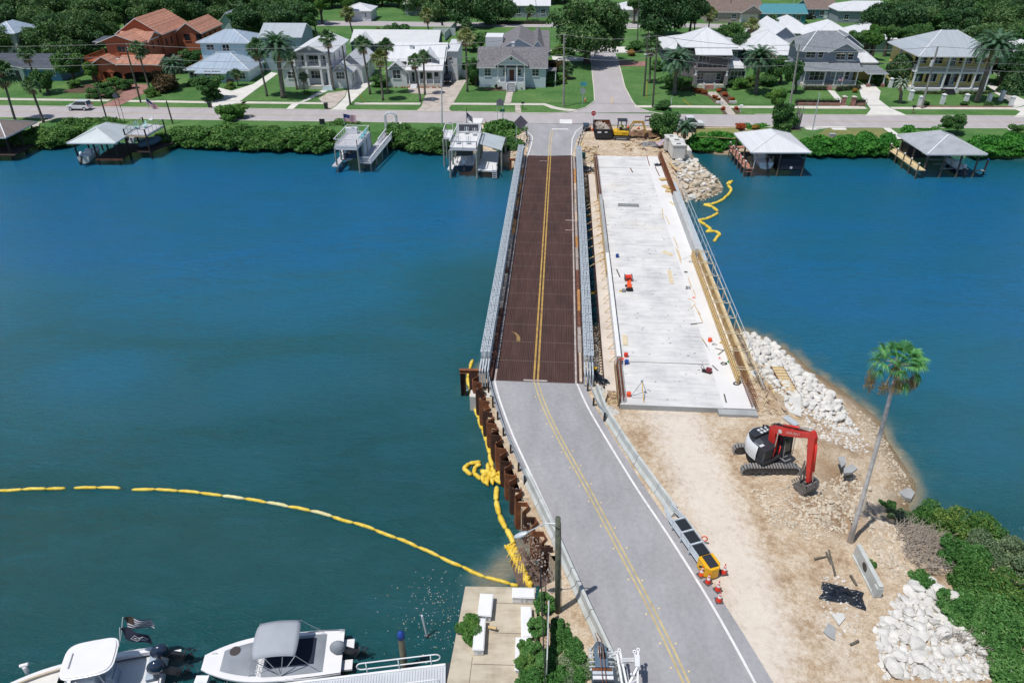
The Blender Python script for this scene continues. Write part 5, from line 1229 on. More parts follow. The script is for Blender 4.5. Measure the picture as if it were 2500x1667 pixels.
dockbox('white dock box at the inner corner where the yellow boom ends',[(2000,165),(2285,175),(2275,300),(1990,295)],.62)
dockbox('white dock box behind the potted shrub, farther from the camera of the two in line',[(1592,235),(1765,245),(1740,525),(1575,500)],.62)
dockbox('long white dock box in front of the shrub, nearer of the two in line',[(1550,545),(1690,548),(1625,945),(1482,935)],.62)
dockbox('long narrow white dock box along the black fence',[(2118,400),(2255,400),(2235,785),(2098,778)],.5)
dockbox('white dock box half hidden by the green hedge',[(2070,785),(2230,790),(2160,1200),(2035,1190)],.45)
q=p('N',1420,620,DZ+.9);t=nshrub('light',[(q.x+dx,q.y+dy,dz,r,r,r*.8)for dx,dy,dz,r in((0,0,.9,.4),(.35,.35,1.1,.38),(.5,-.2,1.0,.35),(-.35,.1,.8,.3),(.1,-.45,.75,.3),(.1,.6,.95,.28),(.3,-.7,.6,.2))],4200,.06,77,'feathery light green shrub leaning over the white dock boxes',z=DZ-.4)
MB().tube([p('N',1700,662,DZ+.25),p('N',1800,680,DZ+.35)],.08,8).build('bollard_stub',WOOD);tag(bpy.data.objects['bollard_stub'],'short cut wooden stub sticking out beside the dock boxes','wooden stub')
fl_=thing('chain_fence','black chain-link fence between the dock and the green vines','fence',(0,0,0))
fa=p('J',634,850,G);fb=p('J',606,1567,G)
P0=Vc((1.72,28.1,1.9));P1=Vc((1.62,12,1.9));b=MB();b.bar(P0+Vc((0,0,1.15)),P1+Vc((0,0,1.15)),.05);b.bar(P0+Vc((0,0,.1)),P1+Vc((0,0,.1)),.03)
for k in range(70):
 u=k/70;a=P0.lerp(P1,u);c_=P0.lerp(P1,u+1/35);b.bar(a+Vc((0,0,.1)),c_+Vc((0,0,1.1)),.014);b.bar(a+Vc((0,0,1.1)),c_+Vc((0,0,.1)),.014)
b.build('mesh_panel',BLACK,fl_)
for k in range(7):q=P0.lerp(P1,k/6.5);MB().tube([(q.x,q.y,1.4),(q.x,q.y,3.15)],.045,8).build('post',BLACK,fl_)
o=MB().bar(p('J',725,1010,3.4),p('J',712,1450,3.4),.06,1.3).build('sign_board',mat('sign_back',(.50,.52,.52),.5,var=.1));tag(o,'tall thin grey board standing edge-on among the green vines','board')
for i,(x,y,r,rz,mk,n,lab)in enumerate(((700,960,.6,.8,'ivy',5000,'green vine clump at the top of the vine bank beside the pole'),(640,1130,.55,.9,'ivy',5000,'green vines climbing the black fence beside the long white box'),(660,1330,.8,.8,'ivy',8000,'green vines between the fence and the thin board'),(820,1130,.55,.6,'ivy',6000,'green vines directly below the street lamp pole'),(850,1300,.95,.8,'ivy',10000,'green vines right of the thin board'),
     (560,1380,.6,.7,'mangrove',5500,'light leafy branches hanging over the dock beside the fence'),(930,1460,.9,.6,'greyg',7000,'dry yellowish grass clump by the road barrier'),(700,1520,1.0,.9,'ivy',10000,'green vines at the bottom edge behind the fence'),(880,1540,.9,.7,'ivy',9000,'green vines at the bottom edge beside the crane boom'),(560,1560,.7,.7,'ivy',7000,'green vines over the dock edge at the bottom of the photo'),(560,1260,.4,.5,'mangrove',2600,'small leafy sprig over the white box by the fence'))):
 w0=p('J',x,y,G+.4);q=random.Random(i);bl=[]
 for k in range(20):
  a=q.uniform(0,6.28);s=q.random()**.5*1.0*r;rr=r*q.uniform(.2,.42);bl.append((w0.x+s*math.cos(a),w0.y+s*math.sin(a),rz*q.uniform(.1,.8),rr,rr,rr*.7))
 nshrub(mk,bl,n,.055,200+i,lab,z=G-.2)
b=MB();mp=[(468,560),(530,520),(600,640),(680,700),(760,770),(770,862),(480,862),(455,760),(420,660)];P_=pl('J',mp,.12);ct=sum((Vc(q)for q in P_),Vc())/len(P_);ct.z=.5
b.add([tuple(ct)]+[(q.x,q.y,-.08)for q in P_],[(0,1+i,1+(i+1)%len(P_))for i in range(len(P_))]);o=b.build('mud',mat('dark_mud',(.14,.095,.075),.8,var=.35,vs=2.5,bmp=.6));struct(o)
gw=thing('gangway','white aluminium gangway with plank deck and rounded handrails at the bottom','gangway',(0,0,0))
ga=p('N',1165,1150,1.3);gb=p('N',-900,1400,.5);gd=(gb-ga);gd.z=0;gdn=gd.normalized();gs=Vc((-gdn.y,gdn.x,0));gs=gs if gs.y<0 else-gs
ALU=lines('aluminium_planks',(.60,.62,.66),.19,.35,'x',.09,.5,.2,obj=True)
b=MB();n=60
for k in range(n):
 a=ga.lerp(gb,k/n);c_=ga.lerp(gb,(k+.9)/n);b.add([a,c_,c_+gs*1.3,a+gs*1.3],[(0,1,2,3)])
 if 24<k<34:pass
b.build('plank_deck',mat('aluminium_deck',(.58,.60,.64),.5,.2,var=.08),gw)
b=MB();b.bar(ga-gs*.06+Vc((0,0,-.02)),gb-gs*.06+Vc((0,0,-.02)),.12,.2);b.bar(ga+gs*1.36,gb+gs*1.36,.12,.2);b.build('side_beam',WHITE,gw)
def oval(a,c_,h0,h1,r=.035):
 d=(c_-a).normalized();rr=(h1-h0)/2;pts=[]
 for k in range(9):th=math.pi/2+math.pi*k/8;pts.append(a+Vc((0,0,(h0+h1)/2))-d*(-math.cos(th))*rr*-1*0+d*(math.cos(th)*rr)+Vc((0,0,math.sin(th)*rr)))
 for k in range(9):th=-math.pi/2+math.pi*k/8;pts.append(c_+Vc((0,0,(h0+h1)/2))+d*(math.cos(th)*rr)+Vc((0,0,math.sin(th)*rr)))
 pts.append(pts[0]);b=MB();b.tube(pts,r,8,cap=False);return b
ra=ga.lerp(gb,.06);rb=ga.lerp(gb,.50)
for off in(gs*-.1,gs*1.35):
 b=oval(ra+off,rb+off,.45,1.0)
 for u in(.06,.5,.94):q=ra.lerp(rb,u)+off;b.tube([q+Vc((0,0,0)),q+Vc((0,0,1.0))],.03,6)
 b.build('handrail',WHITE,gw,smooth=True)
b=MB();b.prism([(q.x,q.y)for q in(ga-gdn*.05+gs*-.15,ga-gdn*.75+gs*-.15,ga-gdn*.75+gs*1.5,ga-gdn*.05+gs*1.5)],1.28,1.36);b.build('hinge_plate',mat('black_mat',(.03,.035,.045),.6),gw)
q=p('N',655,1190,0);t=thing('dock_pile','wooden pile with a blue cap beside the gangway','pile',(q.x,q.y,0));tp=V('N',605,760,q.y)-q
MB().tube([(0,0,-2),(0,0,0),tp],[.2,.2,.17],12).build('pile',mat('barnacled_pile',(.20,.18,.12),.9,var=.35,vs=2,bmp=.4),t);MB().tube([tp-Vc((0,0,.25)),tp+Vc((0,0,.1)),tp+Vc((0,0,.3))],[.2,.2,.03],14).build('cap',BLUE,t,smooth=True)
q=p('N',935,785,0);t=thing('marker_pipe','thin white plastic pipe standing in the dark water','pipe',(q.x,q.y,0));tp=V('N',868,520,q.y)-q
MB().tube([(0,0,-1),(0,0,.12)],.11,10).build('collar',WOODD,t);MB().tube([(0,0,0),tp],.06,10).build('pipe',WHITE,t)
def hull(b,L,B,z0,z1,bow=.62,n=18,blunt=.1,flare=.72,mi=0,deckz=None):
 """stern at x=0, bow at +x=L; returns the gunwale half-breadths"""
 st_=[]
 for i in range(n+1):
  t=i/n;hb=B/2*(1 if t<.45 else blunt+(1-blunt)*(1-((t-.45)/.55)**2.4))*(.94+.06*min(1,t*5));sh=z1+(.28*max(0,t-.3)**1.5)
  kz=z0+(.9*(max(0,t-.72)/.28)**2.2*(z1-z0+.2));x=L*t
  st_.append([(x,0,kz),(x,hb*flare*(1-.35*max(0,t-.5)),kz+.12*(1-t)+.05),(x,hb*.95,lerp(kz,sh,.62)),(x,hb,sh)])
 for s_ in(1,-1):
  vs=[(q[0],q[1]*s_,q[2])for r_ in st_ for q in r_];fs=[(i*4+j,(i+1)*4+j,(i+1)*4+j+1,i*4+j+1)for i in range(n)for j in range(3)]
  b.add(vs,fs if s_>0 else[tuple(reversed(f))for f in fs],mi)
 r0=st_[0];b.add([(q[0],q[1],q[2])for q in r0]+[(q[0],-q[1],q[2])for q in reversed(r0[1:])],[tuple(range(7))],mi)
 r1=st_[-1];b.add([(q[0],q[1],q[2])for q in r1]+[(q[0],-q[1],q[2])for q in reversed(r1[1:])],[tuple(reversed(range(7)))],mi)
 return[(q[3][0],q[3][1],q[3][2])for q in st_]
def deckcap(b,gw_,inset=.0,dz=0,x0=-1,x1=99,mi=0):
 g=[q for q in gw_ if x0<=q[0]<=x1]
 vs=[(x,max(.02,y-inset),z+dz)for x,y,z in g]+[(x,-max(.02,y-inset),z+dz)for x,y,z in g];n=len(g)
 b.add(vs,[(i,n+i,n+i+1,i+1)for i in range(n-1)],mi)
def rim(b,gw_,wd,dz=0,h=.05):
 for s_ in(1,-1):
  for(x0,y0,z0),(x1,y1,z1)in zip(gw_,gw_[1:]):
   b.add([(x0,y0*s_,z0+dz),(x1,y1*s_,z1+dz),(x1,max(0,y1-wd)*s_,z1+dz+.02),(x0,max(0,y0-wd)*s_,z0+dz+.02),(x0,max(0,y0-wd)*s_,z0+dz-.25),(x1,max(0,y1-wd)*s_,z1+dz-.25)],[(0,1,2,3),(3,2,5,4)]if s_>0 else[(3,2,1,0),(4,5,2,3)])
GEL=mat('white_gelcoat',(.77,.76,.77),.3,var=.03,coat=.4);NAVY=mat('navy_gelcoat',(.015,.02,.045),.2,var=.1,coat=.5);CANV=mat('grey_canvas',(.26,.285,.32),.8,var=.1,vs=1.5,bmp=.15,bs=5);CANVL=mat('light_grey_canvas',(.36,.385,.43),.8,var=.06,vs=1.2)
def outboard(par,x,y,z,m,tilt=.9,s=1.0):
 M=Matrix.Translation((x,y,z))@Matrix.Rotation(tilt,4,'Y')@Matrix.Diagonal((s,s,s,1))
 b=MB(M);b.ell((-.1,0,.55),(.42,.25,.38),12,8);b.build('outboard_cowl',m,par,smooth=True)
 b=MB(M);b.bx(-.22,.1,-.09,.09,-.55,.35);b.ell((-.1,0,-.72),(.38,.09,.1),10,6);b.bx(-.2,.1,-.015,.015,-1.0,-.7);b.bx(-.45,.15,-.14,.14,-.5,-.47)
 for k in range(3):a=k*2.09;b.cb((-.5,math.cos(a)*.13,-.72+math.sin(a)*.13),(.03,.1,.16),0)
 b.build('outboard_leg',DARK if m is not CANVL else mat('outboard_grey',(.2,.21,.23),.4),par)
st0=p('M',1775,660,.75);bw0=p('M',175,800,.85);d=bw0-st0;L=Vc(d[:2]).length
ha=Vc((st0.x,st0.y,0))
bt=thing('deck_boat','white bow-pointed motor boat with grey canvas covers and bimini moored at the bottom','boat',(st0.x,st0.y,0),math.atan2(d.y,d.x))
b=MB();gl=hull(b,L,2.85,-.35,.82,blunt=.27);b.build('hull',NAVY,bt,smooth=True)
b=MB();deckcap(b,gl,-.03,.03);
for(x0,y0,z0),(x1,y1,z1)in zip(gl,gl[1:]):
 for s_ in(1,-1):b.bar((x0,(y0+.01)*s_,z0-.03),(x1,(y1+.01)*s_,z1-.03),.07,.12)
b.bx(-.55,.1,-.95,-.35,.35,.5);b.bx(-.55,.1,.35,.95,.35,.5);b.build('deck',GEL,bt)
def cover(name,x0,x1,ins,h,m,nx=8,fl=1.0):
 b=MB();vs=[];g=gl
 def yb(x):return max(.15,np.interp(x,[q[0]for q in g],[q[1]for q in g])-ins)
 def zb(x):return np.interp(x,[q[0]for q in g],[q[2]for q in g])
 ny=8
 for i in range(nx+1):
  x=lerp(x0,x1,i/nx)
  for j in range(ny+1):
   v_=-1+2*j/ny;e=min(1,(1-abs(v_))*3)*min(1,min(i,nx-i)*1.5/nx*3);vs.append((x,v_*yb(x),zb(x)+.05+h*e**.6+RU(-.012,.012)))
 b.add(vs,[(i*(ny+1)+j,(i+1)*(ny+1)+j,(i+1)*(ny+1)+j+1,i*(ny+1)+j+1)for i in range(nx)for j in range(ny)])
 o=b.build(name,m,bt,smooth=True)
 for f in o.data.polygons:pass
 return o
cover('bow_cover',L*.60,L*.865,.28,.18,CANV);cover('cockpit_cover',L*.13,L*.565,.22,.26,CANV,10)
b=MB();b.tube([(L*.78,-.42,1.12),(L*.78,-.42,1.16)],.3,12);b.build('bow_vent',mat('dark_brown_cover',(.06,.05,.05),.6),bt)
b=MB();n=9;m_=7;vs=[];bx0,bx1=L*.28,L*.60
for i in range(n+1):
 for j in range(m_+1):
  x=lerp(bx0,bx1,i/n);v_=-1+2*j/m_;vs.append((x+.12*abs(v_)**3*(1 if i==0 else-1 if i==n else 0),v_*1.12,2.55+.16*math.sin(math.pi*i/n)-.18*abs(v_)**3))
b.add(vs,[(i*(m_+1)+j,(i+1)*(m_+1)+j,(i+1)*(m_+1)+j+1,i*(m_+1)+j+1)for i in range(n)for j in range(m_)]);o=b.build('bimini_top',CANVL,bt,smooth=True);so_=o.modifiers.new('s','SOLIDIFY');so_.thickness=.04
b=MB()
for s_ in(-1,1):
 hx,hz_=L*.42,.95
 for x in(bx0+.1,L*.38,L*.5,bx1-.1):b.tube([(hx,1.22*s_,hz_),(x,1.12*s_,2.4)],.022,6)
 b.tube([(bx0+.1,1.1*s_,2.4),(L*.15,1.2*s_,1.0)],.015,5);b.tube([(bx1-.1,1.1*s_,2.4),(L*.66,1.1*s_,1.05)],.015,5)
b.build('bimini_frame',mat('bright_tube',(.62,.64,.66),.3,.6),bt)
MB().bx(L*.2,L*.55,-.8,.8,1.14,1.17).build('dark_opening',mat('navy_canvas',(.012,.016,.035),.8),bt)
text_mesh('lettering','CROWNLINE',.27,mat('white_lettering',(.8,.8,.8),.5),bt,Matrix.Translation((L*.587,.35,1.13))@Matrix.Rotation(-math.pi/2,4,'Z')@Matrix.Rotation(0,4,'X'),.012)
outboard(bt,-.25,.05,.85,CANV,1.0,1.15)
b=MB()
for x,y in((L*.45,1.5),(L*.8,1.28),(L*.1,1.45)):b.ell((x,y,.35),(.09,.09,.26),8,6);b.tube([(x,y,.6),(x,y-.1,.9)],.01,4)
b.build('fender',WHITE,bt)
b=MB()
for x,y in((L*.93,-.45),(L*.62,-1.3),(.15,-1.2)):b.tube([(x-.12,y,.95),(x-.1,y,1.12),(x+.1,y,1.12),(x+.12,y,.95)],.018,5)
b.build('rail',STEEL,bt)
st0=p('L',1900,900,.8);bw0=p('L',-150,1290,.9);d=bw0-st0;L=Vc(d[:2]).length*1.04
b2=thing('centre_console_boat','white fishing boat with hard top, flags and twin outboards in the bottom left corner','boat',(st0.x+.1,st0.y+.2,0),math.atan2(d.y,d.x))
b=MB();gl=hull(b,L,2.7,-.35,.9,blunt=.06);b.build('hull',GEL,b2,smooth=True)
b=MB();rim(b,gl,.32,.02);b.build('gunwale',GEL,b2)
b=MB();deckcap(b,gl,.3,-.42,-1,L*.6);b.build('cockpit_floor',mat('light_deck',(.60,.62,.63),.5,var=.05),b2)
b=MB();deckcap(b,gl,.32,-.1,L*.58,L*.97);b.build('bow_deck',mat('cream_deck',(.70,.68,.64),.5,var=.05),b2)
b=MB()
for s_ in(1,-1):
 for(x0,y0,z0),(x1,y1,z1)in zip(gl[9:-1],gl[10:]):b.bar((x0,max(.05,y0-.36)*s_,z0+.08),(x1,max(.05,y1-.36)*s_,z1+.08),.1,.08)
b.build('bow_cushion',mat('tan_vinyl',(.55,.46,.33),.6,var=.1),b2)
b=MB();b.bx(L*.36,L*.50,-.55,.55,.45,1.45);b.bx(L*.49,L*.56,-.5,.5,.45,1.0);b.build('console',GEL,b2,bev=.06)
b=MB();b.add([(L*.50,-.5,1.45),(L*.50,.5,1.45),(L*.47,.45,1.95),(L*.47,-.45,1.95)],[(0,1,2,3),(3,2,1,0)]);b.build('windscreen',GLASS,b2)
b=MB();b.bx(L*.26,L*.31,-.5,.5,.5,1.15);b.bx(L*.27,L*.30,-.5,.5,1.15,1.45);b.bx(L*.03,L*.08,-.8,.8,.5,1.0);b.build('seat',mat('pale_blue_vinyl',(.36,.43,.52),.5,var=.1),b2,bev=.04)
b=MB();pts=[];
for k in range(24):
 a=2*math.pi*k/24;cx_,sx_=math.cos(a),math.sin(a);pts.append((L*.36+1.35*math.copysign(abs(cx_)**.45,cx_),1.12*math.copysign(abs(sx_)**.5,sx_)))
b.prism(pts,2.55,2.62);b.prism([(L*.36+(x-L*.36)*.93,y*.92)for x,y in pts],2.62,2.68);b.build('hard_top',GEL,b2,bev=.02)
b=MB();b.bar((L*.36+.9,-.45,2.7),(L*.36+.9,.45,2.7),.06,.05);b.build('light_bar',GREY,b2)
b=MB()
for x in(L*.30,L*.48):
 for s_ in(-1,1):b.tube([(x,.62*s_,.5),(x+.05,.85*s_,2.56)],.03,7)
b.build('top_frame',WHITE,b2)
outboard(b2,-.45,-.42,1.05,mat('blue_black_cowl',(.02,.035,.07),.15,coat=.6),.95,1.25);outboard(b2,-.45,.55,1.05,MC['blue_black_cowl'],.95,1.25)
b=MB();b.bx(-.75,0,-1.15,-.85,.3,.45);b.bx(-.75,0,.95,1.25,.3,.45);b.bx(-.1,.02,-1.2,1.2,.3,.85);b.build('stern_platform',GEL,b2)
def flag(name,label,base_,tip,w_,h_,mats,stripes,canton,par=None,rz=0,sag=.3,group=None,emblem=None,cm=1):
 t=thing(name,label,'flag',tuple(base_),rz,group);tip=Vc(tip)-Vc(base_)
 MB().tube([(0,0,0),tip],.022,6).build('flagpole',mats[-1],t)
 b=MB();nx=14;ny=stripes;o=tip-Vc((0,0,.06))
 def P_(i,j):u=i/nx;return o+Vc((u*w_,.10*math.sin(u*6.5+j*.3)*w_*.6,-h_*j/ny-sag*u*u*w_+.03*math.sin(u*9)))
 for i in range(nx):
  for j in range(ny):
   mi=0 if j%2==0 else 1
   if i<nx*canton[0]and j<ny*canton[1]:mi=2
   b.add([P_(i,j+1),P_(i+1,j+1),P_(i+1,j),P_(i,j)],[(0,1,2,3)],mi)
 b.build('cloth',mats[:3],t);return t,P_
FW=mat('flag_white',(.62,.63,.68),.8,var=.05);FR=mat('flag_red',(.45,.03,.04),.8);FB=mat('flag_blue',(.02,.035,.14),.8);FK=mat('flag_black',(.02,.022,.045),.8)
a=V('L',1440,560,24.3);tip=V('L',1470,275,24.3);R.seed(3)
flag('flag','black and white striped flag with a dark canton, upper one on the fishing boat',a,tip,1.45,.85,[FK,FW,mat('flag_tan',(.06,.04,.03),.8),WHITE],11,(.35,.55),sag=.1)
t,P_=flag('flag','dark navy flag with a white-outlined emblem, lower one on the fishing boat',V('L',1430,620,24.0),V('L',1432,400,24.0),1.35,1.0,[FK,FK,FK,WHITE],9,(0,0),sag=.45)
b=MB();k_=[(4,7),(7,3),(9,4.5),(11,3),(12.5,5),(11,7),(9,6),(7,7.4),(4,7)]
for(i0,j0),(i1,j1)in zip(k_,k_[1:]):
 b.bar(P_(i0,j0)+Vc((0,-.02,.01)),P_(i1,j1)+Vc((0,-.02,.01)),.03,.012)
for q in((6,5.6,7.5,5.2),(8,5,9,5.6),(9.6,5,10.6,4.6),(10,6,11.2,5.4)):b.bar(P_(q[0],q[1])+Vc((0,-.02,.01)),P_(q[2],q[3])+Vc((0,-.02,.01)),.03,.012)
b.build('emblem',FW,t)
q=p('L',330,930,.9);t=thing('mooring_pile_fitting','white anchor roller fitting on the rim of the fishing boat bow','boat fitting',tuple(q));b=MB();b.tube([(0,0,0),(0,0,.5)],.12,8);b.tube([(-.22,0,.55),(.2,.1,.6)],.09,8);b.build('fitting',WHITE,t)
o=MB().bx(-.35,.35,-.22,.22,0,.3).build('fender_box',WHITE);o.location=p('M',165,1010,.4);tag(o,'small white float box off the bow of the covered boat','float')
b=MB();rg=random.Random(4)
for k in range(260):
 u=rg.random();x,y=rg.gauss(1050,260),rg.gauss(470,330)
 if not(-200<x<1900 and-60<y<1300):continue
 q=p('N',x,y,.012)
 if q.x>-3.2 and q.y<28.3:continue
 if q.x>wallx(q.y)-.7:continue
 s=rg.uniform(.015,.042);a=rg.uniform(0,3.14);b.add([(q.x+s*math.cos(a+t_)*f,q.y+s*math.sin(a+t_)*f,.012)for t_,f in((0,1.2),(1.4,.7),(3.1,1.2),(4.6,.7))],[(0,1,2,3)],rg.choice([0,0,0,1]))
struct(tag(b.build('floating_leaves',[mat('pale_leaf',(.55,.56,.5),.7),mat('yellow_leaf',(.45,.33,.08),.7)]),'pale leaves and foam specks floating by the dock','debris'),'stuff')
cr=thing('crane_boom','blue-grey crane boom head with rollers and rusty cable at the bottom edge','crane',(0,0,0))
zc=4.6;h1=p('O',385,1265,zc);h2=p('O',405,1567,zc-.5);ax_=(h2-h1).normalized();sx=Vc((1,0,0));BG=mat('crane_blue_grey',(.13,.19,.25),.45,.2,var=.15)
M=Matrix.Translation(h1)@Matrix.Rotation(math.atan2(ax_.y,ax_.x)+math.pi/2,4,'Z')
b=MB(M);b.bx(-.33,.33,-1.15,-.1,-.55,.02);b.add([(-.42,-.1,0),(.42,-.1,0),(.12,.45,-.25),(-.12,.45,-.25),(-.42,-.1,-.3),(.42,-.1,-.3),(.12,.45,-.4),(-.12,.45,-.4)],[(0,1,2,3),(0,3,7,4),(1,5,6,2),(3,2,6,7)]);b.build('boom_head',BG,cr,bev=.02)
b=MB(M)
for x in(-.14,-.03,.1):b.tube([(x-.02,-.35,-.02),(x+.02,-.35,-.02)],.34,20)
b.build('sheave',mat('worn_sheave',(.45,.42,.4),.4,.5),cr)
MB(M).bx(.02,.26,-.7,-.4,.021,.05).build('hatch',BLACK,cr)
for k in range(9):MB(M).tube([(-.5,-1.25-k*.22,-.05+(k%2)*.08),(.5,-1.25-k*.22,-.05+(k%2)*.08)],.07+.02*(k%3),10).build('roller',[STEEL,RUST,mat('dark_steel',(.05,.07,.09),.4,.4),WHITE][(k*3+1)%4],cr)
b=MB(M);b.bx(-.48,.48,-6,-1.15,-.9,-.2);b.build('boom_section',BG,cr)
b=MB(M)
for x in(-.07,.1):b.tube([(x,.55,-.1),(x,-.3,.34),(x,-3.5,.12),(x,-6,.12)],.018,5)
b.tube([(-.15,1.0,-.3),(-.1,.2,.12)],.02,5);b.tube([(-.05,1.0,-.3),(.12,.2,.12)],.02,5);b.build('cable',RUST,cr)
b=MB(M)
for s_ in(-1,1):
 for k in range(4):b.ell((.5*s_,-.15-k*.3,-.05-.1*k),(.09,.09,.09),8,6);b.bar((.33*s_,-.3-k*.25,-.1),(.62*s_,-.3-k*.25,-.12),.05)
b.build('lug',STEEL,cr)
jb=thing('crane_jib','white lattice jib frame standing beside the crane boom at the bottom edge','crane part',(0,0,0));zj=4.2
def jp(x,y,dz=0):return p('O',x,y,zj+dz)
b=MB();
for a,c_ in(((520,1320),(570,1600)),((545,1295),(610,1600)),((668,1310),(680,1420)),((697,1290),(692,1640)),((560,1375),(665,1370)),((565,1392),(665,1388)),((690,1440),(620,1580)),((640,1490),(680,1530)),((620,1580),(690,1540))):b.bar(jp(*a),jp(*c_,-.4),.1)
b.bar(jp(690,1345),jp(690,1440),.24,.2)
for q in((518,1318),(543,1296),(667,1308),(698,1292)):b.tube([jp(*q,-.05),jp(*q,.08)],.09,12)
b.build('frame',WHITE,jb)
b=MB()
for q in((518,1318),(543,1296),(667,1308),(698,1292)):b.tube([jp(*q,.081),jp(*q,.09)],.035,10)
b.build('pin_hole',BLACK,jb)
# ================================================================ THINGS LYING ON THE WORK SITE
DKZ=G+.3
def item(name,label,cat,c,x,y,z=DKZ,rz=0,group=None):return thing(name,label,cat,tuple(p(c,x,y,z+.002)),rz,group)
t=item('generator','red portable generator on the new deck behind the orange one','generator','H',685,315);MB().bx(-.32,.32,-.28,.28,.12,.55).build('body',CONR,t,bev=.04);b=MB();b.bar((-.36,-.3,.1),(-.36,.3,.1),.05);b.bar((.36,-.3,.1),(.36,.3,.1),.05);b.bar((-.36,-.3,.6),(-.36,.3,.6),.05);b.bar((.36,-.3,.6),(.36,.3,.6),.05);b.bar((-.36,.3,.1),(-.36,.3,.6),.05);b.bar((.36,.3,.1),(.36,.3,.6),.05);b.bar((-.36,-.3,.1),(-.36,-.3,.6),.05);b.bar((.36,-.3,.1),(.36,-.3,.6),.05);b.build('frame',BLACK,t);MB().bx(-.2,.2,-.29,-.27,.2,.35).build('panel',BLACK,t)
t=item('air_compressor','long orange machine on the new deck in front of the red generator','machine','H',697,415);b=MB();b.prism([(-.22,0),(.22,0),(.25,1.1),(-.12,1.25)],.15,.55);b.ell((.2,1.3,.5),(.15,.15,.12));b.build('body',CON,t,bev=.05);b=MB();b.tube([(-.35,.15,.15),(.35,.15,.15)],.15,12);b.tube([(-.3,1,.12),(.3,1,.12)],.12,12);b.bx(-.25,.3,-.1,.05,.1,.4);b.build('wheel',BLACK,t)
t=item('tool_pile','small grey and yellow tool beside the orange machine','tool','H',642,420);b=MB();b.bx(-.15,.15,-.15,.15,0,.3);b.bx(-.1,.3,.1,.25,0,.15);b.build('body',GREY,t);MB().bx(-.4,-.15,0,.1,0,.15).build('handle',YEL,t)
def bucket(label,c,x,y,m,z=DKZ):
 t=item('bucket',label,'bucket',c,x,y,z);MB().tube([(0,0,0),(0,0,.34),(0,0,.35),(0,0,.1)],[.16,.19,.16,.14],14).build('pail',m,t);MB().tube([(.19*math.cos(a),.19*math.sin(a)*.3+.05,.34+.12*math.sin(a))for a in[k*.4 for k in range(8)]],.012,5).build('handle',STEEL,t)
bucket('blue bucket on the new deck beside the white barrier','H',585,105,BLUE);bucket('blue bucket by the left rebar cage near the deck joint','H',670,1075,BLUE);bucket('red bucket on the new sidewalk slab','H',1428,875,CON)
bucket('small red and white bucket at the left edge beside the deck joint','H',664,1010,CONR);bucket('orange bucket at the near left corner of the new deck','H',690,1370,CON)
t=item('surveyor_tripod','yellow-legged surveying tripod lying near the front of the new deck','tripod','H',820,1400)
A_=p('H',812,1235,DKZ+1.25)-t.location;b=MB()
for c_,q in((0,(715,1365)),(1,(852,1335)),(2,(828,1425))):e=p('H',*q,DKZ+.02)-t.location;b.bar(A_,e,.05,mi=0 if c_<2 else 1);
b.bar(p('H',715,1365,DKZ+.3)-t.location,p('H',850,1355,DKZ+.3)-t.location,.03);b.build('leg',[STEEL,YEL],t);MB().tube([A_,A_+Vc((0,0,.08))],.1,10).build('head',GREY,t)
t=item('plate_compactor','dark red machine with black wheels on the right part of the near deck','machine','H',1405,1150,rz=-.5);MB().bx(-.12,.35,-.18,.18,.1,.4).build('engine',mat('dark_red_paint',(.20,.03,.04),.4),t,bev=.03);b=MB();b.bx(-.4,.35,-.22,.22,0,.08);b.tube([(-.3,-.2,.1),(-.55,-.2,.5),(-.55,.2,.5),(-.3,.2,.1)],.025,6);b.build('plate',BLACK,t)
def coil(label,c,x,y,r,m,n=26,z=DKZ,name='cable_coil',cat='cable',zr=.1):
 t=item(name,label,cat,c,x,y,z);b=MB();rg=random.Random(int(x));b.tube([(r*math.cos(k*.6)*rg.uniform(.6,1.1),r*.8*math.sin(k*.6)*rg.uniform(.6,1.1),.03+zr*rg.random())for k in range(n)],.03,5);b.build('loop',m,t);return t
coil('black hose coil on the new sidewalk beside the green reel','H',1555,1080,.28,BLACK,34);coil('bright green coil on the new sidewalk','H',1605,1065,.16,mat('green_cable',(.01,.35,.12),.5));coil('white cable loops behind the grey steel plate on the new deck','G',545,1035,.5,WHITE,12,zr=.02)
coil('small coil of yellow rope on the new sidewalk','H',1530,890,.14,YEL,14);coil('dark rope heap beside the red bucket','H',1470,905,.2,GREY,16);coil('dark round coil on the sidewalk by the loose boards','H',1212,245,.18,BLACK,22);coil('dark flat coil on the far sidewalk','H',1255,150,.22,BLACK,18,zr=.03);coil('pair of dark gloves-like cable bundles on the near sidewalk','H',1675,1262,.3,BLACK,30);coil('red hose end near the green coil','H',1520,1030,.12,CONR,10);coil('pink rag heap in the row of loose timber','H',1280,480,.16,CON,14);coil('grey tool bag heap along the sidewalk edge','H',1230,395,.26,GREY,40,zr=.25);coil('orange rope hanging at the deck edge by the rebar','H',625,1040,.2,CON,16,z=DKZ+.6);coil('orange net heap on the side ledge','H',545,985,.3,mat('faded_orange_net',(.65,.28,.16),.8),50,z=G)
o=MB().bar(p('G',532,990,DKZ+.04),p('G',742,998,DKZ+.04),.95,.05).build('steel_plate',mat('grey_plate',(.24,.25,.25),.6,var=.15));tag(o,'flat grey rectangular steel plate on the far part of the new deck','steel plate')
def boards(name,label,m,L_s,cat='lumber',w_=.14,hh=.05,z=DKZ,group=None):
 for i,(c,x0,y0,x1,y1,lab)in enumerate(L_s):
  o=MB().bar(p(c,x0,y0,z+hh/2+.01+i*.002),p(c,x1,y1,z+hh/2+.01+i*.002),w_,hh).build(name,m);tag(o,lab,cat,group)
boards('plywood_sheet','',WOODP,[('H',1000,48,1090,88,'pale plywood sheet lying on the far half of the new deck')],'plywood',.6,.02)
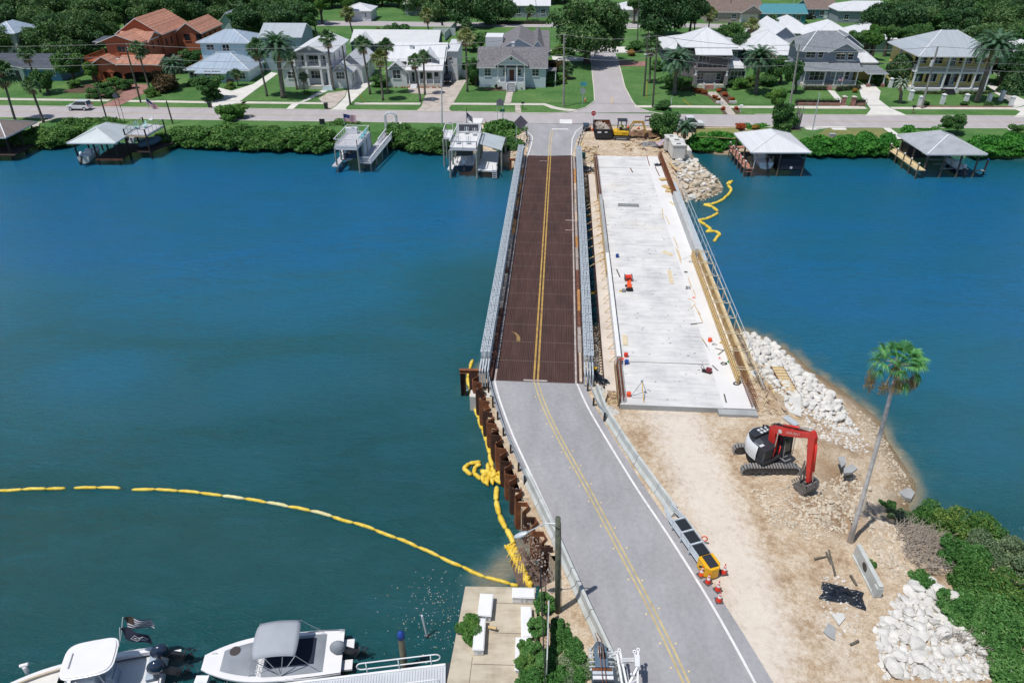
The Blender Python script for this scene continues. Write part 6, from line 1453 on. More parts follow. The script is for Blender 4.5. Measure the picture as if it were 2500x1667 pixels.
boards('plank','',WOODP,[('H',1060,225,1085,345,'wide pale board lying lengthwise on the new deck'),('G',1055,960,1105,1000,'short white plank at the far parapet'),('H',655,815,660,905,'yellowish board leaning by the white barrier')],'board',.42,.04)
boards('plank','',WOODG,[('H',1150,140,1255,92,'thin grey plank angled from the far sidewalk towards the parapet'),('H',1255,715,1365,703,'thin grey plank lying across the sidewalk edge'),('H',1505,995,1620,905,'brown plank leaning from the formwork to the sidewalk'),('H',1250,92,1325,128,'thin plank leaning to the near end of the parapet'),('H',580,215,610,283,'black pipe lying beside the white barrier'),('H',1560,1350,1580,1430,'short dark board on the near sidewalk'),('H',1452,1090,1505,1140,'black strip lying on the deck joint by the sidewalk'),('H',1480,935,1555,955,'thin dark stick beside the red bucket')],'board',.12,.04)
boards('plank','',WOOD,[('H',1355,840,1430,960,'long yellowish board along the sidewalk edge'),('H',1232,290,1262,380,'thin board in the row of loose timber'),('H',1275,400,1300,460,'thin board lower in the row of loose timber'),('H',1235,480,1300,520,'crossed stick in the middle of the loose timber'),('H',1260,570,1300,530,'crossed stick lying the other way in the loose timber'),('H',1290,545,1345,630,'board below the crossed sticks'),('H',1320,600,1365,695,'board at the near end of the loose timber row'),('G',975,1020,985,1130,'thin stake of the far timber row'),('G',1010,1100,1050,1190,'long stake of the far timber row'),('G',1090,1310,1140,1430,'loose board of the middle timber row'),('H',1120,20,1170,160,'loose board on the far sidewalk edge'),('G',1135,1440,1165,1540,'board end in the middle timber row')],'board',.09,.04)
b_l=[('G',905,610,950,705,'brown plank by the dark heap at the far end of the deck'),('G',1070,620,1150,665,'dark brown beam on the rocks beyond the rebar cage'),('G',820,495,850,600,'thin rusty bar at the far sidewalk corner'),('G',655,620,680,665,'small stick on the far deck')]
boards('plank','',KT[0],b_l,'board',.12,.06)
boards('lumber_stack','',WOOD,[('G',955,740,1050,730,'stack of yellow planks beside the rusty cage'),('G',990,800,1060,830,'plywood pile at the far right of the deck'),('G',1010,850,1110,860,'board pile resting on saw horses')],'lumber',.7,.25)
t=item('dark_sheet','small black heap at the far right corner of the new deck','tarp','G',945,595)
def tarp(t,W_,D_,h,m,seed,n=16):
 b=MB();o=seed*3.1;vs=[]
 for i in range(n+1):
  for j in range(n+1):
   u,v_=i/n*2-1,j/n*2-1;e=1+.35*noise.noise(Vc((math.atan2(v_,u)*1.2+o,0,0)));r=max(abs(u),abs(v_));vs.append((u*W_/2*e,v_*D_/2*e,max(.01,h*(1-r**2)*(0.6+noise.noise(Vc((u*2.6+o,v_*2.6,o)))*1.2)+.10*abs(noise.noise(Vc((u*6,v_*6,o)))))))
 b.add(vs,[(i*(n+1)+j,(i+1)*(n+1)+j,(i+1)*(n+1)+j+1,i*(n+1)+j+1)for i in range(n)for j in range(n)]);b.build('sheet',m,t)
tarp(t,1.5,1.0,.4,TARP,1)
t=item('plastic_sheet','crumpled black plastic sheet on the dirt at lower right','plastic sheet','P',360,850,G,rz=-.35);tarp(t,2.3,1.25,.45,TARP,2,26)
t=item('plastic_sheet','black plastic draped beside the curved guardrail end by the truss bridge','plastic sheet','H',410,1215,G,rz=-.9);tarp(t,2.6,.8,.6,TARP,3,24)
t=item('sandbags','white sacks on the ground between the guardrail and the new bridge','sacks','H',440,1330,G,rz=-1.1);tarp(t,1.5,.7,.45,CONC,4,16)
t=item('sandbags','long white sack by the barrier at the corner of the dirt track','sacks','H',530,1500,G,rz=-.9);tarp(t,1.3,.45,.35,CONC,5,16)
t=item('bucket','round yellow lid beside the end of the right truss','bucket','H',378,1128,G+.5);MB().tube([(0,0,0),(0,0,.2)],.22,14).build('pail',YEL,t)
o=MB().prism([(q.x,q.y)for q in pl('H',[(440,1400),(480,1350),(500,1360),(470,1450),(430,1440)],G)],G-.05,G+.35).build('stone_block',ROCKT);tag(o,'brown stone block between the sacks and the guardrail','stone')
t=thing('wooden_ramp','yellow wooden ramp with cross cleats lying on the white boulders','ramp',(0,0,0));a=p('K',440,345,1.9);c_=p('K',575,580,1.9);d=(c_-a).normalized();s_=Vc((-d.y,d.x,0))
b=MB();b.bar(a,c_,1.0,.04);b.build('panel',WOOD,t)
for k in range(11):q=a.lerp(c_,.04+k*.092);MB().bar(q-s_*.5+Vc((0,0,.07)),q+s_*.5+Vc((0,0,.07)),.1,.1).build('cleat',WOODP,t)
b=MB();b.bar(a+s_*.52,c_+s_*.52,.06,.16);b.bar(a-s_*.52,c_-s_*.52,.06,.16);b.build('side_rail',KT[0],t)
boards('plank','',WOOD,[('K',480,665,560,615,'yellow board lying on the pale square slab'),('K',210,320,350,345,'long plank on the rocks by the formwork end'),('K',260,490,350,455,'plank across the debris near the deck corner'),('K',300,570,400,545,'lower plank in the debris near the deck corner'),('K',370,470,385,560,'thin upright-looking board in the debris'),('K',480,690,620,730,'board edge along the bottom of the pale slab'),('K',300,620,410,710,'long thin stick on the dirt at the deck corner'),('K',400,480,430,580,'pale board beside the wooden ramp')],'board',.13,.05,z=1.95)
boards('timber_post','',WOODG,[('P',245,480,300,690,'right-hand grey timber post lying on the dirt'),('P',222,495,265,600,'left-hand grey timber post lying on the dirt'),('P',130,553,225,535,'short grey timber lying crosswise to the two posts'),('P',425,685,475,770,'dark plank near the concrete panel'),('P',425,1255,490,1222,'thin stick on the dirt near the boulders')],'timber',.12,.12,z=G)
b=MB();rg=random.Random(8)
for k in range(130):
 x,y=rg.uniform(200,620),rg.uniform(430,730);q=p('K',x,y,1.95);a=rg.uniform(0,3.1);l=rg.uniform(.15,.55);z=hnear(q.x,q.y)+.1;b.bar((q.x,q.y,z),(q.x+l*math.cos(a),q.y+l*math.sin(a),z+rg.uniform(0,.15)),.04,.03,mi=rg.choice([0,1,2]))
for k in range(90):
 q=p('H',rg.uniform(430,600),rg.uniform(1180,1500),G);a=rg.uniform(0,3.1);l=rg.uniform(.1,.4);b.bar((q.x,q.y,q.z+.06),(q.x+l*math.cos(a),q.y+l*math.sin(a),q.z+.1),.04,.03,mi=rg.choice([0,1,2]))
struct(tag(b.build('scrap_wood',[WOOD,KT[0],WOODP]),'splintered scrap wood and offcuts around the deck corners','debris'),'stuff')
o=MB().bx(-.25,.25,-.6,.6,0,.12).build('grate',STEEL);o.location=p('K',545,750,G+.05);o.rotation_euler=(0,0,.5);tag(o,'small metal grate behind the red excavator','grate')
b=MB();rg=random.Random(12)
for k in range(160):
 q=p('H',rg.uniform(640,1400),rg.uniform(0,1420),DKZ+.008)if k%2 else p('G',rg.uniform(400,1000),rg.uniform(600,1560),DKZ+.008);s=rg.uniform(.02,.07);b.bx(q.x-s,q.x+s*rg.uniform(.5,2),q.y-s*.4,q.y+s*.4,q.z,q.z+.02)
struct(tag(b.build('scrap',mat('dark_scrap',(.10,.09,.08),.8,var=.5,vs=5)),'small scraps scattered over the new concrete deck','debris'),'stuff')
# ================================================================ HOUSES OF THE FAR BANK
SH_GREY=mat('grey_shingles',(.20,.19,.205),.9,var=.38,vs=3.2,bmp=.3);SH_BLUE=mat('blue_grey_shingles',(.21,.23,.255),.9,var=.18,vs=1.6)
SH_DARK=mat('dark_slate_shingles',(.075,.085,.11),.9,var=.2,vs=1.5);SH_BRN=mat('brown_shingles',(.20,.15,.13),.9,var=.25,vs=2)
MT_BLUE=lines('blue_metal_roof',(.36,.44,.53),.45,.72,'x',.1,.45,.1);MT_WHITE=lines('white_metal_roof',(.66,.67,.69),.5,.86,'x',.08,.45,.05,var=.05)
MT_GREY=lines('grey_metal_roof',(.42,.46,.50),.5,.8,'x',.08,.45,.1,var=.07);MT_DOCK=mat('dock_metal_roof',(.47,.52,.54),.5,.1,var=.09,vs=.5)
TILE=lines('terracotta_tiles',(.46,.22,.15),.32,.62,'x',.3,.8,0,var=.3,bmp=.4)
SD_WHITE=lines('white_siding',(.66,.67,.70),.25,.82,'z',.12,.6,0,var=.05);SD_LBLUE=lines('light_blue_siding',(.50,.59,.64),.25,.84,'z',.12,.6,0,var=.06);SD_AQUA=lines('aqua_siding',(.46,.60,.66),.5,.88,'x',.08,.6,0,var=.05)
SD_GREY=lines('grey_siding',(.28,.31,.36),.25,.82,'z',.12,.6,0,var=.06);SD_BG=lines('blue_grey_siding',(.25,.29,.36),.25,.82,'z',.12,.6,0,var=.05);ORG=mat('orange_stucco',(.42,.13,.065),.85,var=.1,vs=.5)
BLUEW=mat('blue_wall',(.09,.24,.42),.7,var=.08);YELW=mat('yellow_stucco',(.68,.55,.20),.8,var=.07,vs=.5);MAUVE=mat('mauve_grey_wall',(.24,.215,.225),.8,var=.08);SAGE=mat('pale_green_wall',(.40,.48,.43),.8,var=.06)
TRIM=mat('white_trim',(.72,.73,.75),.5,var=.04);TEAL=mat('teal_wall',(.05,.22,.26),.7,var=.1);NAVYW=mat('navy_wall',(.045,.06,.09),.7,var=.1);TANW=mat('tan_wall',(.36,.31,.27),.8,var=.1)
HANG=rad(-2.2)
class House:
 def __init__(s,name,label,c,x,y,ang=HANG,cat='house',z=G):
  q=p(c,x,y,z);s.o=q;s.a=ang;s.t=thing(name,label,cat,tuple(q),ang);s.M=Matrix.Rotation(-ang,3,'Z')
 def _r(s,c,x,y):return s.M@(CPOS-s.o),s.M@ray(c,x,y)
 def f(s,c,x,y,yl=0):o,d=s._r(c,x,y);t=(yl-o.y)/d.y;q=o+d*t;return q.x,q.z
 def sd(s,c,x,y,xl):o,d=s._r(c,x,y);t=(xl-o.x)/d.x;q=o+d*t;return q.y,q.z
 def h(s,c,x,y,z):o,d=s._r(c,x,y);t=(z-o.z)/d.z;q=o+d*t;return q.x,q.y
 def wall(s,x0,x1,y0,y1,z0,z1,m,name='wall'):return MB().bx(x0,x1,y0,y1,z0,z1).build(name,m,s.t)
 def gable(s,x0,x1,y0,y1,z,rise,axis,m,wm,ov=.35,th=.16,ends=True,name='roof'):
  """axis = direction of the ridge"""
  b=MB()
  if axis=='y':
   xm,k=(x0+x1)/2,rise/((x1-x0)/2);e=ov*k
   for s_ in(1,-1):
    xe=x1+ov if s_>0 else x0-ov
    vs=[(xm,y0-ov,z+rise),(xe,y0-ov,z-e),(xe,y1+ov,z-e),(xm,y1+ov,z+rise)];vs+=[(a,b_,c-th)for a,b_,c in vs]
    fs=[(0,1,2,3),(7,6,5,4),(0,4,5,1),(1,5,6,2),(2,6,7,3)];b.add(vs,[fs[0]]if s_>0 else[tuple(reversed(fs[0]))],0);b.add(vs,[f if s_>0 else tuple(reversed(f))for f in fs[1:]],1)
   o=b.build(name,[m,TRIM],s.t)
   if ends:
    b=MB();b.yprism([(x0,z-.02),(x1,z-.02),(xm,z+rise-th-.02)],y0,y0+.1);b.yprism([(x0,z-.02),(x1,z-.02),(xm,z+rise-th-.02)],y1-.1,y1);b.build('gable_wall',wm,s.t)
  else:
   ym,k=(y0+y1)/2,rise/((y1-y0)/2);e=ov*k
   for s_ in(1,-1):
    ye=y1+ov if s_>0 else y0-ov
    vs=[(x0-ov,ym,z+rise),(x0-ov,ye,z-e),(x1+ov,ye,z-e),(x1+ov,ym,z+rise)];vs+=[(a,b_,c-th)for a,b_,c in vs]
    fs=[(3,2,1,0),(4,5,6,7),(1,5,4,0),(2,6,5,1),(3,7,6,2)];b.add(vs,[fs[0]]if s_>0 else[tuple(reversed(fs[0]))],0);b.add(vs,[f if s_>0 else tuple(reversed(f))for f in fs[1:]],1)
   o=b.build(name,[m,TRIM],s.t)
   if ends:
    b=MB();b.xprism([(y0,z-.02),(y1,z-.02),(ym,z+rise-th-.02)],x0,x0+.1);b.xprism([(y0,z-.02),(y1,z-.02),(ym,z+rise-th-.02)],x1-.1,x1);b.build('gable_wall',wm,s.t)
  return o
 def hip(s,x0,x1,y0,y1,z,rise,m,ov=.45,rl=None,axis=None,name='roof',par=None):
  x0-=ov;x1+=ov;y0-=ov;y1+=ov;W_,D_=x1-x0,y1-y0;axis=axis or('x' if W_>=D_ else 'y');rl=rl if rl is not None else max(0,abs(W_-D_))
  cx,cy=(x0+x1)/2,(y0+y1)/2;a,c=((cx-rl/2,cy),(cx+rl/2,cy))if axis=='x' else((cx,cy-rl/2),(cx,cy+rl/2))
  b=MB();vs=[(x0,y0,z),(x1,y0,z),(x1,y1,z),(x0,y1,z),(*a,z+rise),(*c,z+rise),(x0,y0,z-.18),(x1,y0,z-.18),(x1,y1,z-.18),(x0,y1,z-.18)]
  b.add(vs,[(0,1,5,4),(1,2,5),(2,3,4,5),(3,0,4)]if axis=='x' else[(0,1,4),(1,2,5,4),(2,3,5),(3,0,4,5)],0)
  b.add(vs,[(6,7,1,0),(7,8,2,1),(8,9,3,2),(9,6,0,3),(9,8,7,6)],1)
  for q,r_ in((0,a),(3,a if axis=='x' else c),(1,c if axis=='x' else a),(2,c)):b.bar(Vc(vs[q])+Vc((0,0,.03)),(*r_,z+rise+.03),.16,.06,mi=1)
  return b.build(name,[m,TRIM],par or s.t)
 def shed(s,x0,x1,y0,y1,z0,z1,m,th=.14,name='roof'):
  vs=[(x0,y0,z0),(x1,y0,z0),(x1,y1,z1),(x0,y1,z1)];vs+=[(a,b_,c-th)for a,b_,c in vs];b=MB();b.add(vs,[(0,1,2,3)],0);b.add(vs,[(7,6,5,4),(4,5,1,0),(5,6,2,1),(7,4,0,3)],1);return b.build(name,[m,TRIM],s.t)
 def win(s,x,z,w_=1.0,h_=1.5,y=0,side=None,nx=1,ny=2,fm=None,gm=None,name='window'):
  """window frame standing 5 cm proud of the wall with recessed panes; side = 'r'/'l' puts it on the wall at x=side position"""
  b=MB();t=.09;F_=lambda x0,x1,z0,z1,d0,d1,mi:(b.bx(x0,x1,y-d1,y-d0,z0,z1,mi)if side is None else b.bx(side[1]+d0*side[0]if side[0]>0 else side[1]-d1,side[1]+d1 if side[0]>0 else side[1]-d0,x0,x1,z0,z1,mi))
  F_(x-w_/2-t,x-w_/2,z-h_/2-t,z+h_/2+t,.002,.07,0);F_(x+w_/2,x+w_/2+t,z-h_/2-t,z+h_/2+t,.002,.07,0);F_(x-w_/2,x+w_/2,z+h_/2,z+h_/2+t,.002,.07,0);F_(x-w_/2-t,x+w_/2+t,z-h_/2-t-.03,z-h_/2-.001,.002,.11,0)
  F_(x-w_/2,x+w_/2,z-h_/2,z+h_/2,.002,.02,1)
  for k in range(1,nx):F_(x-w_/2+k*w_/nx-.03,x-w_/2+k*w_/nx+.03,z-h_/2,z+h_/2,.021,.05,0)
  for k in range(1,ny):F_(x-w_/2,x+w_/2,z-h_/2+k*h_/ny-.025,z-h_/2+k*h_/ny+.025,.021,.045,0)
  return b.build(name,[fm or TRIM,gm or GLASS],s.t)
 def pw(s,c,x0,y0,x1,y1,yl=0,nx=1,ny=2,**k):
  a,zt=s.f(c,x0,y0,yl);b_,zb=s.f(c,x1,y1,yl);return s.win((a+b_)/2,(zt+zb)/2,abs(b_-a),abs(zt-zb),yl,None,nx,ny,**k)
 def door(s,x,z0,w_=.95,h_=2.05,y=0,m=None,par=None):
  b=MB();b.bx(x-w_/2,x+w_/2,y-.05,y-.002,z0,z0+h_);o=b.build('door',m or mat('brown_door',(.14,.06,.035),.5),par or s.t)
  b=MB();b.bx(x-w_/2-.1,x-w_/2,y-.08,y-.002,z0,z0+h_+.1);b.bx(x+w_/2,x+w_/2+.1,y-.08,y-.002,z0,z0+h_+.1);b.bx(x-w_/2,x+w_/2,y-.08,y-.002,z0+h_,z0+h_+.1);b.build('door_frame',TRIM,s.t)
  MB().ell((x+w_*.38,y-.08,z0+1),.05,6,4).build('handle',STEEL,o);return o
 def col(s,x,y,z0,z1,w_=.22,m=None):
  b=MB();b.bx(x-w_/2,x+w_/2,y-w_/2,y+w_/2,z0+.12,z1-.1);b.bx(x-w_*.7,x+w_*.7,y-w_*.7,y+w_*.7,z0,z0+.12);b.bx(x-w_*.7,x+w_*.7,y-w_*.7,y+w_*.7,z1-.1,z1);return b.build('column',m or TRIM,s.t)
 def rail(s,x0,y0,x1,y1,z,h_=.95,m=None,gap=.3,name='railing'):
  b=MB();a=Vc((x0,y0,z));c=Vc((x1,y1,z));b.bar(a+Vc((0,0,h_)),c+Vc((0,0,h_)),.09,.07);b.bar(a+Vc((0,0,.1)),c+Vc((0,0,.1)),.06);L_s=(c-a).length;n=max(1,int(L_s/gap))
  for k in range(n+1):q=a.lerp(c,k/n);b.bar(q,q+Vc((0,0,h_)),.045 if k not in(0,n)else .1)
  return b.build(name,m or TRIM,s.t)
 def steps(s,x,y,z,w_,n=5,m=None,run=.32):
  b=MB()
  for k in range(n):b.bx(x-w_/2,x+w_/2,y-run*(n-k),y-run*(n-k-1)if k<n-1 else y,0,z*(k+1)/(n+.0))
  return b.build('steps',m or PAVE,s.t)
 def slabf(s,x0,x1,y0,y1,z,m=PAVE,name='porch_floor',th=.3):return MB().bx(x0,x1,y0,y1,z-th,z).build(name,m,s.t)
 def chim(s,x,y,z0,z1,w_=.6,m=None):b=MB();b.bx(x-w_/2,x+w_/2,y-w_/2,y+w_/2,z0,z1);b.bx(x-w_*.62,x+w_*.62,y-w_*.62,y+w_*.62,z1,z1+.12);return b.build('chimney',m or TRIM,s.t)
H=House('ranch_house','low blue and white ranch house with dark slate roof at the far left','A',110,735);x1=H.f('A',560,700)[0];xl=-9;e=H.f('A',300,610)[1]
H.wall(xl,x1,0,9,0,e,BLUEW);H.wall(xl,H.f('A',240,700)[0],-.5,-.01,0,e,SD_WHITE);r_=H.f('A',300,487,4.5)[1];H.gable(xl,x1,-.2,9,e,r_-e,'x',SH_DARK,BLUEW,.5)
H.door(H.f('A',180,680)[0],.1,1.0,2.1,-.5,DARK);H.pw('A',475,625,510,690);H.pw('A',315,625,345,680);H.gable(xl,H.f('A',240,620)[0],-1.0,3.0,e+.05,1.3,'y',SH_DARK,SD_WHITE,.4)
H=House('stucco_house','two-storey orange stucco house with terracotta tile roofs and arched porch','A',1050,735)
x0=0;x1=H.f('A',1345,720)[0];xr=x1+.4;zb=H.f('A',1100,500)[1];ze=H.f('A',960,390)[1]
D1=H.h('A',1410,335,ze)[1]if False else 13
H.wall(-.2,xr,.6,16,0,ze,ORG);zpk=H.f('A',1075,318,.2)[1]
H.gable(-1.6,H.f('A',1190,370,.2)[0]+1.6,.3,9,ze,zpk-ze,'y',TILE,ORG,.35)
x2=H.f('A',1330,300,8)[0];H.gable(1.0,xr,3.2,9.2,ze-.1,1.3,'x',TILE,ORG,.4)
zb2=ze+.6;H.wall(-1.4,xr+.6,8.6,22,0,zb2,ORG);H.gable(-1.4,xr+.6,8.5,22,zb2,2.9,'x' if False else 'y',TILE,ORG,.5)
H.wall(-4.6,-1.6,-.5,8,0,3.6,ORG);H.slabf(-4.9,-1.4,-.8,8,3.9,ORG,'balcony_floor');H.rail(-4.9,-.8,-1.3,-.8,3.9,.95,ORG,.3);H.rail(-4.9,-.8,-4.9,7.5,3.9,.95,ORG,.3)
H.wall(-1.4,0,-.3,.5,0,4.6,ORG)
a,z_=H.f('A',940,600,-.5);b_,z2_=H.f('A',1050,665,-.5);H.win((a+b_)/2,(z_+z2_)/2,b_-a-.3,z_-z2_,-.5,None,2,1,fm=ORG)
H.pw('A',1065,425,1150,480,.6,2,1,fm=ORG)
zp=H.f('A',1130,580,-2.4)[1];xp1=H.f('A',1430,590,-2.4)[0];H.wall(-1.6,xp1,-2.4,.5,2.3,zp,ORG,'porch_wall')
for x in(-1.4,1.0,3.4,xp1-.25):H.col(x,-2.2,0,2.35,.4,ORG)
b=MB()
for xa,xb in((-1.2,.8),(1.2,3.2),(3.6,xp1-.5)):
 m_=(xa+xb)/2;w_=(xb-xa)/2
 for k in range(8):a0,a1=math.pi*k/8,math.pi*(k+1)/8;b.add([(m_+w_*math.cos(a0),-2.41,2.3-.7+.7*math.sin(a0)),(m_+w_*math.cos(a0),-2.41,2.35),(m_+w_*math.cos(a1),-2.41,2.35),(m_+w_*math.cos(a1),-2.41,2.3-.7+.7*math.sin(a1))],[(0,1,2,3)])
b.build('arch',ORG,H.t);H.wall(-1.5,xp1-.2,.45,.58,0,2.3,DARK,'porch_glass')
H.gable(-2.4,2.6,-2.6,1.2,zp,1.4,'y',TILE,ORG,.35);H.shed(2.7,xp1+.5,-2.9,.9,zp-.1,zp+1.2,TILE);H.steps(.3,-2.5,.6,2.0,4,BRICKP)
for x in(2.5,5,7.5,10):H.win(x,6.2 if x>4 else 5.6,.6,1.2,0,(1,xr),1,1,fm=ORG)
for x in(10,12.5,15.5,19):H.win(x,6.0,.8,1.3,0,(1,xr+.6),1,1,fm=ORG)
b=MB();b.bx(xr+.6,xr+4,6,11,3.2,3.4);b.bx(xr+3.7,xr+3.95,6.1,6.35,0,3.2);b.build('pergola',mat('dark_tile',(.09,.05,.04),.8),H.t)
H.shed(-4.9,-1.4,4,9,7.0,7.3,SH_DARK)
H=House('stucco_wing','smaller orange stucco wing with tile roof behind the blue house','A',1655,455);H.t['category']='house'
H.o.z=G;
q=V('A',1640,360,172);H.o=Vc((q.x-.5,172,G));H.t.location=H.o;xw=H.f('A',1830,400)[0];ze=H.f('A',1730,290)[1];zt=H.f('A',1720,222)[1]
H.wall(0,xw+.4,0,12,0,ze,ORG);H.gable(0,xw+.4,0,12,ze,zt-ze+.3,'y',TILE,ORG,.45);H.pw('A',1672,312,1740,372,0,1,1,fm=ORG);H.pw('A',1780,312,1848,372,0,1,1,fm=ORG)
for y in(2,5,8):H.win(y,ze-1.3,.7,1.0,0,(1,xw+.4),1,1,fm=ORG)
H=House('blue_house','light blue two-storey house with ribbed metal hip roofs beside the orange house','A',1735,740);xw=H.f('B',225,770)[0];ze=H.f('A',1850,635)[1]
H.wall(0,xw,0,10,0,ze,SD_AQUA);H.hip(0,xw,0,10,ze,2.4,MT_BLUE,.7);H.wall(2.6,8.2,-1.2,-.02,0,ze-.3,SD_AQUA)
H.shed(2.0,8.8,-1.9,2.0,ze-.35,ze+.55,MT_BLUE);H.pw('A',1730,660,1800,720,0,2,2);H.pw('A',1930,650,2015,700,-1.2,3,2);H.pw('A',2150,665,2240,720,0,3,2);H.pw('A',1860,650,1925,690,-1.2,2,1)
z2=H.f('A',1820,385,7)[1];xa=H.f('A',1820,400,7)[0];xb=H.f('B',210,400,7)[0];H.wall(xa,xb,7,16,ze-.5,z2,SD_AQUA);H.hip(xa,xb,7,16,z2,1.9,MT_BLUE,.6)
H.pw('A',1880,410,1955,455,7,2,2);H.pw('A',2025,410,2095,465,7,2,1);H.rail(H.f('A',1970,500,6)[0],6,H.f('A',2150,500,6)[0],6,H.f('A',2050,505,6)[1]-.2,.9);H.steps(H.f('A',2100,760)[0],-.2,.5,1.6,3,BRICKP)
H.pw('B',5,410,45,462,7,1,1)
q=V('B',470,470,166);H2_=House('grey_outbuilding','plain teal-grey outbuilding with metal roof behind the date palm','B',400,560);H2_.o=Vc((V('B',340,450,166).x,166,G));H2_.t.location=H2_.o;xw=H2_.f('B',695,400)[0];ze=H2_.f('B',695,330)[1]
H2_.wall(0,xw,0,9,0,ze,mat('teal_grey_wall',(.26,.36,.40),.8,var=.06));H2_.gable(0,xw,0,9,ze,1.9,'x',MT_GREY,MC['teal_grey_wall'],.4)
H=House('columned_house','pale two-storey house with a columned two-level porch and gabled white roof','B',650,812);X=lambda x,yl=0:H.f('B',x,700,yl)[0];Z=lambda y,yl=0:H.f('B',700,y,yl)[1]
xc0,xc1=X(650),X(955);ze=Z(497);zf=Z(610)
H.wall(xc0,xc1,1.9,15,0,ze,SD_WHITE);H.wall(xc0-.1,xc1+.1,-.1,1.89,zf-.35,zf,TRIM,'balcony_floor');H.slabf(xc0-.1,xc1+.1,-.1,1.89,.65,PAVE,th=.65)
zp=H.f('B',790,410)[1];H.gable(xc0-.3,xc1+.3,-.1,15,ze+.3,zp-ze-.3,'y',MT_WHITE,SD_GREY,.5);H.wall(xc0-.2,xc1+.2,-.05,.3,ze-.05,ze+.28,TRIM,'beam')
MB().tube([((xc0+xc1)/2,-.16,ze+1.1),((xc0+xc1)/2,-.1,ze+1.1)],.38,16).build('round_vent',TRIM,H.t)
for k in(665,752,878,945):H.col(X(k),.15,.65,ze,.42)
H.rail(xc0+.2,.3,xc1-.2,.3,zf,1.0);
for q in((760,510,860,580),(690,510,740,600),(890,515,935,600)):H.pw('B',*q,1.9,2,2,fm=TRIM,gm=GLASS)
H.pw('B',780,650,880,715,1.9,3,2);H.door(X(935,1.9),.7,.9,2.1,1.9,mat('blue_grey_door',(.16,.23,.28),.5));H.steps(X(935),-.1,.65,2.3,4,mat('painted_steps',(.45,.55,.58),.7))
xl=X(505);zl=Z(640);H.wall(xl,xc0-.02,1.5,11,0,zl,SD_WHITE);H.gable(xl,xc0-.02,1.5,11,zl,1.7,'y',MT_WHITE,SD_WHITE,.4);H.pw('B',565,655,645,715,1.5,2,2)
xr=X(1135);zr=Z(660);H.wall(xc1+.02,xr,.8,9,0,zr,SD_WHITE);H.gable(xc1+.05,xr,.8,9,zr,1.6,'y',MT_WHITE,SD_GREY,.35);H.pw('B',1010,660,1090,720,.8,3,2);MB().tube([((xc1+xr)/2,.68,zr+.75),((xc1+xr)/2,.78,zr+.75)],.26,14).build('round_vent',TRIM,H.t)
H.wall(xc1+1,xr+1.4,5,17,0,zr+.6,SD_WHITE);H.gable(xc1+1,xr+1.4,5,17,zr+.6,2.0,'y',MT_WHITE,SD_GREY,.4)
for y in(2.5,5.0):H.win(y,zr-1.3,1.1,1.5,0,(1,xr),2,2)
for y in(10,13):H.win(y,zr-.9,1.0,1.4,0,(1,xr+1.4),1,2)
for y in(5,9):H.win(y,ze-1.5,.8,1.4,0,(1,xc1),1,2)
H=House('white_cottage','white cottage with bright white roofs, dormer and screened porch','B',1485,795);X=lambda x,yl=0:H.f('B',x,700,yl)[0];Z=lambda y,yl=0:H.f('B',1500,y,yl)[1]
xa,xb=X(1652),X(1975);ze=Z(640)
H.wall(0,xa,0,12,0,ze,SD_WHITE);zt=H.f('B',1570,565)[1];H.gable(0,xa,0,7,ze,zt-ze,'y',MT_WHITE,SD_GREY,.4);H.pw('B',1525,640,1600,718,0,2,2)
H.wall(xa+.02,xb,1.8,14,0,ze+.1,SD_WHITE);H.slabf(xa,xb,0,1.79,.6,PAVE,th=.6)
for k in(1675,1765,1828,1895,1965):H.col(X(k),.12,.6,ze,.2)
H.wall(xa,xb,-.02,.25,ze-.25,ze+.05,TRIM,'beam');H.rail(X(1765),.12,xb-.05,.12,.6,.9);
zr=ze+3.6;H.shed(xa-.05,xb+.3,-.4,7,ze+.1,zr,MT_WHITE);H.shed(-.3,xa-.07,7,3.2,ze,zr-1.0,MT_WHITE)if False else None;H.gable(-.4,xb+.2,3.0,14,ze+1.4,2.4,'x',MT_WHITE,SD_WHITE,.35)
H.gable(X(1775,3),X(1945,3),1.6,7,ze+1.9,1.5,'y',MT_WHITE,SD_GREY,.35);H.wall(X(1785,3),X(1935,3),1.9,6,ze+.6,ze+1.9,SD_GREY,'dormer_wall');H.win((X(1785,3)+X(1935,3))/2,ze+1.35,1.6,.9,1.9,None,3,1)
for q in((1700,660,1730,745),(1775,660,1815,720),(1835,665,1885,720),(1905,660,1945,700)):H.pw('B',*q,1.8,1,1)
H.steps(X(1715),0,.6,1.3,4,TRIM);H.chim(H.f('B',1700,450,6)[0],6,ze,H.f('B',1700,415,6)[1],.7)
H.wall(xb+.5,H.f('B',2115,600,6)[0],6,17,0,H.f('B',2100,470,6)[1],SD_WHITE);H.shed(xb+.3,H.f('B',2115,600,6)[0]+.3,5.7,17,H.f('B',2100,470,6)[1]+.1,H.f('B',2100,470,6)[1]+.5,MT_WHITE);H.win(H.f('B',2055,535,6)[0],H.f('B',2055,535,6)[1],.6,.7,6,None,1,1)
b=MB()
for k in range(26):x=RU(.3,xb-.2);b.ell((x,-.5+RU(-.15,.1),.12),(.2,.2,.2),6,4)
b.build('flower_row',mat('dry_orange_flowers',(.35,.15,.08),.9,var=.4,vs=6),H.t)
H=House('shingle_house','light blue cottage with grey shingle roof, front gable porch and dark windows at the corner','C',448,796);X=lambda x,yl=0:H.f('C',x,700,yl)[0];Z=lambda y,yl=0:H.f('C',740,y,yl)[1]
xw=X(1055);ze=Z(602);H.wall(0,xw,0,8,0,ze,SD_LBLUE);zr=H.f('C',740,428,4)[1];H.gable(0,xw,0,8,ze,zr-ze,'x',SH_GREY,SD_LBLUE,.4)
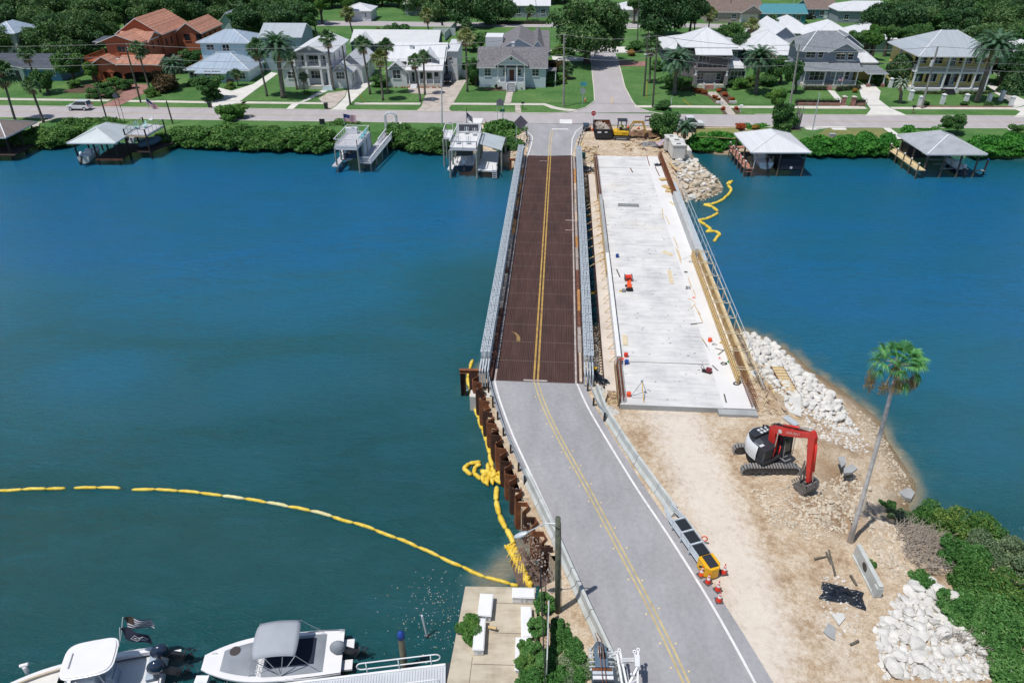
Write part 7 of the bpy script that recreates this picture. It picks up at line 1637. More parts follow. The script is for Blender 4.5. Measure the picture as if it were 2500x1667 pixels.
pa,pb_=X(612,-2),X(868,-2);zp=H.f('C',740,585,-2)[1];zk=H.f('C',738,500,-2)[1];H.gable(pa-.1,pb_+.1,-2,3.5,zp,zk-zp,'y',SH_GREY,SD_LBLUE,.45)
MB().tube([((pa+pb_)/2,-2.08,(zp+zk)/2+.1),((pa+pb_)/2,-2.0,(zp+zk)/2+.1)],.36,16).build('round_vent',TRIM,H.t);MB().tube([((pa+pb_)/2,-2.1,(zp+zk)/2+.1),((pa+pb_)/2,-2.081,(zp+zk)/2+.1)],.24,16).build('vent_grille',BLACK,H.t)
zf=H.f('C',740,755,-2)[1];H.slabf(pa,pb_,-2,-.01,zf,TRIM,th=zf)
for k in(618,686,790,860):H.col(X(k,-2),-1.85,zf,zp,.24)
H.wall(pa,pb_,-2.02,-1.75,zp-.3,zp-.01,TRIM,'beam')
H.rail(pa+.1,-1.85,X(686,-2),-1.85,zf,.95,gap=.2);H.rail(X(790,-2),-1.85,pb_-.1,-1.85,zf,.95,gap=.2);H.steps((pa+pb_)/2,-2,zf,1.6,6,mat('grey_steps',(.33,.34,.36),.8));H.rail(X(700,-2),-3.9,X(700,-2),-2.1,.2,1.1,gap=.5);H.rail(X(778,-2),-3.9,X(778,-2),-2.1,.2,1.1,gap=.5)
H.door(X(745,-.0),zf,1.0,2.1,0,mat('dark_red_door',(.09,.025,.02),.4))
for q in((497,612,553,695),(932,612,990,695)):H.pw('C',*q,0,2,3,gm=mat('green_glass',(.03,.06,.055),.1))
for q in((666,612,700,690),(800,612,828,690)):H.pw('C',*q,0,1,3,gm=MC['green_glass'])
H.chim(H.f('C',757,420,5)[0],5,ze,H.f('C',757,392,5)[1],.6)
wx0=H.f('C',655,400,8)[0];wx1=H.f('C',1075,400,8)[0];zw=ze+.4;zg=H.f('C',865,290,8.5)[1]
H.wall(wx0,wx1,7.9,26,0,zw,SD_LBLUE);ga_=H.f('C',960,370,8)[0];H.wall(wx0,ga_,8,24,zw,zw+1.8,SD_LBLUE);H.gable(wx0,ga_,8,24,zw+1.8,1.7,'y',SH_GREY,SD_LBLUE,.45);H.shed(ga_-.5,wx1+.4,8,26,zw+.9,zw+2.2,SH_GREY);H.gable(ga_-2,wx1+.3,9,26,zw,2.9,'y',SH_GREY,SD_LBLUE,.3)
H.wall(H.f('C',505,380,12)[0],wx0-.02,12,17,0,H.f('C',560,340,12)[1],SD_WHITE)
for y in(3,12,17):H.win(y,2.6,.9,1.5,0,(1,xw if y<8 else wx1),1,2)
H.wall(xw+.02,xw+2.2,1.5,4.5,2.9,3.05,SH_GREY,'side_porch_roof');H.col(xw+2.0,1.7,0,2.9,.18)
H=House('balcony_house','mauve-grey two-storey house with white hip roof, balcony and stone porch pillars','D',560,842);X=lambda x,yl=0:H.f('D',x,700,yl)[0];Z=lambda y,yl=0:H.f('D',700,y,yl)[1]
xw=X(885);zt=Z(522);zm=Z(655);zf=.7
H.wall(-2.2,xw+.3,2.2,12,0,zt+.1,MAUVE);H.slabf(0,xw,-.2,2.19,zf,PAVE,th=zf);H.wall(-.1,xw+.1,-.2,2.19,zm-.5,zm,MAUVE,'balcony_floor');H.shed(-.5,xw+.4,-.5,2.6,zt,zt+1.5,MT_WHITE)
H.hip(-2.6,xw+1.2,1.8,12,zt+1.1,2.9,MT_WHITE,.5);
for x in(.1,xw-.1):H.col(x,0,zm,zt,.3,MAUVE);H.col(x,0,zf+1.7,zm-.5,.32,TRIM);MB().prism([(x-.35,-.35),(x+.35,-.35),(x+.35,.35),(x-.35,.35)],zf,zf+1.8).build('stone_pillar',mat('mottled_stone',(.30,.29,.29),.9,var=.6,vs=6),H.t)
H.rail(.2,-.05,xw-.2,-.05,zm,1.0,mat('tan_rail',(.42,.34,.30),.6),.9);H.pw('D',620,535,710,595,2.2,3,1);H.pw('D',850,535,930,560,2.2,2,1);H.pw('D',672,705,765,810,2.2,2,1,gm=mat('pale_door_glass',(.45,.43,.40),.4));H.pw('D',600,705,650,760,2.2,2,2);H.pw('D',780,705,815,760,2.2,1,2)
H.steps(X(720),-.2,zf,1.9,4,BRICKP);H.rail(X(668),-1.6,X(668),-.3,.1,1.0,gap=.4);H.rail(X(768),-1.6,X(768),-.3,.1,1.0,gap=.4)
xr=X(1055);zr=Z(655);H.wall(xw+.32,xr,1.0,11,0,zr,MAUVE);H.hip(xw+.4,xr,1.0,11,zr,1.6,MT_WHITE,.4);H.pw('D',920,682,1040,780,1.0,4,2)
H=House('porch_house','blue-grey two-storey house with shingled gables, striped awnings and a wide front porch','D',1612,850);X=lambda x,yl=0:H.f('D',x,700,yl)[0];Z=lambda y,yl=0:H.f('D',1700,y,yl)[1]
xw=H.f('E',478,700)[0];zp=Z(672);zt=H.f('D',1700,485,2.6)[1];H.slabf(0,xw,0,2.6,.7,PAVE,th=.7)
H.wall(-.2,xw,2.61,13,0,zt,SD_BG);H.shed(-.7,xw+.5,-.5,2.9,zp,zp+1.25,SH_BLUE)
for k in(1635,1830,1928,2008):H.col(X(k),.15,.7,zp,.2)
H.col(xw-.15,.15,.7,zp,.2);H.rail(.2,.15,X(1822),.15,.7,.9,gap=.2);H.rail(X(1928),.15,xw-.2,.15,.7,.9,gap=.2)
zr=zt+2.9;H.hip(-.6,xw+.4,2.4,13.4,zt,2.9,SH_BLUE,.5,rl=4);g0,g1=H.f('D',1868,450,2.6)[0],H.f('D',2140,450,2.6)[0];H.gable(g0,g1,1.9,8,zt+.1,1.5,'y',SH_BLUE,SD_BG,.4);H.gable(xw-4.5,xw+1.6,6,11,zt+.6,2.0,'y',SH_BLUE,SD_BG,.4)
H.gable(-1.6,.6,3.4,8,zt+.2,1.6,'x',SH_BLUE,SD_BG,.35)
H.pw('D',1645,497,1720,555,2.6,2,2);H.pw('D',1762,497,1795,555,2.6,1,2);H.pw('D',1930,520,2005,572,2.6,2,2);H.pw('D',2045,520,2085,572,2.6,1,2);H.pw('D',1680,685,1755,768,2.6,2,2);H.pw('D',1775,690,1800,768,2.6,1,2);H.pw('D',1885,690,1955,765,2.6,2,2,gm=mat('pale_blue_glass',(.25,.33,.4),.2));H.pw('D',2018,690,2040,760,2.6,1,2)
AWN=lines('striped_awning',(.70,.66,.55),.3,.35,'x',.4,.7,0)
for q in((1925,2010),(2040,2092)):
 a,_=H.f('D',q[0],510,1.9);c_,z_=H.f('D',q[1],510,1.9);b=MB();b.add([(a,2.58,z_+.35),(c_,2.58,z_+.35),(c_,1.7,z_-.15),(a,1.7,z_-.15)],[(0,3,2,1),(0,1,2,3)]);b.build('awning',AWN,H.t)
H.steps(X(1872),0,.7,1.3,4,BRICKP);H.wall(xw-4,xw+.02,2.4,2.6,zp+1.2,zp+1.4,TRIM,'trim')
H=House('colonnade_house','large pale yellow two-storey house with white colonnades and a grey hip roof','E',940,772);X=lambda x,yl=0:H.f('E',x,700,yl)[0];Z=lambda y,yl=0:H.f('E',1200,y,yl)[1]
xw=X(1572);zt=Z(465);zm=Z(600);zf=.85
H.slabf(0,xw,0,2.6,zf,TRIM,th=zf);H.wall(0,xw,2.61,13.5,0,zt,YELW);H.wall(-.05,xw+.05,-.02,2.59,zm-.35,zm,TRIM,'balcony_floor');H.hip(-.3,xw+.3,-.1,13.6,zt,3.6,MT_GREY,.7,rl=3)
for k in(950,1200,1325,1450,1560):H.col(X(k),.15,zf,zm-.35,.28);H.col(X(k),.15,zm,zt,.28)
H.rail(.2,.15,xw-.2,.15,zm,.95,mat('grey_white_rail',(.50,.52,.54),.6),.14);H.rail(.05,.2,.05,2.5,zm,.95,MC['grey_white_rail'],.14)
for q in((1012,468,1045,525),(1140,468,1185,530),(1395,468,1430,530),(1520,468,1545,530),(975,610,1010,680),(1100,612,1135,680),(1348,612,1385,680),(1478,612,1505,680)):H.pw('E',*q,2.6,2,2,gm=mat('blue_grey_glass',(.12,.19,.22),.12))
for k,z0,z1 in((988,468,530),(1062,468,530),(1118,468,530),(1195,470,530),(1360,470,530),(1440,470,530),(1490,470,530),(1560,470,530),(1030,608,685),(1078,608,685),(1142,608,685),(1322,608,685),(1402,608,685),(1440,608,685),(1500,608,685)):
 x,zt_=H.f('E',k,z0,2.6);_,zb_=H.f('E',k,z1,2.6);MB().bx(x-.28,x+.28,2.52,2.6,zb_,zt_).build('shutter',BLACK,H.t)
H.door(H.f('E',1228,700,2.6)[0],zf,1.0,2.6,2.6,BLACK)
for k in(1185,1265):x=H.f('E',k,700,2.6)[0];H.win(x,zf+1.4,.9,2.4,2.59,None,2,3,gm=MC['blue_grey_glass'])
H.win(H.f('E',1275,505,2.6)[0],H.f('E',1275,505,2.6)[1],1.6,2.0,2.6,None,4,2,gm=MC['blue_grey_glass'])
H.steps(X(1250),0,zf,2.4,5,DARK);
for y,z_ in((5,zt-1.6),(9,zt-1.2),(4.2,2.4),(6.2,2.4)):H.win(y,z_,.7 if z_>3 else 1.0,1.6 if z_>3 else 1.0,0,(-1,0),1,2,gm=MC['blue_grey_glass'])
cp=House('carport_garage','yellow garage wing with white roof and brick-footed carport beside the yellow house','E',500,480,cat='garage');q=V('E',505,480,158);cp.o=Vc((q.x,158,G));cp.t.location=cp.o;xw=cp.f('E',640,480)[0]
cp.wall(0,xw,0,9,0,3.6,YELW);cp.hip(-.2,xw+.2,0,9,3.6,1.8,MT_WHITE,.5);cp.shed(-.4,xw+.5,-7,-.1,2.7,3.1,SH_BLUE)
for x in(.4,xw):cp.col(x,-6.6,0,2.6,.22);MB().bx(x-.3,x+.3,-6.9,-6.3,0,.7).build('brick_base',BRICKP,cp.t)
def back(name,label,c,x0,x1,ybase,Y,hgt,depth,m,rm,kind='gable',axis='x',rise=2.2,wins=3,cat='house',ang=HANG):
 q=V(c,x0,ybase,Y);H=House(name,label,c,x0,ybase,ang,cat);H.o=Vc((q.x,Y,G));H.t.location=H.o;W_=V(c,x1,ybase,Y).x-q.x
 H.wall(0,W_,0,depth,0,hgt,m)
 if kind=='gable':H.gable(0,W_,0,depth,hgt,rise,axis,rm,m,.45)
 else:H.hip(0,W_,0,depth,hgt,rise,rm,.5)
 for k in range(wins):
  x=W_*(k+.5)/wins;H.win(x,min(hgt-1.2,1.7),1.3,1.3,0,None,2,2)
 H.door(W_*.5+W_/wins*.45 if wins else W_*.5,.1,.95,2.05,0,WHITE);return H,W_
H,W_=back('ranch_house','dark blue ranch house with long white-grey roof and front gable behind the palms','B',1150,1930,350,183,3.2,10,mat('slate_blue_wall',(.085,.11,.16),.7),mat('pale_grey_roof',(.58,.59,.60),.8,var=.06),'gable','x',2.0,5)
H.gable(-.2,5.4,-1.2,6,3.25,1.7,'y',MC['pale_grey_roof'],SD_GREY,.4);H.wall(0,5.2,-1,-.01,0,3.2,MC['slate_blue_wall']);H.win(1.2,1.8,1,1.6,-1);H.win(4.0,1.8,1,1.6,-1)
H,W_=back('flat_roof_house','modern house with green-tinted glass front at the top of the photo','B',1640,1890,100,247,3.4,9,mat('grey_green_wall',(.22,.28,.27),.7),mat('pinkish_flat_roof',(.48,.42,.38),.8),'hip','x',.7,3)
H,W_=back('long_grey_house','long grey house with a white ribbed roof across the back lawn','C',640,1085,105,243,3.6,9,SD_GREY,MT_WHITE,'gable','x',1.9,4)
H,W_=back('grey_house','dark-walled single-storey house with bright white roof behind the balcony house','D',300,1040,380,176,3.0,13,NAVYW,MT_WHITE,'hip','x',2.2,5)
H,W_=back('navy_house','navy house with steep white metal roofs behind the date palm','D',1100,1560,400,172,3.4,12,NAVYW,MT_WHITE,'hip','x',3.2,4)
H.gable(W_*.45,W_*1.25,6,22,4.2,3.2,'y',MT_WHITE,SD_BG,.5);H.wall(W_*.47,W_*1.23,6.1,22,0,4.2,NAVYW);b=MB()
for k in range(6):b.bx(W_*.5+k*.85,W_*.5+k*.85+.08,-1.6,-1.5,0,2.6)
b.build('porch_post',TRIM,H.t);H.shed(W_*.45,W_*1.02,-1.9,.2,2.7,3.5,MT_WHITE)
H,W_=back('green_house','pale green house with a very large white hip roof at upper right','D',1700,2156,330,186,3.4,14,SAGE,MT_WHITE,'hip','x',3.2,3);H.hip(-6,3,8,22,3.4,2.9,MT_WHITE,.5);H.wall(-6,3,8,22,0,3.4,SAGE);H.hip(W_-1,W_+9,1,13,3.3,2.8,MT_WHITE,.5);H.wall(W_,W_+9,1.2,13,0,3.3,SAGE)
H,W_=back('brown_house','tan house with a brown roof and pale garage door at the top of the photo','D',690,1210,125,233,3.2,10,TANW,SH_BRN,'gable','x',2.4,3)
b=MB();x=H.f('D',1120,90)[0];b.bx(x-2.2,x+2.2,-.08,-.002,0,2.4)
for k in range(4):b.bx(x-1.9+k*1.0,x-1.2+k*1.0,-.1,-.081,1.8,2.1,1)
b.build('garage_door',[CREAM,WHITE],H.t);H.gable(x-3,x+3,-1.2,7,3.1,1.9,'y',SH_BRN,TANW,.4);H.wall(x-2.9,x+2.9,-1,-.1,2.5,3.1,TANW)
H,W_=back('teal_house','teal house with a low teal roof at the top of the photo','D',1225,1640,118,231,3.0,10,TEAL,mat('teal_roof',(.07,.25,.30),.7,var=.08),'gable','x',1.8,3)
H,W_=back('blue_door_house','low tan-roofed house behind the boat trailer at the top of the photo','D',1660,1930,95,240,3.0,10,mat('steel_blue_wall',(.14,.27,.34),.7),SH_BRN,'gable','x',1.9,3)
H,W_=back('grey_gable_house','grey house with a light gable roof near the right edge','E',1440,1890,330,166,4.4,12,SD_GREY,MT_GREY,'gable','y',3.0,2)
H,W_=back('white_annex','white and grey two-storey house cut by the right edge of the photo','E',1812,2100,470,158,5.0,10,SD_WHITE,MT_WHITE,'hip','x',2.0,3)
H,W_=back('long_white_house','long white-roofed house at the top right corner of the street','E',340,880,90,232,3.4,12,SD_GREY,MT_WHITE,'hip','x',2.0,4)
H,W_=back('pale_house','pale house glimpsed through the dark trees at upper left','A',2000,2150,200,205,4.5,9,mat('pale_teal_wall',(.36,.46,.46),.7),MT_GREY,'gable','y',2.2,1)
H,W_=back('shaded_house','white-railed house in the shade of the trees at the far left','A',-60,190,470,178,6.0,9,SD_WHITE,MT_BLUE,'hip','x',2.0,3)
H,W_=back('white_shed','white single-storey house behind the moss-hung oak','B',1090,1330,175,235,3.0,9,SD_WHITE,MT_WHITE,'hip','x',1.6,2)
H,W_=back('cream_house','cream house with a pale roof beyond the big street oak','C',1700,1960,110,236,3.2,9,CREAM,MT_WHITE,'hip','x',1.8,2)
H,W_=back('top_house','pale low house at the very top beyond the side street','D',20,330,60,248,3.2,9,CREAM,MT_WHITE,'hip','x',1.8,2)
g_=House('garden_pavilion','small brown-roofed garden pavilion between the palms','D',1170,540,cat='pavilion');q=V('D',1180,500,165);g_.o=Vc((q.x,165,G));g_.t.location=g_.o;g_.hip(0,5.4,0,5,2.6,1.5,SH_BRN,.3)
for x in(.2,5.2):
 for y in(.2,4.8):g_.col(x,y,0,2.45,.16)
def pier(label,c,x,y,h_,w_,m,cap=None,name='gate_pillar'):
 q=p(c,x,y,G);t=thing(name,label,'pillar',tuple(q),HANG,'white pillars along the yellow house' if m is TRIM else 'brick gate pillars');MB().bx(-w_/2,w_/2,-w_/2,w_/2,0,h_).build('shaft',m,t);b=MB();b.bx(-w_*.62,w_*.62,-w_*.62,w_*.62,h_,h_+.1);b.add([(-w_*.5,-w_*.5,h_+.1),(w_*.5,-w_*.5,h_+.1),(w_*.5,w_*.5,h_+.1),(-w_*.5,w_*.5,h_+.1),(0,0,h_+.3)],[(0,1,4),(1,2,4),(2,3,4),(3,0,4)]);b.build('cap',cap or m,t)
for i,(x,y)in enumerate(((925,835),(1000,886),(1190,868),(1382,868),(1572,868),(1680,840),(1760,888),(757,730))):
 pier(['white fence pillar left of the pale palm','white fence pillar by the tall utility pole','white fence pillar in front of the columned porch, left one','white fence pillar in front of the columned porch, right one','white fence pillar right of the leaning date palm','white pillar at the back of the iron gate','white pillar at the front of the iron gate','white pillar beside the round clipped tree'][i],'E',x,y,1.7,.62,TRIM)
for i,(x,y)in enumerate(((365,880),(445,882))):pier(['brick gate pillar left of the garden path','brick gate pillar right of the garden path'][i],'E',x,y,1.6,.7,BRICKP,PAVE)
def lowwall(label,c,pts,h_,w_,m,name='low_wall'):b=MB();b.strip([tuple(q[:2])for q in pl(c,pts,G)],w_,G,h_);return tag(b.build(name,m),label,'wall')
lowwall('low brick wall with clipped hedge left of the gate pillars','E',[(-20,878),(340,882)],.5,.35,BRICKP);lowwall('short low brick wall right of the gate pillars','E',[(465,882),(550,884)],.5,.35,BRICKP);lowwall('low brick edging between the white pillars','E',[(975,892),(1770,895)],.2,.3,BRICKP)
lowwall('small white step wall left of the garden path bed','D',[(775,990),(840,998)],.45,.4,CONC);lowwall('small white step wall right of the garden path bed','D',[(900,990),(972,992)],.45,.4,CONC)
t=thing('iron_gate','black iron driveway gate between white pillars at the right','gate',(0,0,0));b=MB();a=p('E',1690,830,G);c_=p('E',1755,870,G)
for k in range(12):q=a.lerp(c_,k/11);b.bar(q,q+Vc((0,0,1.5)),.04)
for z in(.15,.8,1.5):b.bar(a+Vc((0,0,z)),c_+Vc((0,0,z)),.05)
b.build('bars',BLACK,t)
for lab,c,pts,h_,m in(('white panel fence behind the white cottage','B',[(1900,325),(2100,325)],1.9,SD_WHITE),('tall white fence running back beside the cottage','B',[(2000,375),(2110,260)],2.0,SD_WHITE),('white fence piece by the driveway plants','B',[(2150,700),(2200,720)],1.6,TRIM),('brown board fence right of the tan garage','D',[(1185,118),(1320,118)],1.9,mat('fence_brown',(.2,.13,.09),.8)),('white picket fence beyond the side street','C',[(1740,90),(1815,90)],1.4,WHITE)):
 b=MB();P_=pl(c,pts,G);n=int((P_[1]-P_[0]).length/.25)
 for k in range(n):q=P_[0].lerp(P_[1],k/n);r_=P_[0].lerp(P_[1],(k+.88)/n);b.bar(q+Vc((0,0,h_/2)),r_+Vc((0,0,h_/2)),.05,h_)
 tag(b.build('fence',m),lab,'fence')
def hedge(label,c,pts,w_,h_,mk='dark',seed=1,dens=900):
 P_=[Vc(q)for q in pl(c,pts,G)];c0=sum(P_,Vc())/len(P_);t=thing('hedge',label,'hedge',tuple(c0));bl=[]
 for a,c_ in zip(P_,P_[1:]):
  n=max(1,int((c_-a).length/.45))
  for k in range(n+1):q=a.lerp(c_,k/n)-c0;bl.append((q.x,q.y,h_*.5,.38,w_/2,h_*.55))
 link('leaves',foliage('leaves',bl,int(len(bl)*55*w_),.10,LM[mk],seed,inner=.75),t)
 b=MB();b.strip([tuple((q-c0)[:2])for q in P_],w_*.5,0,h_*.7);b.build('stems',WOODD,t)
hedge('clipped hedge left of the porch house steps','E',[(45,750),(225,752)],1.1,1.0,'dark',1);hedge('clipped hedge right of the porch house steps','E',[(315,760),(500,745)],1.2,1.1,'dark',2);hedge('clipped hedge on the low brick wall','E',[(-30,862),(335,866)],1.0,.95,'dark',3);hedge('short clipped hedge right of the gate pillars','E',[(470,862),(550,864)],1.1,.95,'dark',4)
hedge('clipped hedge left of the cottage steps at the corner','C',[(465,780),(600,780)],2.0,1.7,'mid',5);hedge('clipped hedge right of the cottage steps at the corner','C',[(880,780),(1050,780)],2.0,1.7,'mid',6);hedge('long flowering bed hedge before the yellow house, left part','E',[(960,782),(1195,785)],.9,.7,'light',7);hedge('long bed hedge before the yellow house, right part','E',[(1335,785),(1590,785)],.9,.7,'light',8)
hedge('clipped green hedge across the long grey house','C',[(800,112),(1085,112)],1.3,1.3,'dark',9);hedge('low dark hedge along the back street','C',[(520,222),(1080,222)],1.2,1.2,'mid',10);hedge('green hedge left of the balcony house steps','D',[(430,870),(560,870)],1.4,1.2,'light',11);hedge('small clipped hedge right of the balcony house steps','D',[(790,872),(880,875)],.9,.8,'mid',12)
# ================================================================ DOCKS AND BOATHOUSES OF THE FAR SHORE
class Dock(House):
 def __init__(s,name,label,x,y,ang=0,cat='boathouse'):
  s.o=Vc((x,y,0));s.a=ang;s.t=thing(name,label,cat,(x,y,0),ang);s.M=Matrix.Rotation(-ang,3,'Z')
 def piles(s,pts,z1,r=.14,m=WOODG):
  for x,y in pts:MB().tube([(x,y,-1.5),(x,y,z1)],r,8).build('pile',m,s.t)
def small_boat(label,x,y,z,rz,L,B,m,cab='dark',name='motor_boat',canopy=None):
 t=thing(name,label,'boat',(x,y,z),rz);b=MB();g=hull(b,L,B,-.3,.75,blunt=.1,n=10);b.build('hull',m,t,smooth=True)
 b=MB();deckcap(b,g,.12,-.12);b.build('deck',GEL,t);b=MB();rim(b,g,.2,.02);b.build('gunwale',GEL,t)
 b=MB();b.bx(L*.35,L*.5,-.45,.45,.6,1.4);b.build('console',m if cab=='dark' else GEL,t,bev=.05);outboard(t,-.3,0,.8,DARK if cab=='dark' else WHITE,.5,1.0)
 if canopy:
  b=MB();b.bx(L*.15,L*.75,-B*.42,B*.42,1.95,2.03)
  for sx in(.2,.7):
   for sy in(-.38,.38):b.bar((L*sx,B*sy,.7),(L*sx,B*sy,1.96),.05)
  b.build('canopy',canopy,t)
 return t
DKW=mat('white_dock_boards',(.68,.68,.69),.6,var=.06);DKR=mat('red_cedar_boards',(.42,.20,.15),.75,var=.15,vs=2);DKG=mat('grey_dock_boards',(.46,.46,.49),.7,var=.1)
D5=Dock('boathouse','boathouse with bright white hip roof, nearest the bridge on the right shore',35.75,104.0);c=[p('D',*q,3.9)for q in((980,1270),(1110,1455),(1700,1465),(1530,1280))]
W5=8.3;Dp=9.0;D5.hip(0,W5,0,Dp,3.9,1.7,MT_WHITE,.35,axis='y',rl=2.5);D5.piles([(x,y)for x in(.2,4.4,W5-.2)for y in(.3,4.2,Dp-.2)],3.75)
D5.wall(.4,W5-.3,Dp-1.6,Dp,.8,1.0,WOODD,'deck');D5.wall(4.2,4.6,.3,Dp-1.6,.8,1.0,WOODD,'deck')
b=MB();b.tube([(.0,-.3,3.7),(.55,-.1,3.2),(.55,.1,1.1)],.06,6);b.build('downpipe',WHITE,D5.t)
wk=Dock('cedar_walkway','red cedar walkway on posts along the left of the white-roofed boathouse',0,0,cat='dock');a0,a1=p('Z',200,640,1.3),p('Z',570,1100,1.3);d=(a1-a0).normalized();s_=Vc((-d.y,d.x,0))
b=MB();b.bar(a0,a1,1.3,.12);b.build('deck',DKR,wk.t);b=MB();b.bar(a1+Vc((0,0,-.5)),a1-d*.4+Vc((0,0,-.5)),1.3,.08);b.build('step',DKR,wk.t)
b=MB()
for k in range(6):
 q=a0.lerp(a1,k/5)-s_*.62
 MB().tube([(q.x,q.y,-1.5),(q.x,q.y,2.4)],.11,8).build('post',WOODG,wk.t);MB().ell((q.x,q.y,2.48),(.14,.14,.12),8,5).build('lamp_cap',WHITE,wk.t)
 q=q+s_*1.24;b.tube([(q.x,q.y,-1.5),(q.x,q.y,1.25)],.11,8)
b.build('pile',WOODG,wk.t);b=MB();b.bar(p('Z',200,640,1.3)+Vc((2.5,1.2,0)),p('Z',200,640,1.3)+Vc((-.3,1.2,0)),1.0,.1);b.build('cross_deck',DKR,wk.t)
small_boat('grey-white centre console boat lifted under the white-roofed boathouse',38.3,104.5,1.3,math.pi/2,6.2,2.3,GEL,'dark')
b=MB();b.bx(0,3.5,0,3.2,.9,2.75);o=b.build('boat_cover',mat('black_boat_cover',(.022,.024,.035),.6,var=.1),None,bev=.25);o.location=(40.3,104.1,0);tag(o,'black covered boat lift box hanging at the right of the white-roofed boathouse','boat lift');o['category']='boat lift'
MB().tube([(.2,-.02,.2),(.2,.02,.2)],.2,12).build('white_badge',WHITE,o).location=(1.5,-.02,1.2)
D6=Dock('boathouse','boathouse with weathered grey hip roof near the right end of the shore',61.6,103.4);D6.hip(0,8.2,0,9.1,3.8,1.75,mat('weathered_grey_roof',(.37,.39,.42),.7,var=.14,vs=.7),.35,axis='y',rl=2.2)
D6.piles([(x,y)for x in(.3,2.9,5.4,7.9)for y in(.4,4.4,8.5)],3.7);D6.wall(.3,8.0,7.2,8.6,.8,1.0,WOODD,'deck');D6.wall(.4,2.8,6.5,8.7,1.0,2.9,DARK,'store')
b=MB()
for y in(1.5,3.5,5.5):b.bar((3.3,y,1.0),(6.2,y,1.0),.12);b.bar((3.3,y,2.9),(6.2,y,2.9),.1)
for x in(4,4.9,5.6):b.bar((x,1.5,.8),(x+.3,2.4,3.4),.05)
b.build('lift_frame',GREY,D6.t)
wk=Dock('timber_walkway','yellow timber walkway with white post caps left of the grey-roofed boathouse',0,0,cat='dock');a0,a1=p('E',790,1255,1.3),p('E',1020,1420,1.3);d=(a1-a0).normalized();s_=Vc((-d.y,d.x,0));DKY=mat('yellow_dock_boards',(.66,.52,.30),.7,var=.1)
b=MB();b.bar(a0,a1,1.3,.12);b.bar(a0+Vc((0,.3,.005)),a0+Vc((4.4,.3,.005)),1.0,.1);b.build('deck',DKY,wk.t)
for k in range(5):
 q=a0.lerp(a1,k/4)-s_*.6+Vc((.0,0,0));MB().tube([(q.x,q.y,-1.5),(q.x,q.y,2.3)],.1,8).build('post',WOODG,wk.t);MB().ell((q.x,q.y,2.38),(.14,.14,.12),8,5).build('lamp_cap',WHITE,wk.t)
b=MB();b.bar(a0-s_*.6+Vc((0,0,.9)),a1-s_*.6+Vc((0,0,.9)),.05);b.build('rope_rail',DKY,wk.t)
small_boat('dark personal boat with white engine under the grey-roofed boathouse',68.0,104.2,.35,math.pi/2,5.0,2.0,NAVY,'light')
wk=Dock('mooring_post','tall dark mooring post with a blue cap right of the grey-roofed boathouse',0,0,cat='post');q=p('E',1530,1460,0);MB().tube([(q.x,q.y,-1),(q.x,q.y,2.4)],.13,8).build('post',WOODD,wk.t);MB().ell((q.x,q.y,2.45),(.15,.15,.15),8,5).build('cap',BLUE,wk.t);MB().bx(q.x-1.5,q.x-.1,q.y-.3,q.y+.3,.7,.8).build('ladder_step',GREY,wk.t)
D2=Dock('boathouse','boathouse with a pale grey hip roof on the left shore',-68.5,109.1);D2.hip(0,7.0,0,8.0,3.7,1.5,MT_DOCK,.3,axis='y',rl=3.2);D2.piles([(x,y)for x in(.4,3.4,6.7)for y in(.4,4.0,7.7)],3.6,m=WOODD)
D2.wall(3.2,7.3,.3,8.0,.9,1.1,WOODD,'deck');MB().bx(3.2,7.35,.2,.3,.75,1.05).build('fascia',KT[0],D2.t)
small_boat('white skiff half under the pale grey boathouse roof',-67.2,109.2,.6,math.pi/2,5.0,1.9,CREAM,'light')
U2=Dock('deck_platform','raised sun deck with dark railings behind the pale grey boathouse',0,0,cat='dock');zz=3.75
c=pl('A',[(1140,1235),(1330,1240),(1495,1145),(1310,1125)],zz);U2.t.location=(0,0,0);b=MB();b.prism([(q.x,q.y)for q in c],zz-.25,zz);b.build('deck',DKG,U2.t)
b=MB();b.prism([(q.x,q.y)for q in[c[0]+Vc((.2,.2,0)),c[1]+Vc((-.2,.2,0)),c[2]+Vc((1.4,0,0)),c[3]]],.95,1.1);b.build('lower_deck',WOODD,U2.t)
b=MB();b.bar(c[0]+Vc((0,-.02,-.12)),c[1]+Vc((0,-.02,-.12)),.06,.2);b.build('fascia',WOOD,U2.t)
for i in range(4):q=c[i];MB().tube([(q.x,q.y,-1.2),(q.x,q.y,zz+1.0)],.12,8).build('pile',WOODD,U2.t)
for i,j in((0,1),(1,2),(3,0)):U2.rail(c[i].x,c[i].y,c[j].x,c[j].y,zz,1.0,GREY,1.1)
def chair(label,loc,rz,m,group=None):
 t=thing('deck_chair',label,'chair',tuple(loc),rz,group);MB().bx(-.3,.3,-.3,.3,.3,.38).build('seat',m,t);b=MB();b.bar((-.3,.3,.38),(-.3,.5,1.0),.06);b.bar((0,.3,.38),(0,.5,1.05),.18,.04);b.bar((.3,.3,.38),(.3,.5,1.0),.06);b.build('backrest',m,t)
 for x in(-.28,.28):
  for y in(-.28,.28):MB().bx(x-.03,x+.03,y-.03,y+.03,0,.3).build('leg',m,t)
AQ=mat('aqua_plastic',(.42,.68,.64),.5,var=.08);TQ=mat('turquoise_plastic',(.10,.55,.60),.5,var=.08)
chair('aqua lounge chair on the raised sun deck, left one',p('A',1250,1175,zz),.5,AQ);chair('aqua lounge chair on the raised sun deck, right one',p('A',1320,1165,zz),-.4,AQ);chair('white high chair at the back of the raised sun deck',p('A',1380,1110,zz),0,WHITE)
b=MB();o=thing('boat_cover','blue covered boat hanging under the raised sun deck','boat',tuple(p('A',1370,1310,1.4)),1.15);b.ell((0,0,.3),(2.4,.95,.65),14,8);b.build('cover',mat('slate_blue_cover',(.10,.17,.24),.7),o,smooth=True)
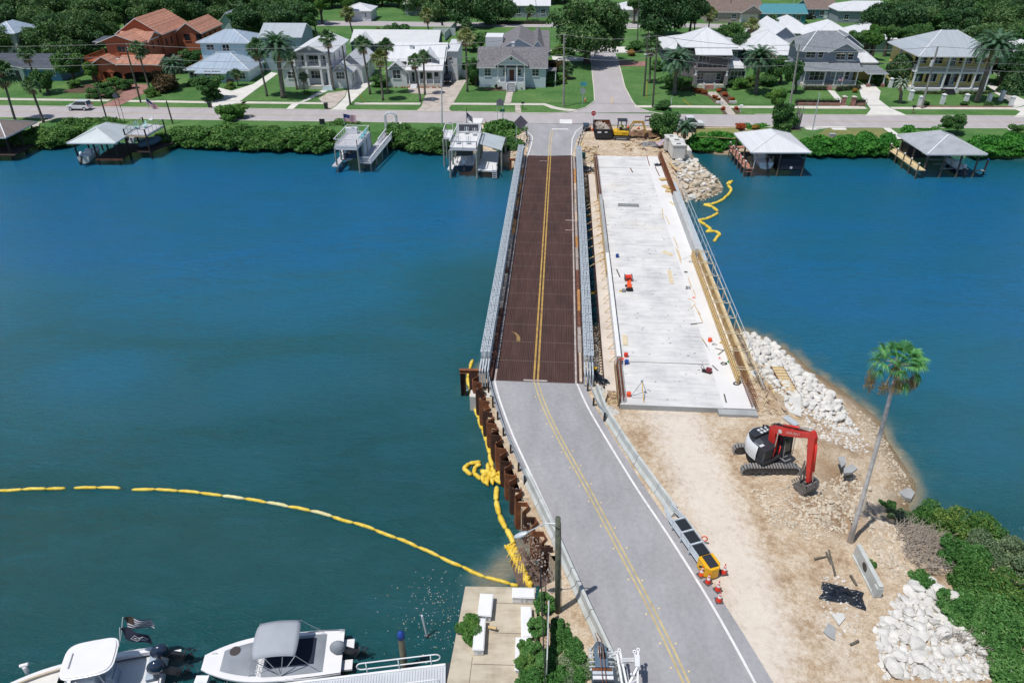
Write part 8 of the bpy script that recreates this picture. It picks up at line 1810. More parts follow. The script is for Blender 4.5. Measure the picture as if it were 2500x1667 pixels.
small_boat('white hull boat between the grey boathouse and the raised deck',*p('A',1190,1290,.9)[:2],.8,1.3,4.2,1.6,GEL,'dark')
D3=Dock('dock_house','white two-level boat dock with a sun deck on top, middle of the left shore',0,0);zz=4.1;c=pl('X',[(160,845),(705,860),(1003,520),(480,500)],zz)
b=MB();b.prism([(q.x,q.y)for q in c],zz-.3,zz);b.build('deck',DKG,D3.t);b=MB();b.bar(c[0]-Vc((0,.05,.42)),c[1]-Vc((0,.05,.42)),.1,.3);b.bar(c[0]-Vc((0,.04,.1)),c[1]-Vc((0,.04,.1)),.08,.2);b.bar(c[1]-Vc((-.04,0,.2)),c[2]-Vc((-.04,0,.2)),.08,.45);b.build('fascia',TRIM,D3.t)
for(i,j,g)in((0,1,1.5),(1,2,.9),(3,0,1.0),(2,3,1.2)):D3.rail(c[i].x,c[i].y,c[j].x,c[j].y,zz,1.0,TRIM,g)
for i,u in((0,0),(0,.33),(0,.66),(1,0),(1,.33),(1,.66),(1,1)):
 q=(c[0].lerp(c[3],u)if i==0 else c[1].lerp(c[2],u));MB().tube([(q.x,q.y,-1.3),(q.x,q.y,zz-.3)],.15,8).build('pile',mat('pale_pile',(.30,.32,.28),.8,var=.25),D3.t)
e=c[0].lerp(c[3],.42);f_=c[1].lerp(c[2],.42);b=MB();b.bar(e+Vc((.2,0,-1.6)),f_+Vc((-.2,0,-1.6)),.12,2.6);b.build('cabin_wall',mat('dark_blue_wall',(.035,.07,.14),.5),D3.t)
b=MB();b.bar(f_+Vc((0,0,-1.6)),c[2]+Vc((0,0,-1.6)),.12,2.6);b.build('cabin_side',SD_LBLUE,D3.t);D3c=f_
b=MB();q0=c[0].lerp(c[3],.42)+Vc((.5,-.12,-1.5));b.bar(q0,f_+Vc((-.9,-.12,-1.5)),.05,1.3);b.build('window',GLASS,D3.t)
b=MB();b.bx(-.9,.9,-.4,.4,0,.9);o=b.build('bar_counter',BOXW,None,bev=.04);o.location=p('X',585,545,zz);tag(o,'white storage cabinet on top of the two-level dock','cabinet')
chair('turquoise chair on the upper dock, nearer one',p('X',820,670,zz),-.9,TQ);chair('turquoise chair on the upper dock, farther one',p('X',870,590,zz),-.9,TQ)
b=MB();q=p('X',180,1310,1.1);b.prism([(p('X',*v,1.1).x,p('X',*v,1.1).y)for v in((100,1325),(245,1330),(440,1090),(300,1090))],.9,1.1);b.build('side_deck',DKG,D3.t)
small_boat('white boat with raised engines under the two-level dock',*p('X',460,1180,.9)[:2],1.0,math.pi/2,6.0,2.3,GEL,'light')
GW3=Dock('ramp_dock','long white-railed ramp leading from the arch down to the water',0,0,cat='dock');A3,B3=p('X',1520,520,2.0),p('X',880,1230,1.35);d=(B3-A3);d.z=0;d.normalize();s_=Vc((-d.y,d.x,0));s_=s_ if s_.x>0 else-s_
b=MB();b.bar(A3,B3,1.9,.12);q1,q2=p('X',760,1150,1.35),p('X',1030,1150,1.35);b.build('deck',DKG,GW3.t)
q=pl('X',[(750,1265),(1040,1275),(1080,1130),(1180,930),(1000,930),(870,1120),(760,1150)],1.3);b=MB();b.prism([(v.x,v.y)for v in q],1.1,1.28);b.build('platform',mat('dark_deck_boards',(.12,.11,.12),.7),GW3.t)
def balus(a,c_,h_=1.0,m=TRIM):
 b=MB();b.bar(a+Vc((0,0,h_)),c_+Vc((0,0,h_)),.12,.06);b.bar(a+Vc((0,0,.12)),c_+Vc((0,0,.12)),.07);n=int((c_-a).length/.2)
 for k in range(n+1):v=a.lerp(c_,k/n);b.bar(v,v+Vc((0,0,h_)),.05 if k%9 else .11)
 return b.build('railing',m,GW3.t)
balus(A3+s_*1.0,p('X',1040,1285,1.35));balus(p('X',1215,830,1.5),p('X',1395,590,1.9));balus(p('X',750,1270,1.35),p('X',1035,1280,1.35))
for k in range(6):
 for sg in(-.9,.95):v=A3.lerp(B3,k/5)+s_*sg;MB().tube([(v.x,v.y,-1.2),(v.x,v.y,v.z)],.13,8).build('pile',MC['pale_pile'],GW3.t)
ar=thing('garden_arch','white lattice garden arch at the top of the ramp dock','arch',tuple(p('X',1535,490,2.1)));wA=1.0
b=MB()
for dy in(-.4,.4):
 for w_,in((1.0,),(.85,)):
  pts=[(-w_,dy,0),(-w_,dy,2.4)]+[(w_*math.cos(a),dy,2.4+w_*.75*math.sin(a))for a in[math.pi-math.pi*k/10 for k in range(1,10)]]+[(w_,dy,2.4),(w_,dy,0)];b.tube(pts,.06,6)
for k in range(12):a=math.pi*k/11;b.bar((math.cos(a)*.95,-.4,2.4+.7*math.sin(a)),(math.cos(a)*.95,.4,2.4+.7*math.sin(a)),.06)
for k in range(8):
 for sx in(-.95,.95):b.bar((sx,-.4,.2+k*.3),(sx,.4,.2+k*.3),.05)
b.build('lattice',WHITE,ar);b=MB()
for k in range(9):b.bar((-.7+k*.17,0,.1),(-.7+k*.17,0,1.1),.05)
b.bar((-.75,0,1.05),(.75,0,1.05),.06);b.build('gate',WHITE,ar)
D4=Dock('dock_house','white two-level dock with a busy sun deck next to the truss bridge',0,0);zz=4.5;c=pl('Y',[(250,760),(860,775),(975,400),(440,385)],zz)
b=MB();b.prism([(q.x,q.y)for q in c],zz-.3,zz);b.build('deck',DKW,D4.t)
for(i,j,g)in((0,1,1.9),(1,2,.8),(3,0,1.4),(2,3,1.0)):D4.rail(c[i].x,c[i].y,c[j].x,c[j].y,zz,1.05,TRIM if i else mat('steel_rail',(.2,.22,.24),.4,.5),g)
for i,u in((0,0),(0,.3),(0,.65),(1,0),(1,.33),(1,.7),(0,1),(1,1)):
 q=(c[0].lerp(c[3],u)if i==0 else c[1].lerp(c[2],u));MB().tube([(q.x,q.y,-1.3),(q.x,q.y,zz-.3)],.16,8).build('pile',MC['pale_pile'],D4.t)
c2=pl('Y',[(110,520),(290,540),(330,360),(170,350)],zz);b=MB();b.prism([(q.x,q.y)for q in c2],zz-.2,zz);b.build('side_deck',DKW,D4.t)
for i,j in((0,1),(0,3),(3,2)):D4.rail(c2[i].x,c2[i].y,c2[j].x,c2[j].y,zz,1.0,TRIM,.8)
for q in c2:MB().tube([(q.x,q.y,-1),(q.x,q.y,zz-.2)],.14,8).build('pile',MC['pale_pile'],D4.t)
bn=c[3].lerp(c[2],.5);o=MB().bx(-1.9,1.9,-.04,.04,.2,1.5).build('banner_rail',WHITE,D4.t);o.location=bn+Vc((-.1,-.6,0));b=MB();b.bx(-1.5,1.5,-.06,-.041,.35,1.35);o2=b.build('lattice_panel',mat('dark_scroll_panel',(.10,.10,.12),.6,var=.7,vs=9),D4.t);o2.location=o.location
for x,y,l in((455,660,'front left'),(680,665,'front right'),(640,440,'back'),(820,470,'right back')):chair('white deck chair with grey mesh, %s on the busy sun deck'%l,p('Y',x,y,zz),0,mat('pale_mesh_chair',(.50,.54,.55),.6))
b=MB();b.prism([(p('Y',*v,1.2).x,p('Y',*v,1.2).y)for v in((205,1230),(320,1240),(440,970),(340,960))],1.0,1.2);b.prism([(p('Y',*v,1.2).x,p('Y',*v,1.2).y)for v in((870,1245),(1315,1270),(1370,830),(1000,820))],1.0,1.2);b.build('lower_deck',DKW,D4.t)
b=MB();rp=[p('Y',905,650,4.2),p('Y',1425,800,3.5),p('Y',1512,515,3.5),p('Y',1010,395,4.2)];vs=rp+[q-Vc((0,0,.12))for q in rp];b.add(vs,[(0,1,2,3),(7,6,5,4),(0,4,5,1),(1,5,6,2),(2,6,7,3),(3,7,4,0)]);b.build('awning_roof',MT_DOCK,D4.t)
for q in(rp[1],rp[2],rp[0]):MB().tube([(q.x,q.y+.2,-1.2),(q.x,q.y+.2,q.z-.1)],.14,8).build('pile',MC['pale_pile'],D4.t)
b=MB();q=p('Y',1265,1265,1.2)
for s_ in(-.3,.3):b.bar(q+Vc((s_,0,.9)),q+Vc((s_,-.1,-1.1)),.06)
for k in range(5):b.bar(q+Vc((-.3,-.05,.1-k*.28)),q+Vc((.3,-.05,.1-k*.28)),.08)
b.build('ladder',WHITE,D4.t)
MB().tube([p('Y',1330,1270,-.5),p('Y',1330,1270,1.2)+Vc((0,0,1.2))],.1,8).build('pile',MC['pale_pile'],D4.t)
small_boat('navy boat with a dark canopy on the lift under the busy sun deck',*p('Y',590,1250,.8)[:2],.75,math.pi/2,7.0,2.9,NAVY,'light',canopy=DARK)
D1=Dock('boathouse','brown shingled boathouse cut by the left edge of the photo',-89.6,111.7);D1.hip(0,9.6,0,8,3.8,1.6,lines('brown_slat_roof',(.22,.18,.17),.5,.5,'y',.25,.8,0),.4,rl=4);D1.piles([(x,y)for x in(4.5,7,9.3)for y in(.4,4,7.6)],3.7,m=WOODD);D1.wall(4,10.4,-.5,6,.8,1.0,WOODD,'deck');D1.rail(4,3.0,9.3,3.0,1.0,.9,WOODD,.5)
# ================================================================ VEHICLES
def car(label,loc,rz,m,name='parked_car',kind='suv',group=None,gm=GLASS,L=4.4,W_=1.8):
 t=thing(name,label,'car',tuple(loc),rz,group)
 if kind=='suv':low=[(-2.15,.35),(-2.2,.7),(-2.05,1.0),(1.0,1.02),(1.9,.92),(2.15,.7),(2.2,.35)];top=[(-2.05,1.0),(-1.85,1.5),(-1.5,1.62),(.1,1.62),(.95,1.02)]
 elif kind=='jeep':low=[(-2.0,.45),(-2.05,1.1),(.8,1.12),(1.9,1.05),(1.95,.5)];top=[(-2.0,1.12),(-1.95,1.85),(.45,1.85),(.75,1.12)]
 else:low=[(-2.8,.45),(-2.85,1.05),(.2,1.08),(1.8,1.08),(2.6,1.02),(2.8,.5)];top=[(.0,1.08),(.05,1.8),(1.1,1.82),(1.75,1.08)]
 k=L/4.4;low=[(x*k,z)for x,z in low];top=[(x*k,z)for x,z in top]
 b=MB();b.yprism(low,-W_/2,W_/2);b.build('body',m,t,bev=.09)
 b=MB();n=len(top);vs=[(x,-W_*.47+.16*(z-1),z)for x,z in top]+[(x,W_*.47-.16*(z-1),z)for x,z in top];b.add(vs,[tuple(range(n-1,-1,-1)),tuple(range(n,2*n))],1);b.add(vs,[(i,(i+1)%n,n+(i+1)%n,n+i)for i in range(n)],1);b.build('window',[m,gm],t)
 zt=max(z for x,z in top);xs_=[x for x,z in top if z>zt-.2];b=MB();b.bx(min(xs_)-.05,max(xs_)+.05,-W_*.40,W_*.40,zt-.01,zt+.045)
 for x,z in top:b.bar((x,-W_*.475+.16*(z-1),z),(x,-W_*.475+.16*(z-1),z+.01),.05)
 for(xa,za),(xb,zb)in zip(top,top[1:]):
  if abs(za-zb)>.3:
   for s_ in(-1,1):b.bar((xa,s_*(W_*.475-.16*(za-1)),za),(xb,s_*(W_*.475-.16*(zb-1)),zb),.09)
 b.bar((-.55*k,-W_*.475,1.0),(-.55*k,-W_*.40,zt),.08);b.build('roof',m,t)
 for x in(-1.35*k,1.35*k):
  for y in(-W_/2+.08,W_/2-.08):
   MB().tube([(x,y-.12,.34),(x,y+.12,.34)],.34,14).build('tyre',BLACK,t);MB().tube([(x,y-.14,.34),(x,y+.14,.34)],.2,10).build('rim',STEEL,t)
 b=MB();xf=2.17*k if kind=='suv' else low[-1][0]-.02
 for y in(-.65,.65):b.bx(xf-.1,xf+.03,y-.2,y+.2,.68,.84)
 b.build('headlight',WHITE,t);b=MB();xb_=low[1][0]
 for y in(-.72,.72):b.bx(xb_-.03,xb_+.1,y-.1,y+.1,.75,1.0)
 b.build('tail_light',CONR,t)
 if kind=='jeep':b=MB();b.tube([(-2.05,0,.95),(-2.3,0,.95)],.36,12);b.build('spare_wheel',BLACK,t)
 if kind=='truck':b=MB();b.bx(-2.7*k,-.15,-W_/2+.1,W_/2-.1,1.07,1.1);b.build('bed',DARK,t);b=MB();b.bx(-2.75*k,-.1,-W_/2,-W_/2+.08,1.08,1.25);b.bx(-2.75*k,-.1,W_/2-.08,W_/2,1.08,1.25);b.build('bed_rail',m,t)
 return t
car('silver-white sport utility car driving on the waterfront street',p('A',735,1000,G+.03),math.pi-.04,mat('silver_white_car',(.76,.78,.80),.25,.2,var=.03,coat=.5),L=4.2)
car('black off-road vehicle parked on the tan paver drive by the white cottage',p('B',2030,760,G+.04),-math.pi/2,mat('black_car',(.012,.013,.015),.3,coat=.5),kind='jeep',L=4.2)
car('bright blue car behind the columned house',p('B',1240,560,G+.04),math.pi/2,mat('blue_car',(.02,.08,.4),.3,coat=.5))
car('black sport utility car parked by the teal house at the top of the photo',p('D',1650,185,G+.04),.15,MC['black_car'],L=5)
car('white pickup truck parked behind the small tree at the work site',V('G',1030,190,122.3)*1+Vc((3.0,0,G+.03-V('G',1030,190,122.3).z)),.0,mat('white_car',(.72,.73,.74),.3,coat=.5),kind='truck',L=5.0,W_=1.95)
t=thing('trailer_boat','white and navy boat on a trailer with blue cover at the top of the photo','boat',tuple(p('D',1830,125,G+.9)),2.6);b=MB();gl2=hull(b,6.5,2.3,-.3,.8,blunt=.1,n=10);b.build('hull',NAVY,t,smooth=True);b=MB();deckcap(b,gl2,.05,0);b.build('deck',GEL,t);b=MB();b.ell((1.2,0,.9),(1.6,1.0,.4));b.build('cover',BLUE,t,smooth=True);b=MB();b.bx(0,5,-.5,.5,-.5,-.4);b.bar((5,0,-.45),(7.5,0,-.45),.12);b.build('trailer',STEEL,t)
for y in(-1,1):MB().tube([(1.5,y-.1,-.5),(1.5,y+.1,-.5)],.35,12).build('wheel',BLACK,t)
# ================================================================ FAR END OF THE WORK SITE
t=thing('dumpster','black open-top roll-off dumpster with a rusty inside full of broken concrete','dumpster',tuple(p('G',385,335,G)),-.03)
q0=p('G',302,340,G);q1=p('G',470,345,G);W_=(q1-q0).length;t.location=(q0.x,q0.y,G);Ld=5.6
b=MB();b.bx(0,W_,0,.08,.25,1.75);b.bx(0,W_,Ld,Ld+.08,.25,1.75);b.bx(0,.08,.081,Ld-.001,.25,1.75);b.bx(W_-.08,W_,.081,Ld-.001,.25,1.75);b.bx(.05,W_-.05,.05,Ld,.2,.24)
for k in range(6):b.bx(W_+.001,W_+.08,.3+k*1.0,.42+k*1.0,.3,1.65);b.bx(-.08,-.001,.3+k*1.0,.42+k*1.0,.3,1.65)
b.bx(-.08,W_+.08,-.05,.0,1.66,1.76);b.build('body',mat('black_dumpster',(.02,.022,.03),.5,var=.3),t);b=MB();b.bx(.09,.12,.1,Ld-.02,.3,1.7);b.bx(W_-.12,W_-.09,.1,Ld-.02,.3,1.7);b.bx(.13,W_-.13,Ld-.03,Ld-.001,.3,1.7);b.bx(.09,W_-.09,.09,Ld-.04,.28,.3);b.build('rusty_lining',RUST,t)
MB().bx(.3,.9,-.012,-.001,1.15,1.4).build('label',WHITE,t);o=MB().cb((W_*.62,-.006,1.3),(.42,.01,.2),0);o.build('diamond_badge',WHITE,t)
b=MB();rg=random.Random(2);src=[([v.co.copy()for v in me.vertices],[tuple(f.vertices)for f in me.polygons])for me in RKS]
for k in range(60):
 s=rg.uniform(.15,.4);a,f_=rg.choice(src);M=Matrix.Translation((rg.uniform(.5,W_-.5),rg.uniform(.8,Ld-.6),1.1+rg.uniform(0,.45)))@Matrix.Rotation(rg.uniform(0,6),4,'X')@Matrix.Diagonal((s,s,s*.5,1));b.add([M@v for v in a],f_)
for k in range(30):q=Vc((rg.uniform(.5,W_-.5),rg.uniform(.8,Ld-.6),1.5));a=rg.uniform(0,3);b.bar(q,q+Vc((math.cos(a)*.6,math.sin(a)*.6,rg.uniform(-.1,.2))),.08)
struct(tag(b.build('rubble_load',mat('mixed_rubble',(.5,.44,.38),.9,var=.35,vs=4)),'broken concrete and wood heaped in the dumpster','rubble'),'stuff').location=t.location
MX=mat('machine_yellow',(.72,.44,.02),.4,var=.08);q=p('G',562,325,G);mx=thing('mini_excavator','small yellow excavator with a driver under its canopy beside the black dumpster','excavator',(q.x,q.y,G),-.08);mx.scale=(1.2,1.2,1.15)
for yy in(-.75,.75):
 b=MB();b.xprism([(yy-.19,0),(yy+.19,0),(yy+.19,.5),(yy-.19,.5)],-.9,.9);b.tube([(-.9,yy-.19,.25),(-.9,yy+.19,.25)],.25,12);b.tube([(.9,yy-.19,.25),(.9,yy+.19,.25)],.25,12)
 for k in range(10):b.bx(-.95+k*.2,-.87+k*.2,yy-.2,yy+.2,.49,.54)
 b.build('track',TRK,mx)
 MB().bx(-.7,.7,yy*1.0-.21,yy*1.0+.21,.18,.34).build('track_frame',GREY,mx)
b=MB();b.prism([(-1.0,-.75),(.9,-.8),(.95,.75),(-1.0,.75),(-1.2,0)],.65,1.25);b.build('house_body',MX,mx,bev=.08);b=MB();b.tube([(0,0,.4),(0,0,.66)],.4,12);b.bx(-.9,.9,-.5,.5,.3,.45);b.build('undercarriage',DARK,mx)
text_mesh('lettering','CAT',.34,BLACK,mx,Matrix.Translation((.35,-.83,.95))@Matrix.Rotation(math.pi/2,4,'X'),.003)
b=MB()
for x in(-.55,.55):
 for y in(-.6,.6):b.bar((x,y,1.25),(x,y,2.6),.07)
b.bx(-.65,.65,-.7,.7,2.6,2.68);b.build('canopy',DARK,mx);MB().bx(-.35,.1,-.25,.25,1.25,1.6).build('seat',DARK,mx)
r0,r1,r2,r3=[(V('G',*k,q.y+.2)-q)/1.18 for k in((630,250),(690,150),(775,148),(808,262))];b=MB();sd=Vc((0,1,0));platebeam(b,[r0,r0.lerp(r1,.55),r1,r1.lerp(r2,.5),r2],[.3,.36,.38,.3,.22],.24);b.build('boom',mat('muddy_yellow',(.50,.30,.06),.6,var=.3,vs=3),mx);b=MB();platebeam(b,[r2-Vc((.1,0,-.1)),r2,r2.lerp(r3,.5),r3],[.15,.3,.24,.16],.2);b.build('stick',MC['muddy_yellow'],mx)
b=MB();b.yprism([(0,.1),(.35,-.1),(.35,-.5),(.05,-.7),(-.25,-.45),(-.1,-.1)],-.3,.3);o=b.build('bucket',RUSTD,mx);o.location=r3;b=MB();b.tube([r0+Vc((.1,-.2,.2)),r1+Vc((-.05,-.2,-.1))],.05,8);b.build('hydraulic_cylinder',STEEL,mx)
import bmesh as _bm
def person(label,loc,rz,J,rads,E_,shirt,skin,hat=None,name='person'):
 t=thing(name,label,'person',tuple(loc),rz);me=bpy.data.meshes.new('body');me.from_pydata(J,E_,[]);me.materials.append(shirt);o=link('body',me,t)
 sk=o.modifiers.new('skin','SKIN');
 for v,r_ in zip(me.skin_vertices[0].data,rads):v.radius=(r_,r_)
 me.skin_vertices[0].data[0].use_root=True;o.modifiers.new('s','SUBSURF').levels=1
 b=MB();h_=J[-1];b.ell((h_[0],h_[1],h_[2]+.1),(.09,.085,.12),10,8);b.bx(h_[0]+.08,h_[0]+.11,h_[1]-.015,h_[1]+.015,h_[2]+.06,h_[2]+.1);b.build('head',skin,t,smooth=True)
 if hat:b=MB();b.ell((h_[0],h_[1],h_[2]+.16),(.13,.12,.1),10,6);b.build('hard_hat',hat,t,smooth=True)
 return t
J=[(0,0,.1),(0,0,.35),(0,0,.55),(0,.2,.52),(.15,.27,.3),(.38,.2,.28),(0,-.2,.52),(.15,-.27,.3),(.38,-.2,.28),(.15,.12,.08),(.45,.13,.1),(.5,.13,-.3),(.15,-.12,.08),(.45,-.13,.1),(.5,-.13,-.3),(0,0,.68)]
E_=[(0,1),(1,2),(2,3),(3,4),(4,5),(2,6),(6,7),(7,8),(0,9),(9,10),(10,11),(0,12),(12,13),(13,14),(2,15)]
person('person in a yellow-green vest sitting in the small yellow excavator',Vc((q.x-.14,q.y,G+1.83)),-.08,J,[.15,.15,.14,.08,.055,.045,.08,.055,.045,.1,.08,.06,.1,.08,.06,.055],E_,mat('lime_vest',(.45,.6,.08),.7),mat('skin',(.45,.27,.19),.6),mat('lime_hat',(.5,.6,.2),.5))
for i,(pts,lab)in enumerate(((((300,1290),(395,1290),(410,1320),(305,1325)),'white precast concrete box with square opening, farthest of the three'),(((350,1325),(450,1325),(470,1355),(350,1360)),'white precast concrete box with square opening, middle of the three'),(((365,1362),(472,1362),(488,1395),(370,1398)),'white precast concrete box with square opening, nearest of the three'))):
 P_=[p('D',*v,G+1.75)for v in pts];a=P_[3];b_=P_[2];w_=(b_-a).length;dpt=1.7;t=thing('precast_box',lab,'concrete box',(a.x,a.y,G-.2),0);b=MB();h_=1.9
 b.bx(0,w_,0,.25,0,h_);b.bx(0,w_,dpt-.25,dpt,0,h_);b.bx(0,.25,.251,dpt-.251,0,h_);b.bx(w_-.25,w_,.251,dpt-.251,0,h_);b.bx(.3,w_-.3,.3,dpt-.3,.2,.3);b.build('wall',CONC,t)
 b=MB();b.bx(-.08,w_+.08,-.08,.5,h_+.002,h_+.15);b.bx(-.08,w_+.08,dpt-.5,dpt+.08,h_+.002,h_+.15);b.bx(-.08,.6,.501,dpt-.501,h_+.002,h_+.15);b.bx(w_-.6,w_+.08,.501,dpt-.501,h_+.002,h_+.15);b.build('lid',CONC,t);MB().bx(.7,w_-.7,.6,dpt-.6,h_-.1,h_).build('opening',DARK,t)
o=MB();P_=pl('G',[(1060,455),(1250,460),(1255,520),(1065,490)],1.6);o.bx(P_[0].x,P_[1].x,P_[3].y,P_[0].y+1,.6,2.3);tag(o.build('concrete_footing',CONC),'white concrete footing wall in front of the precast boxes','concrete wall')
for i,(x,y)in enumerate(((1165,545),(1198,545))):q=p('G',x,y,.9);o=MB().bx(-.16,.16,-.16,.16,-.6,2.4).build('timber_post',WOODP);o.location=q;tag(o,('left' if i==0 else 'right')+' one of two pale timber posts in front of the concrete footing','timber post')
for c_,x,y,lab in(('G',250,232,'orange cone left of the stop sign at the far work site'),('G',275,245,'orange cone at the foot of the stop sign'),('G',633,218,'orange cone behind the yellow mini excavator'),('G',738,228,'orange cone below the mini excavator boom'),('C',506,1140,'orange cone on the grass by the white dock near the bridge'),('C',715,1178,'orange cone at the shrub left of the bridge approach'),('C',1413,925,'tall orange cone on the corner lawn beside the street signs')):
 cone(lab,tuple(p(c_,x,y,G+.03)),'orange cones around the far intersection',CON,1.0)
for i,(x,y)in enumerate(((880,255),(900,240))):
 t=thing('traffic_barrel',('left' if i==0 else 'right')+' one of two crumpled orange barrels by the message frame','barrel',tuple(p('G',x,y,G)),0,'orange barrels');MB().tube([(0,0,0),(0,0,.3),(0,0,.95)],[.3,.28,.22],12).build('body',CON,t);MB().tube([(0,0,.4),(0,0,.55)],[.285,.275],12).build('band',WHITE,t)
t=thing('barricade','back of a folding barricade sign frame by the pickup truck','sign',tuple(p('G',842,215,G)));b=MB();b.bar((-.9,0,0),(-.75,0,2.0),.08);b.bar((.9,0,0),(.75,0,2.0),.08);b.build('leg',GREY,t)
for z in(1.1,1.75):MB().bx(-.85,.85,-.03,.03,z,z+.25).build('board',mat('brown_grey_board',(.22,.18,.18),.7),t)
def sign(name,label,c,x,y,hgt,shape,m,txt=None,size=.3,tm=None,rz=0,w_=.4,twin=0,cat='sign',pm=STEEL):
 q=p(c,x,y,G);t=thing(name,label,cat,tuple(q),rz)
 for dx in((-twin,twin)if twin else(0,)):MB().tube([(dx,0,0),(dx,0,hgt-w_*(1 if not twin else 0))],.045,6).build('post',pm,t)
 b=MB()
 if shape=='oct':pts=[(w_*math.cos(a),w_*math.sin(a))for a in[math.pi/8+k*math.pi/4 for k in range(8)]]
 elif shape=='dia':pts=[(w_,0),(0,w_),(-w_,0),(0,-w_)]
 elif shape=='house':pts=[(w_,-w_),(w_,w_*.35),(0,w_),(-w_,w_*.35),(-w_,-w_)]
 else:pts=[(w_,-w_*.6),(w_,w_*.6),(-w_,w_*.6),(-w_,-w_*.6)]
 b.yprism([(a,hgt+z)for a,z in pts],-.065,-.045);b.build('plate',m,t)
 if txt:text_mesh('lettering',txt,size,tm or WHITE,t,Matrix.Translation((0,-.07,hgt))@Matrix.Rotation(math.pi/2,4,'X'),.003)
 return t
SGR=mat('sign_back_grey',(.22,.22,.25),.5,.2);SGN=mat('sign_green',(.03,.16,.10),.5)
sign('stop_sign','red stop sign on a post beside the dumpster at the far work site','G',275,245,2.9,'oct',mat('stop_red',(.5,.02,.03),.4),'STOP',.3,w_=.42)
sign('crossing_sign','grey back of a house-shaped school sign left of the bridge approach','C',640,1140,3.9,'house',SGR,w_=.62,twin=.5);sign('street_sign','small green sign on the same verge right of the house-shaped sign','C',660,1148,2.6,'rect',SGN,w_=.42)
sign('warning_sign','dark back of a large diamond sign at the left bridge corner','C',825,1300,3.2,'dia',mat('dark_sign_back',(.13,.12,.15),.5),w_=1.15,twin=.7);sign('warning_sign','dark back of a folded sign at the left street verge','A',1120,1110,4.4,'dia',mat('dark_sign_back',(.13,.12,.15)),w_=.6,twin=.35,pm=WOODD)
sign('street_name_sign','blue-green street name sign with a grey board on the corner lawn','C',1390,945,3.6,'rect',mat('sign_blue',(.05,.3,.35),.5),w_=.6);sign('direction_sign','grey shield-like sign below the street name sign','C',1386,948,2.5,'house',mat('light_sign_back',(.30,.36,.36),.5),w_=.5)
t=thing('arrow_board','dark solar trailer behind the right guardrail at the far end of the bridge','trailer',tuple(p('G',208,240,G)));MB().bx(-.5,.5,-.9,.9,.9,1.0).build('solar_panel',mat('solar_panel',(.03,.05,.09),.2),t);MB().bx(-.4,.4,-.7,.7,.3,.85).build('body',GREY,t)
for y in(-.5,.5):MB().tube([(-.5,y,.3),(.5,y,.3)],.28,10).build('wheel',BLACK,t)
boards('plank','',WOOD,[('G',870,350,950,315,'yellow plank near the precast boxes'),('G',900,375,960,335,'long yellow plank beside the pink sheet'),('G',150,415,180,360,'pale board at the left corner of the far site'),('G',160,450,205,420,'pale board by the green drum'),('G',240,470,310,460,'board pile by the rusty cage, upper'),('G',240,520,310,540,'board pile by the rusty cage, lower'),('G',1050,560,1120,640,'driftwood board on the far rocks')],'board',.3,.08,z=G)
o=MB().prism([tuple(q[:2])for q in pl('G',[(912,375),(985,330),(1010,345),(950,400)],G+.3)],G+.28,G+.34).build('pink_sheet',mat('pink_grey_sheet',(.45,.36,.42),.8));tag(o,'pinkish sheet lying near the white precast boxes','sheet')
t=thing('drum','dark green drum beside the right truss at the far end','drum',tuple(p('G',180,525,G)));MB().tube([(0,0,0),(0,0,.9)],.32,14).build('body',mat('drum_green',(.01,.10,.08),.5),t)
t=item('plastic_sheet','dark plastic heap in the far gap beside the truss bridge','plastic sheet','G',225,640,1.7);tarp(t,2.0,1.6,.5,TARP,6)
t=item('debris_pile','heap of grey scrap mesh near the pink sheet','scrap heap','G',850,390,G);tarp(t,2.6,1.6,.5,mat('scrap_grey',(.25,.25,.26),.8,var=.6,vs=6),7)
t=item('soil_heap','dark brown soil heap under the mini excavator bucket','soil heap','G',820,285,G);tarp(t,6.0,3.6,.7,mat('brown_dug_soil',(.20,.12,.07),.95,var=.35,vs=1.5,bmp=.5),8,24)
b=MB();rg=random.Random(33)
for k in range(220):
 q=p('G',rg.uniform(160,330),rg.uniform(430,680),1.9)if k%2 else p('G',rg.uniform(600,1080),rg.uniform(330,460),G);a=rg.uniform(0,3.1);l=rg.uniform(.2,1.0);q.z=hfar(q.x,q.y)+.08;b.bar(q,q+Vc((l*math.cos(a),l*math.sin(a),rg.uniform(0,.15))),.09,.05,mi=rg.choice([0,1,2]))
struct(tag(b.build('scrap_wood',[WOOD,KT[0],WOODP]),'scrap boards scattered on the far dirt','debris'),'stuff')
rubble('C',[(760,1170),(860,1200),(850,1330),(790,1420),(700,1420),(740,1280)],400,.1,.35,'rubble','pale rubble on the bank left of the bridge approach',ROCKT,1.3)
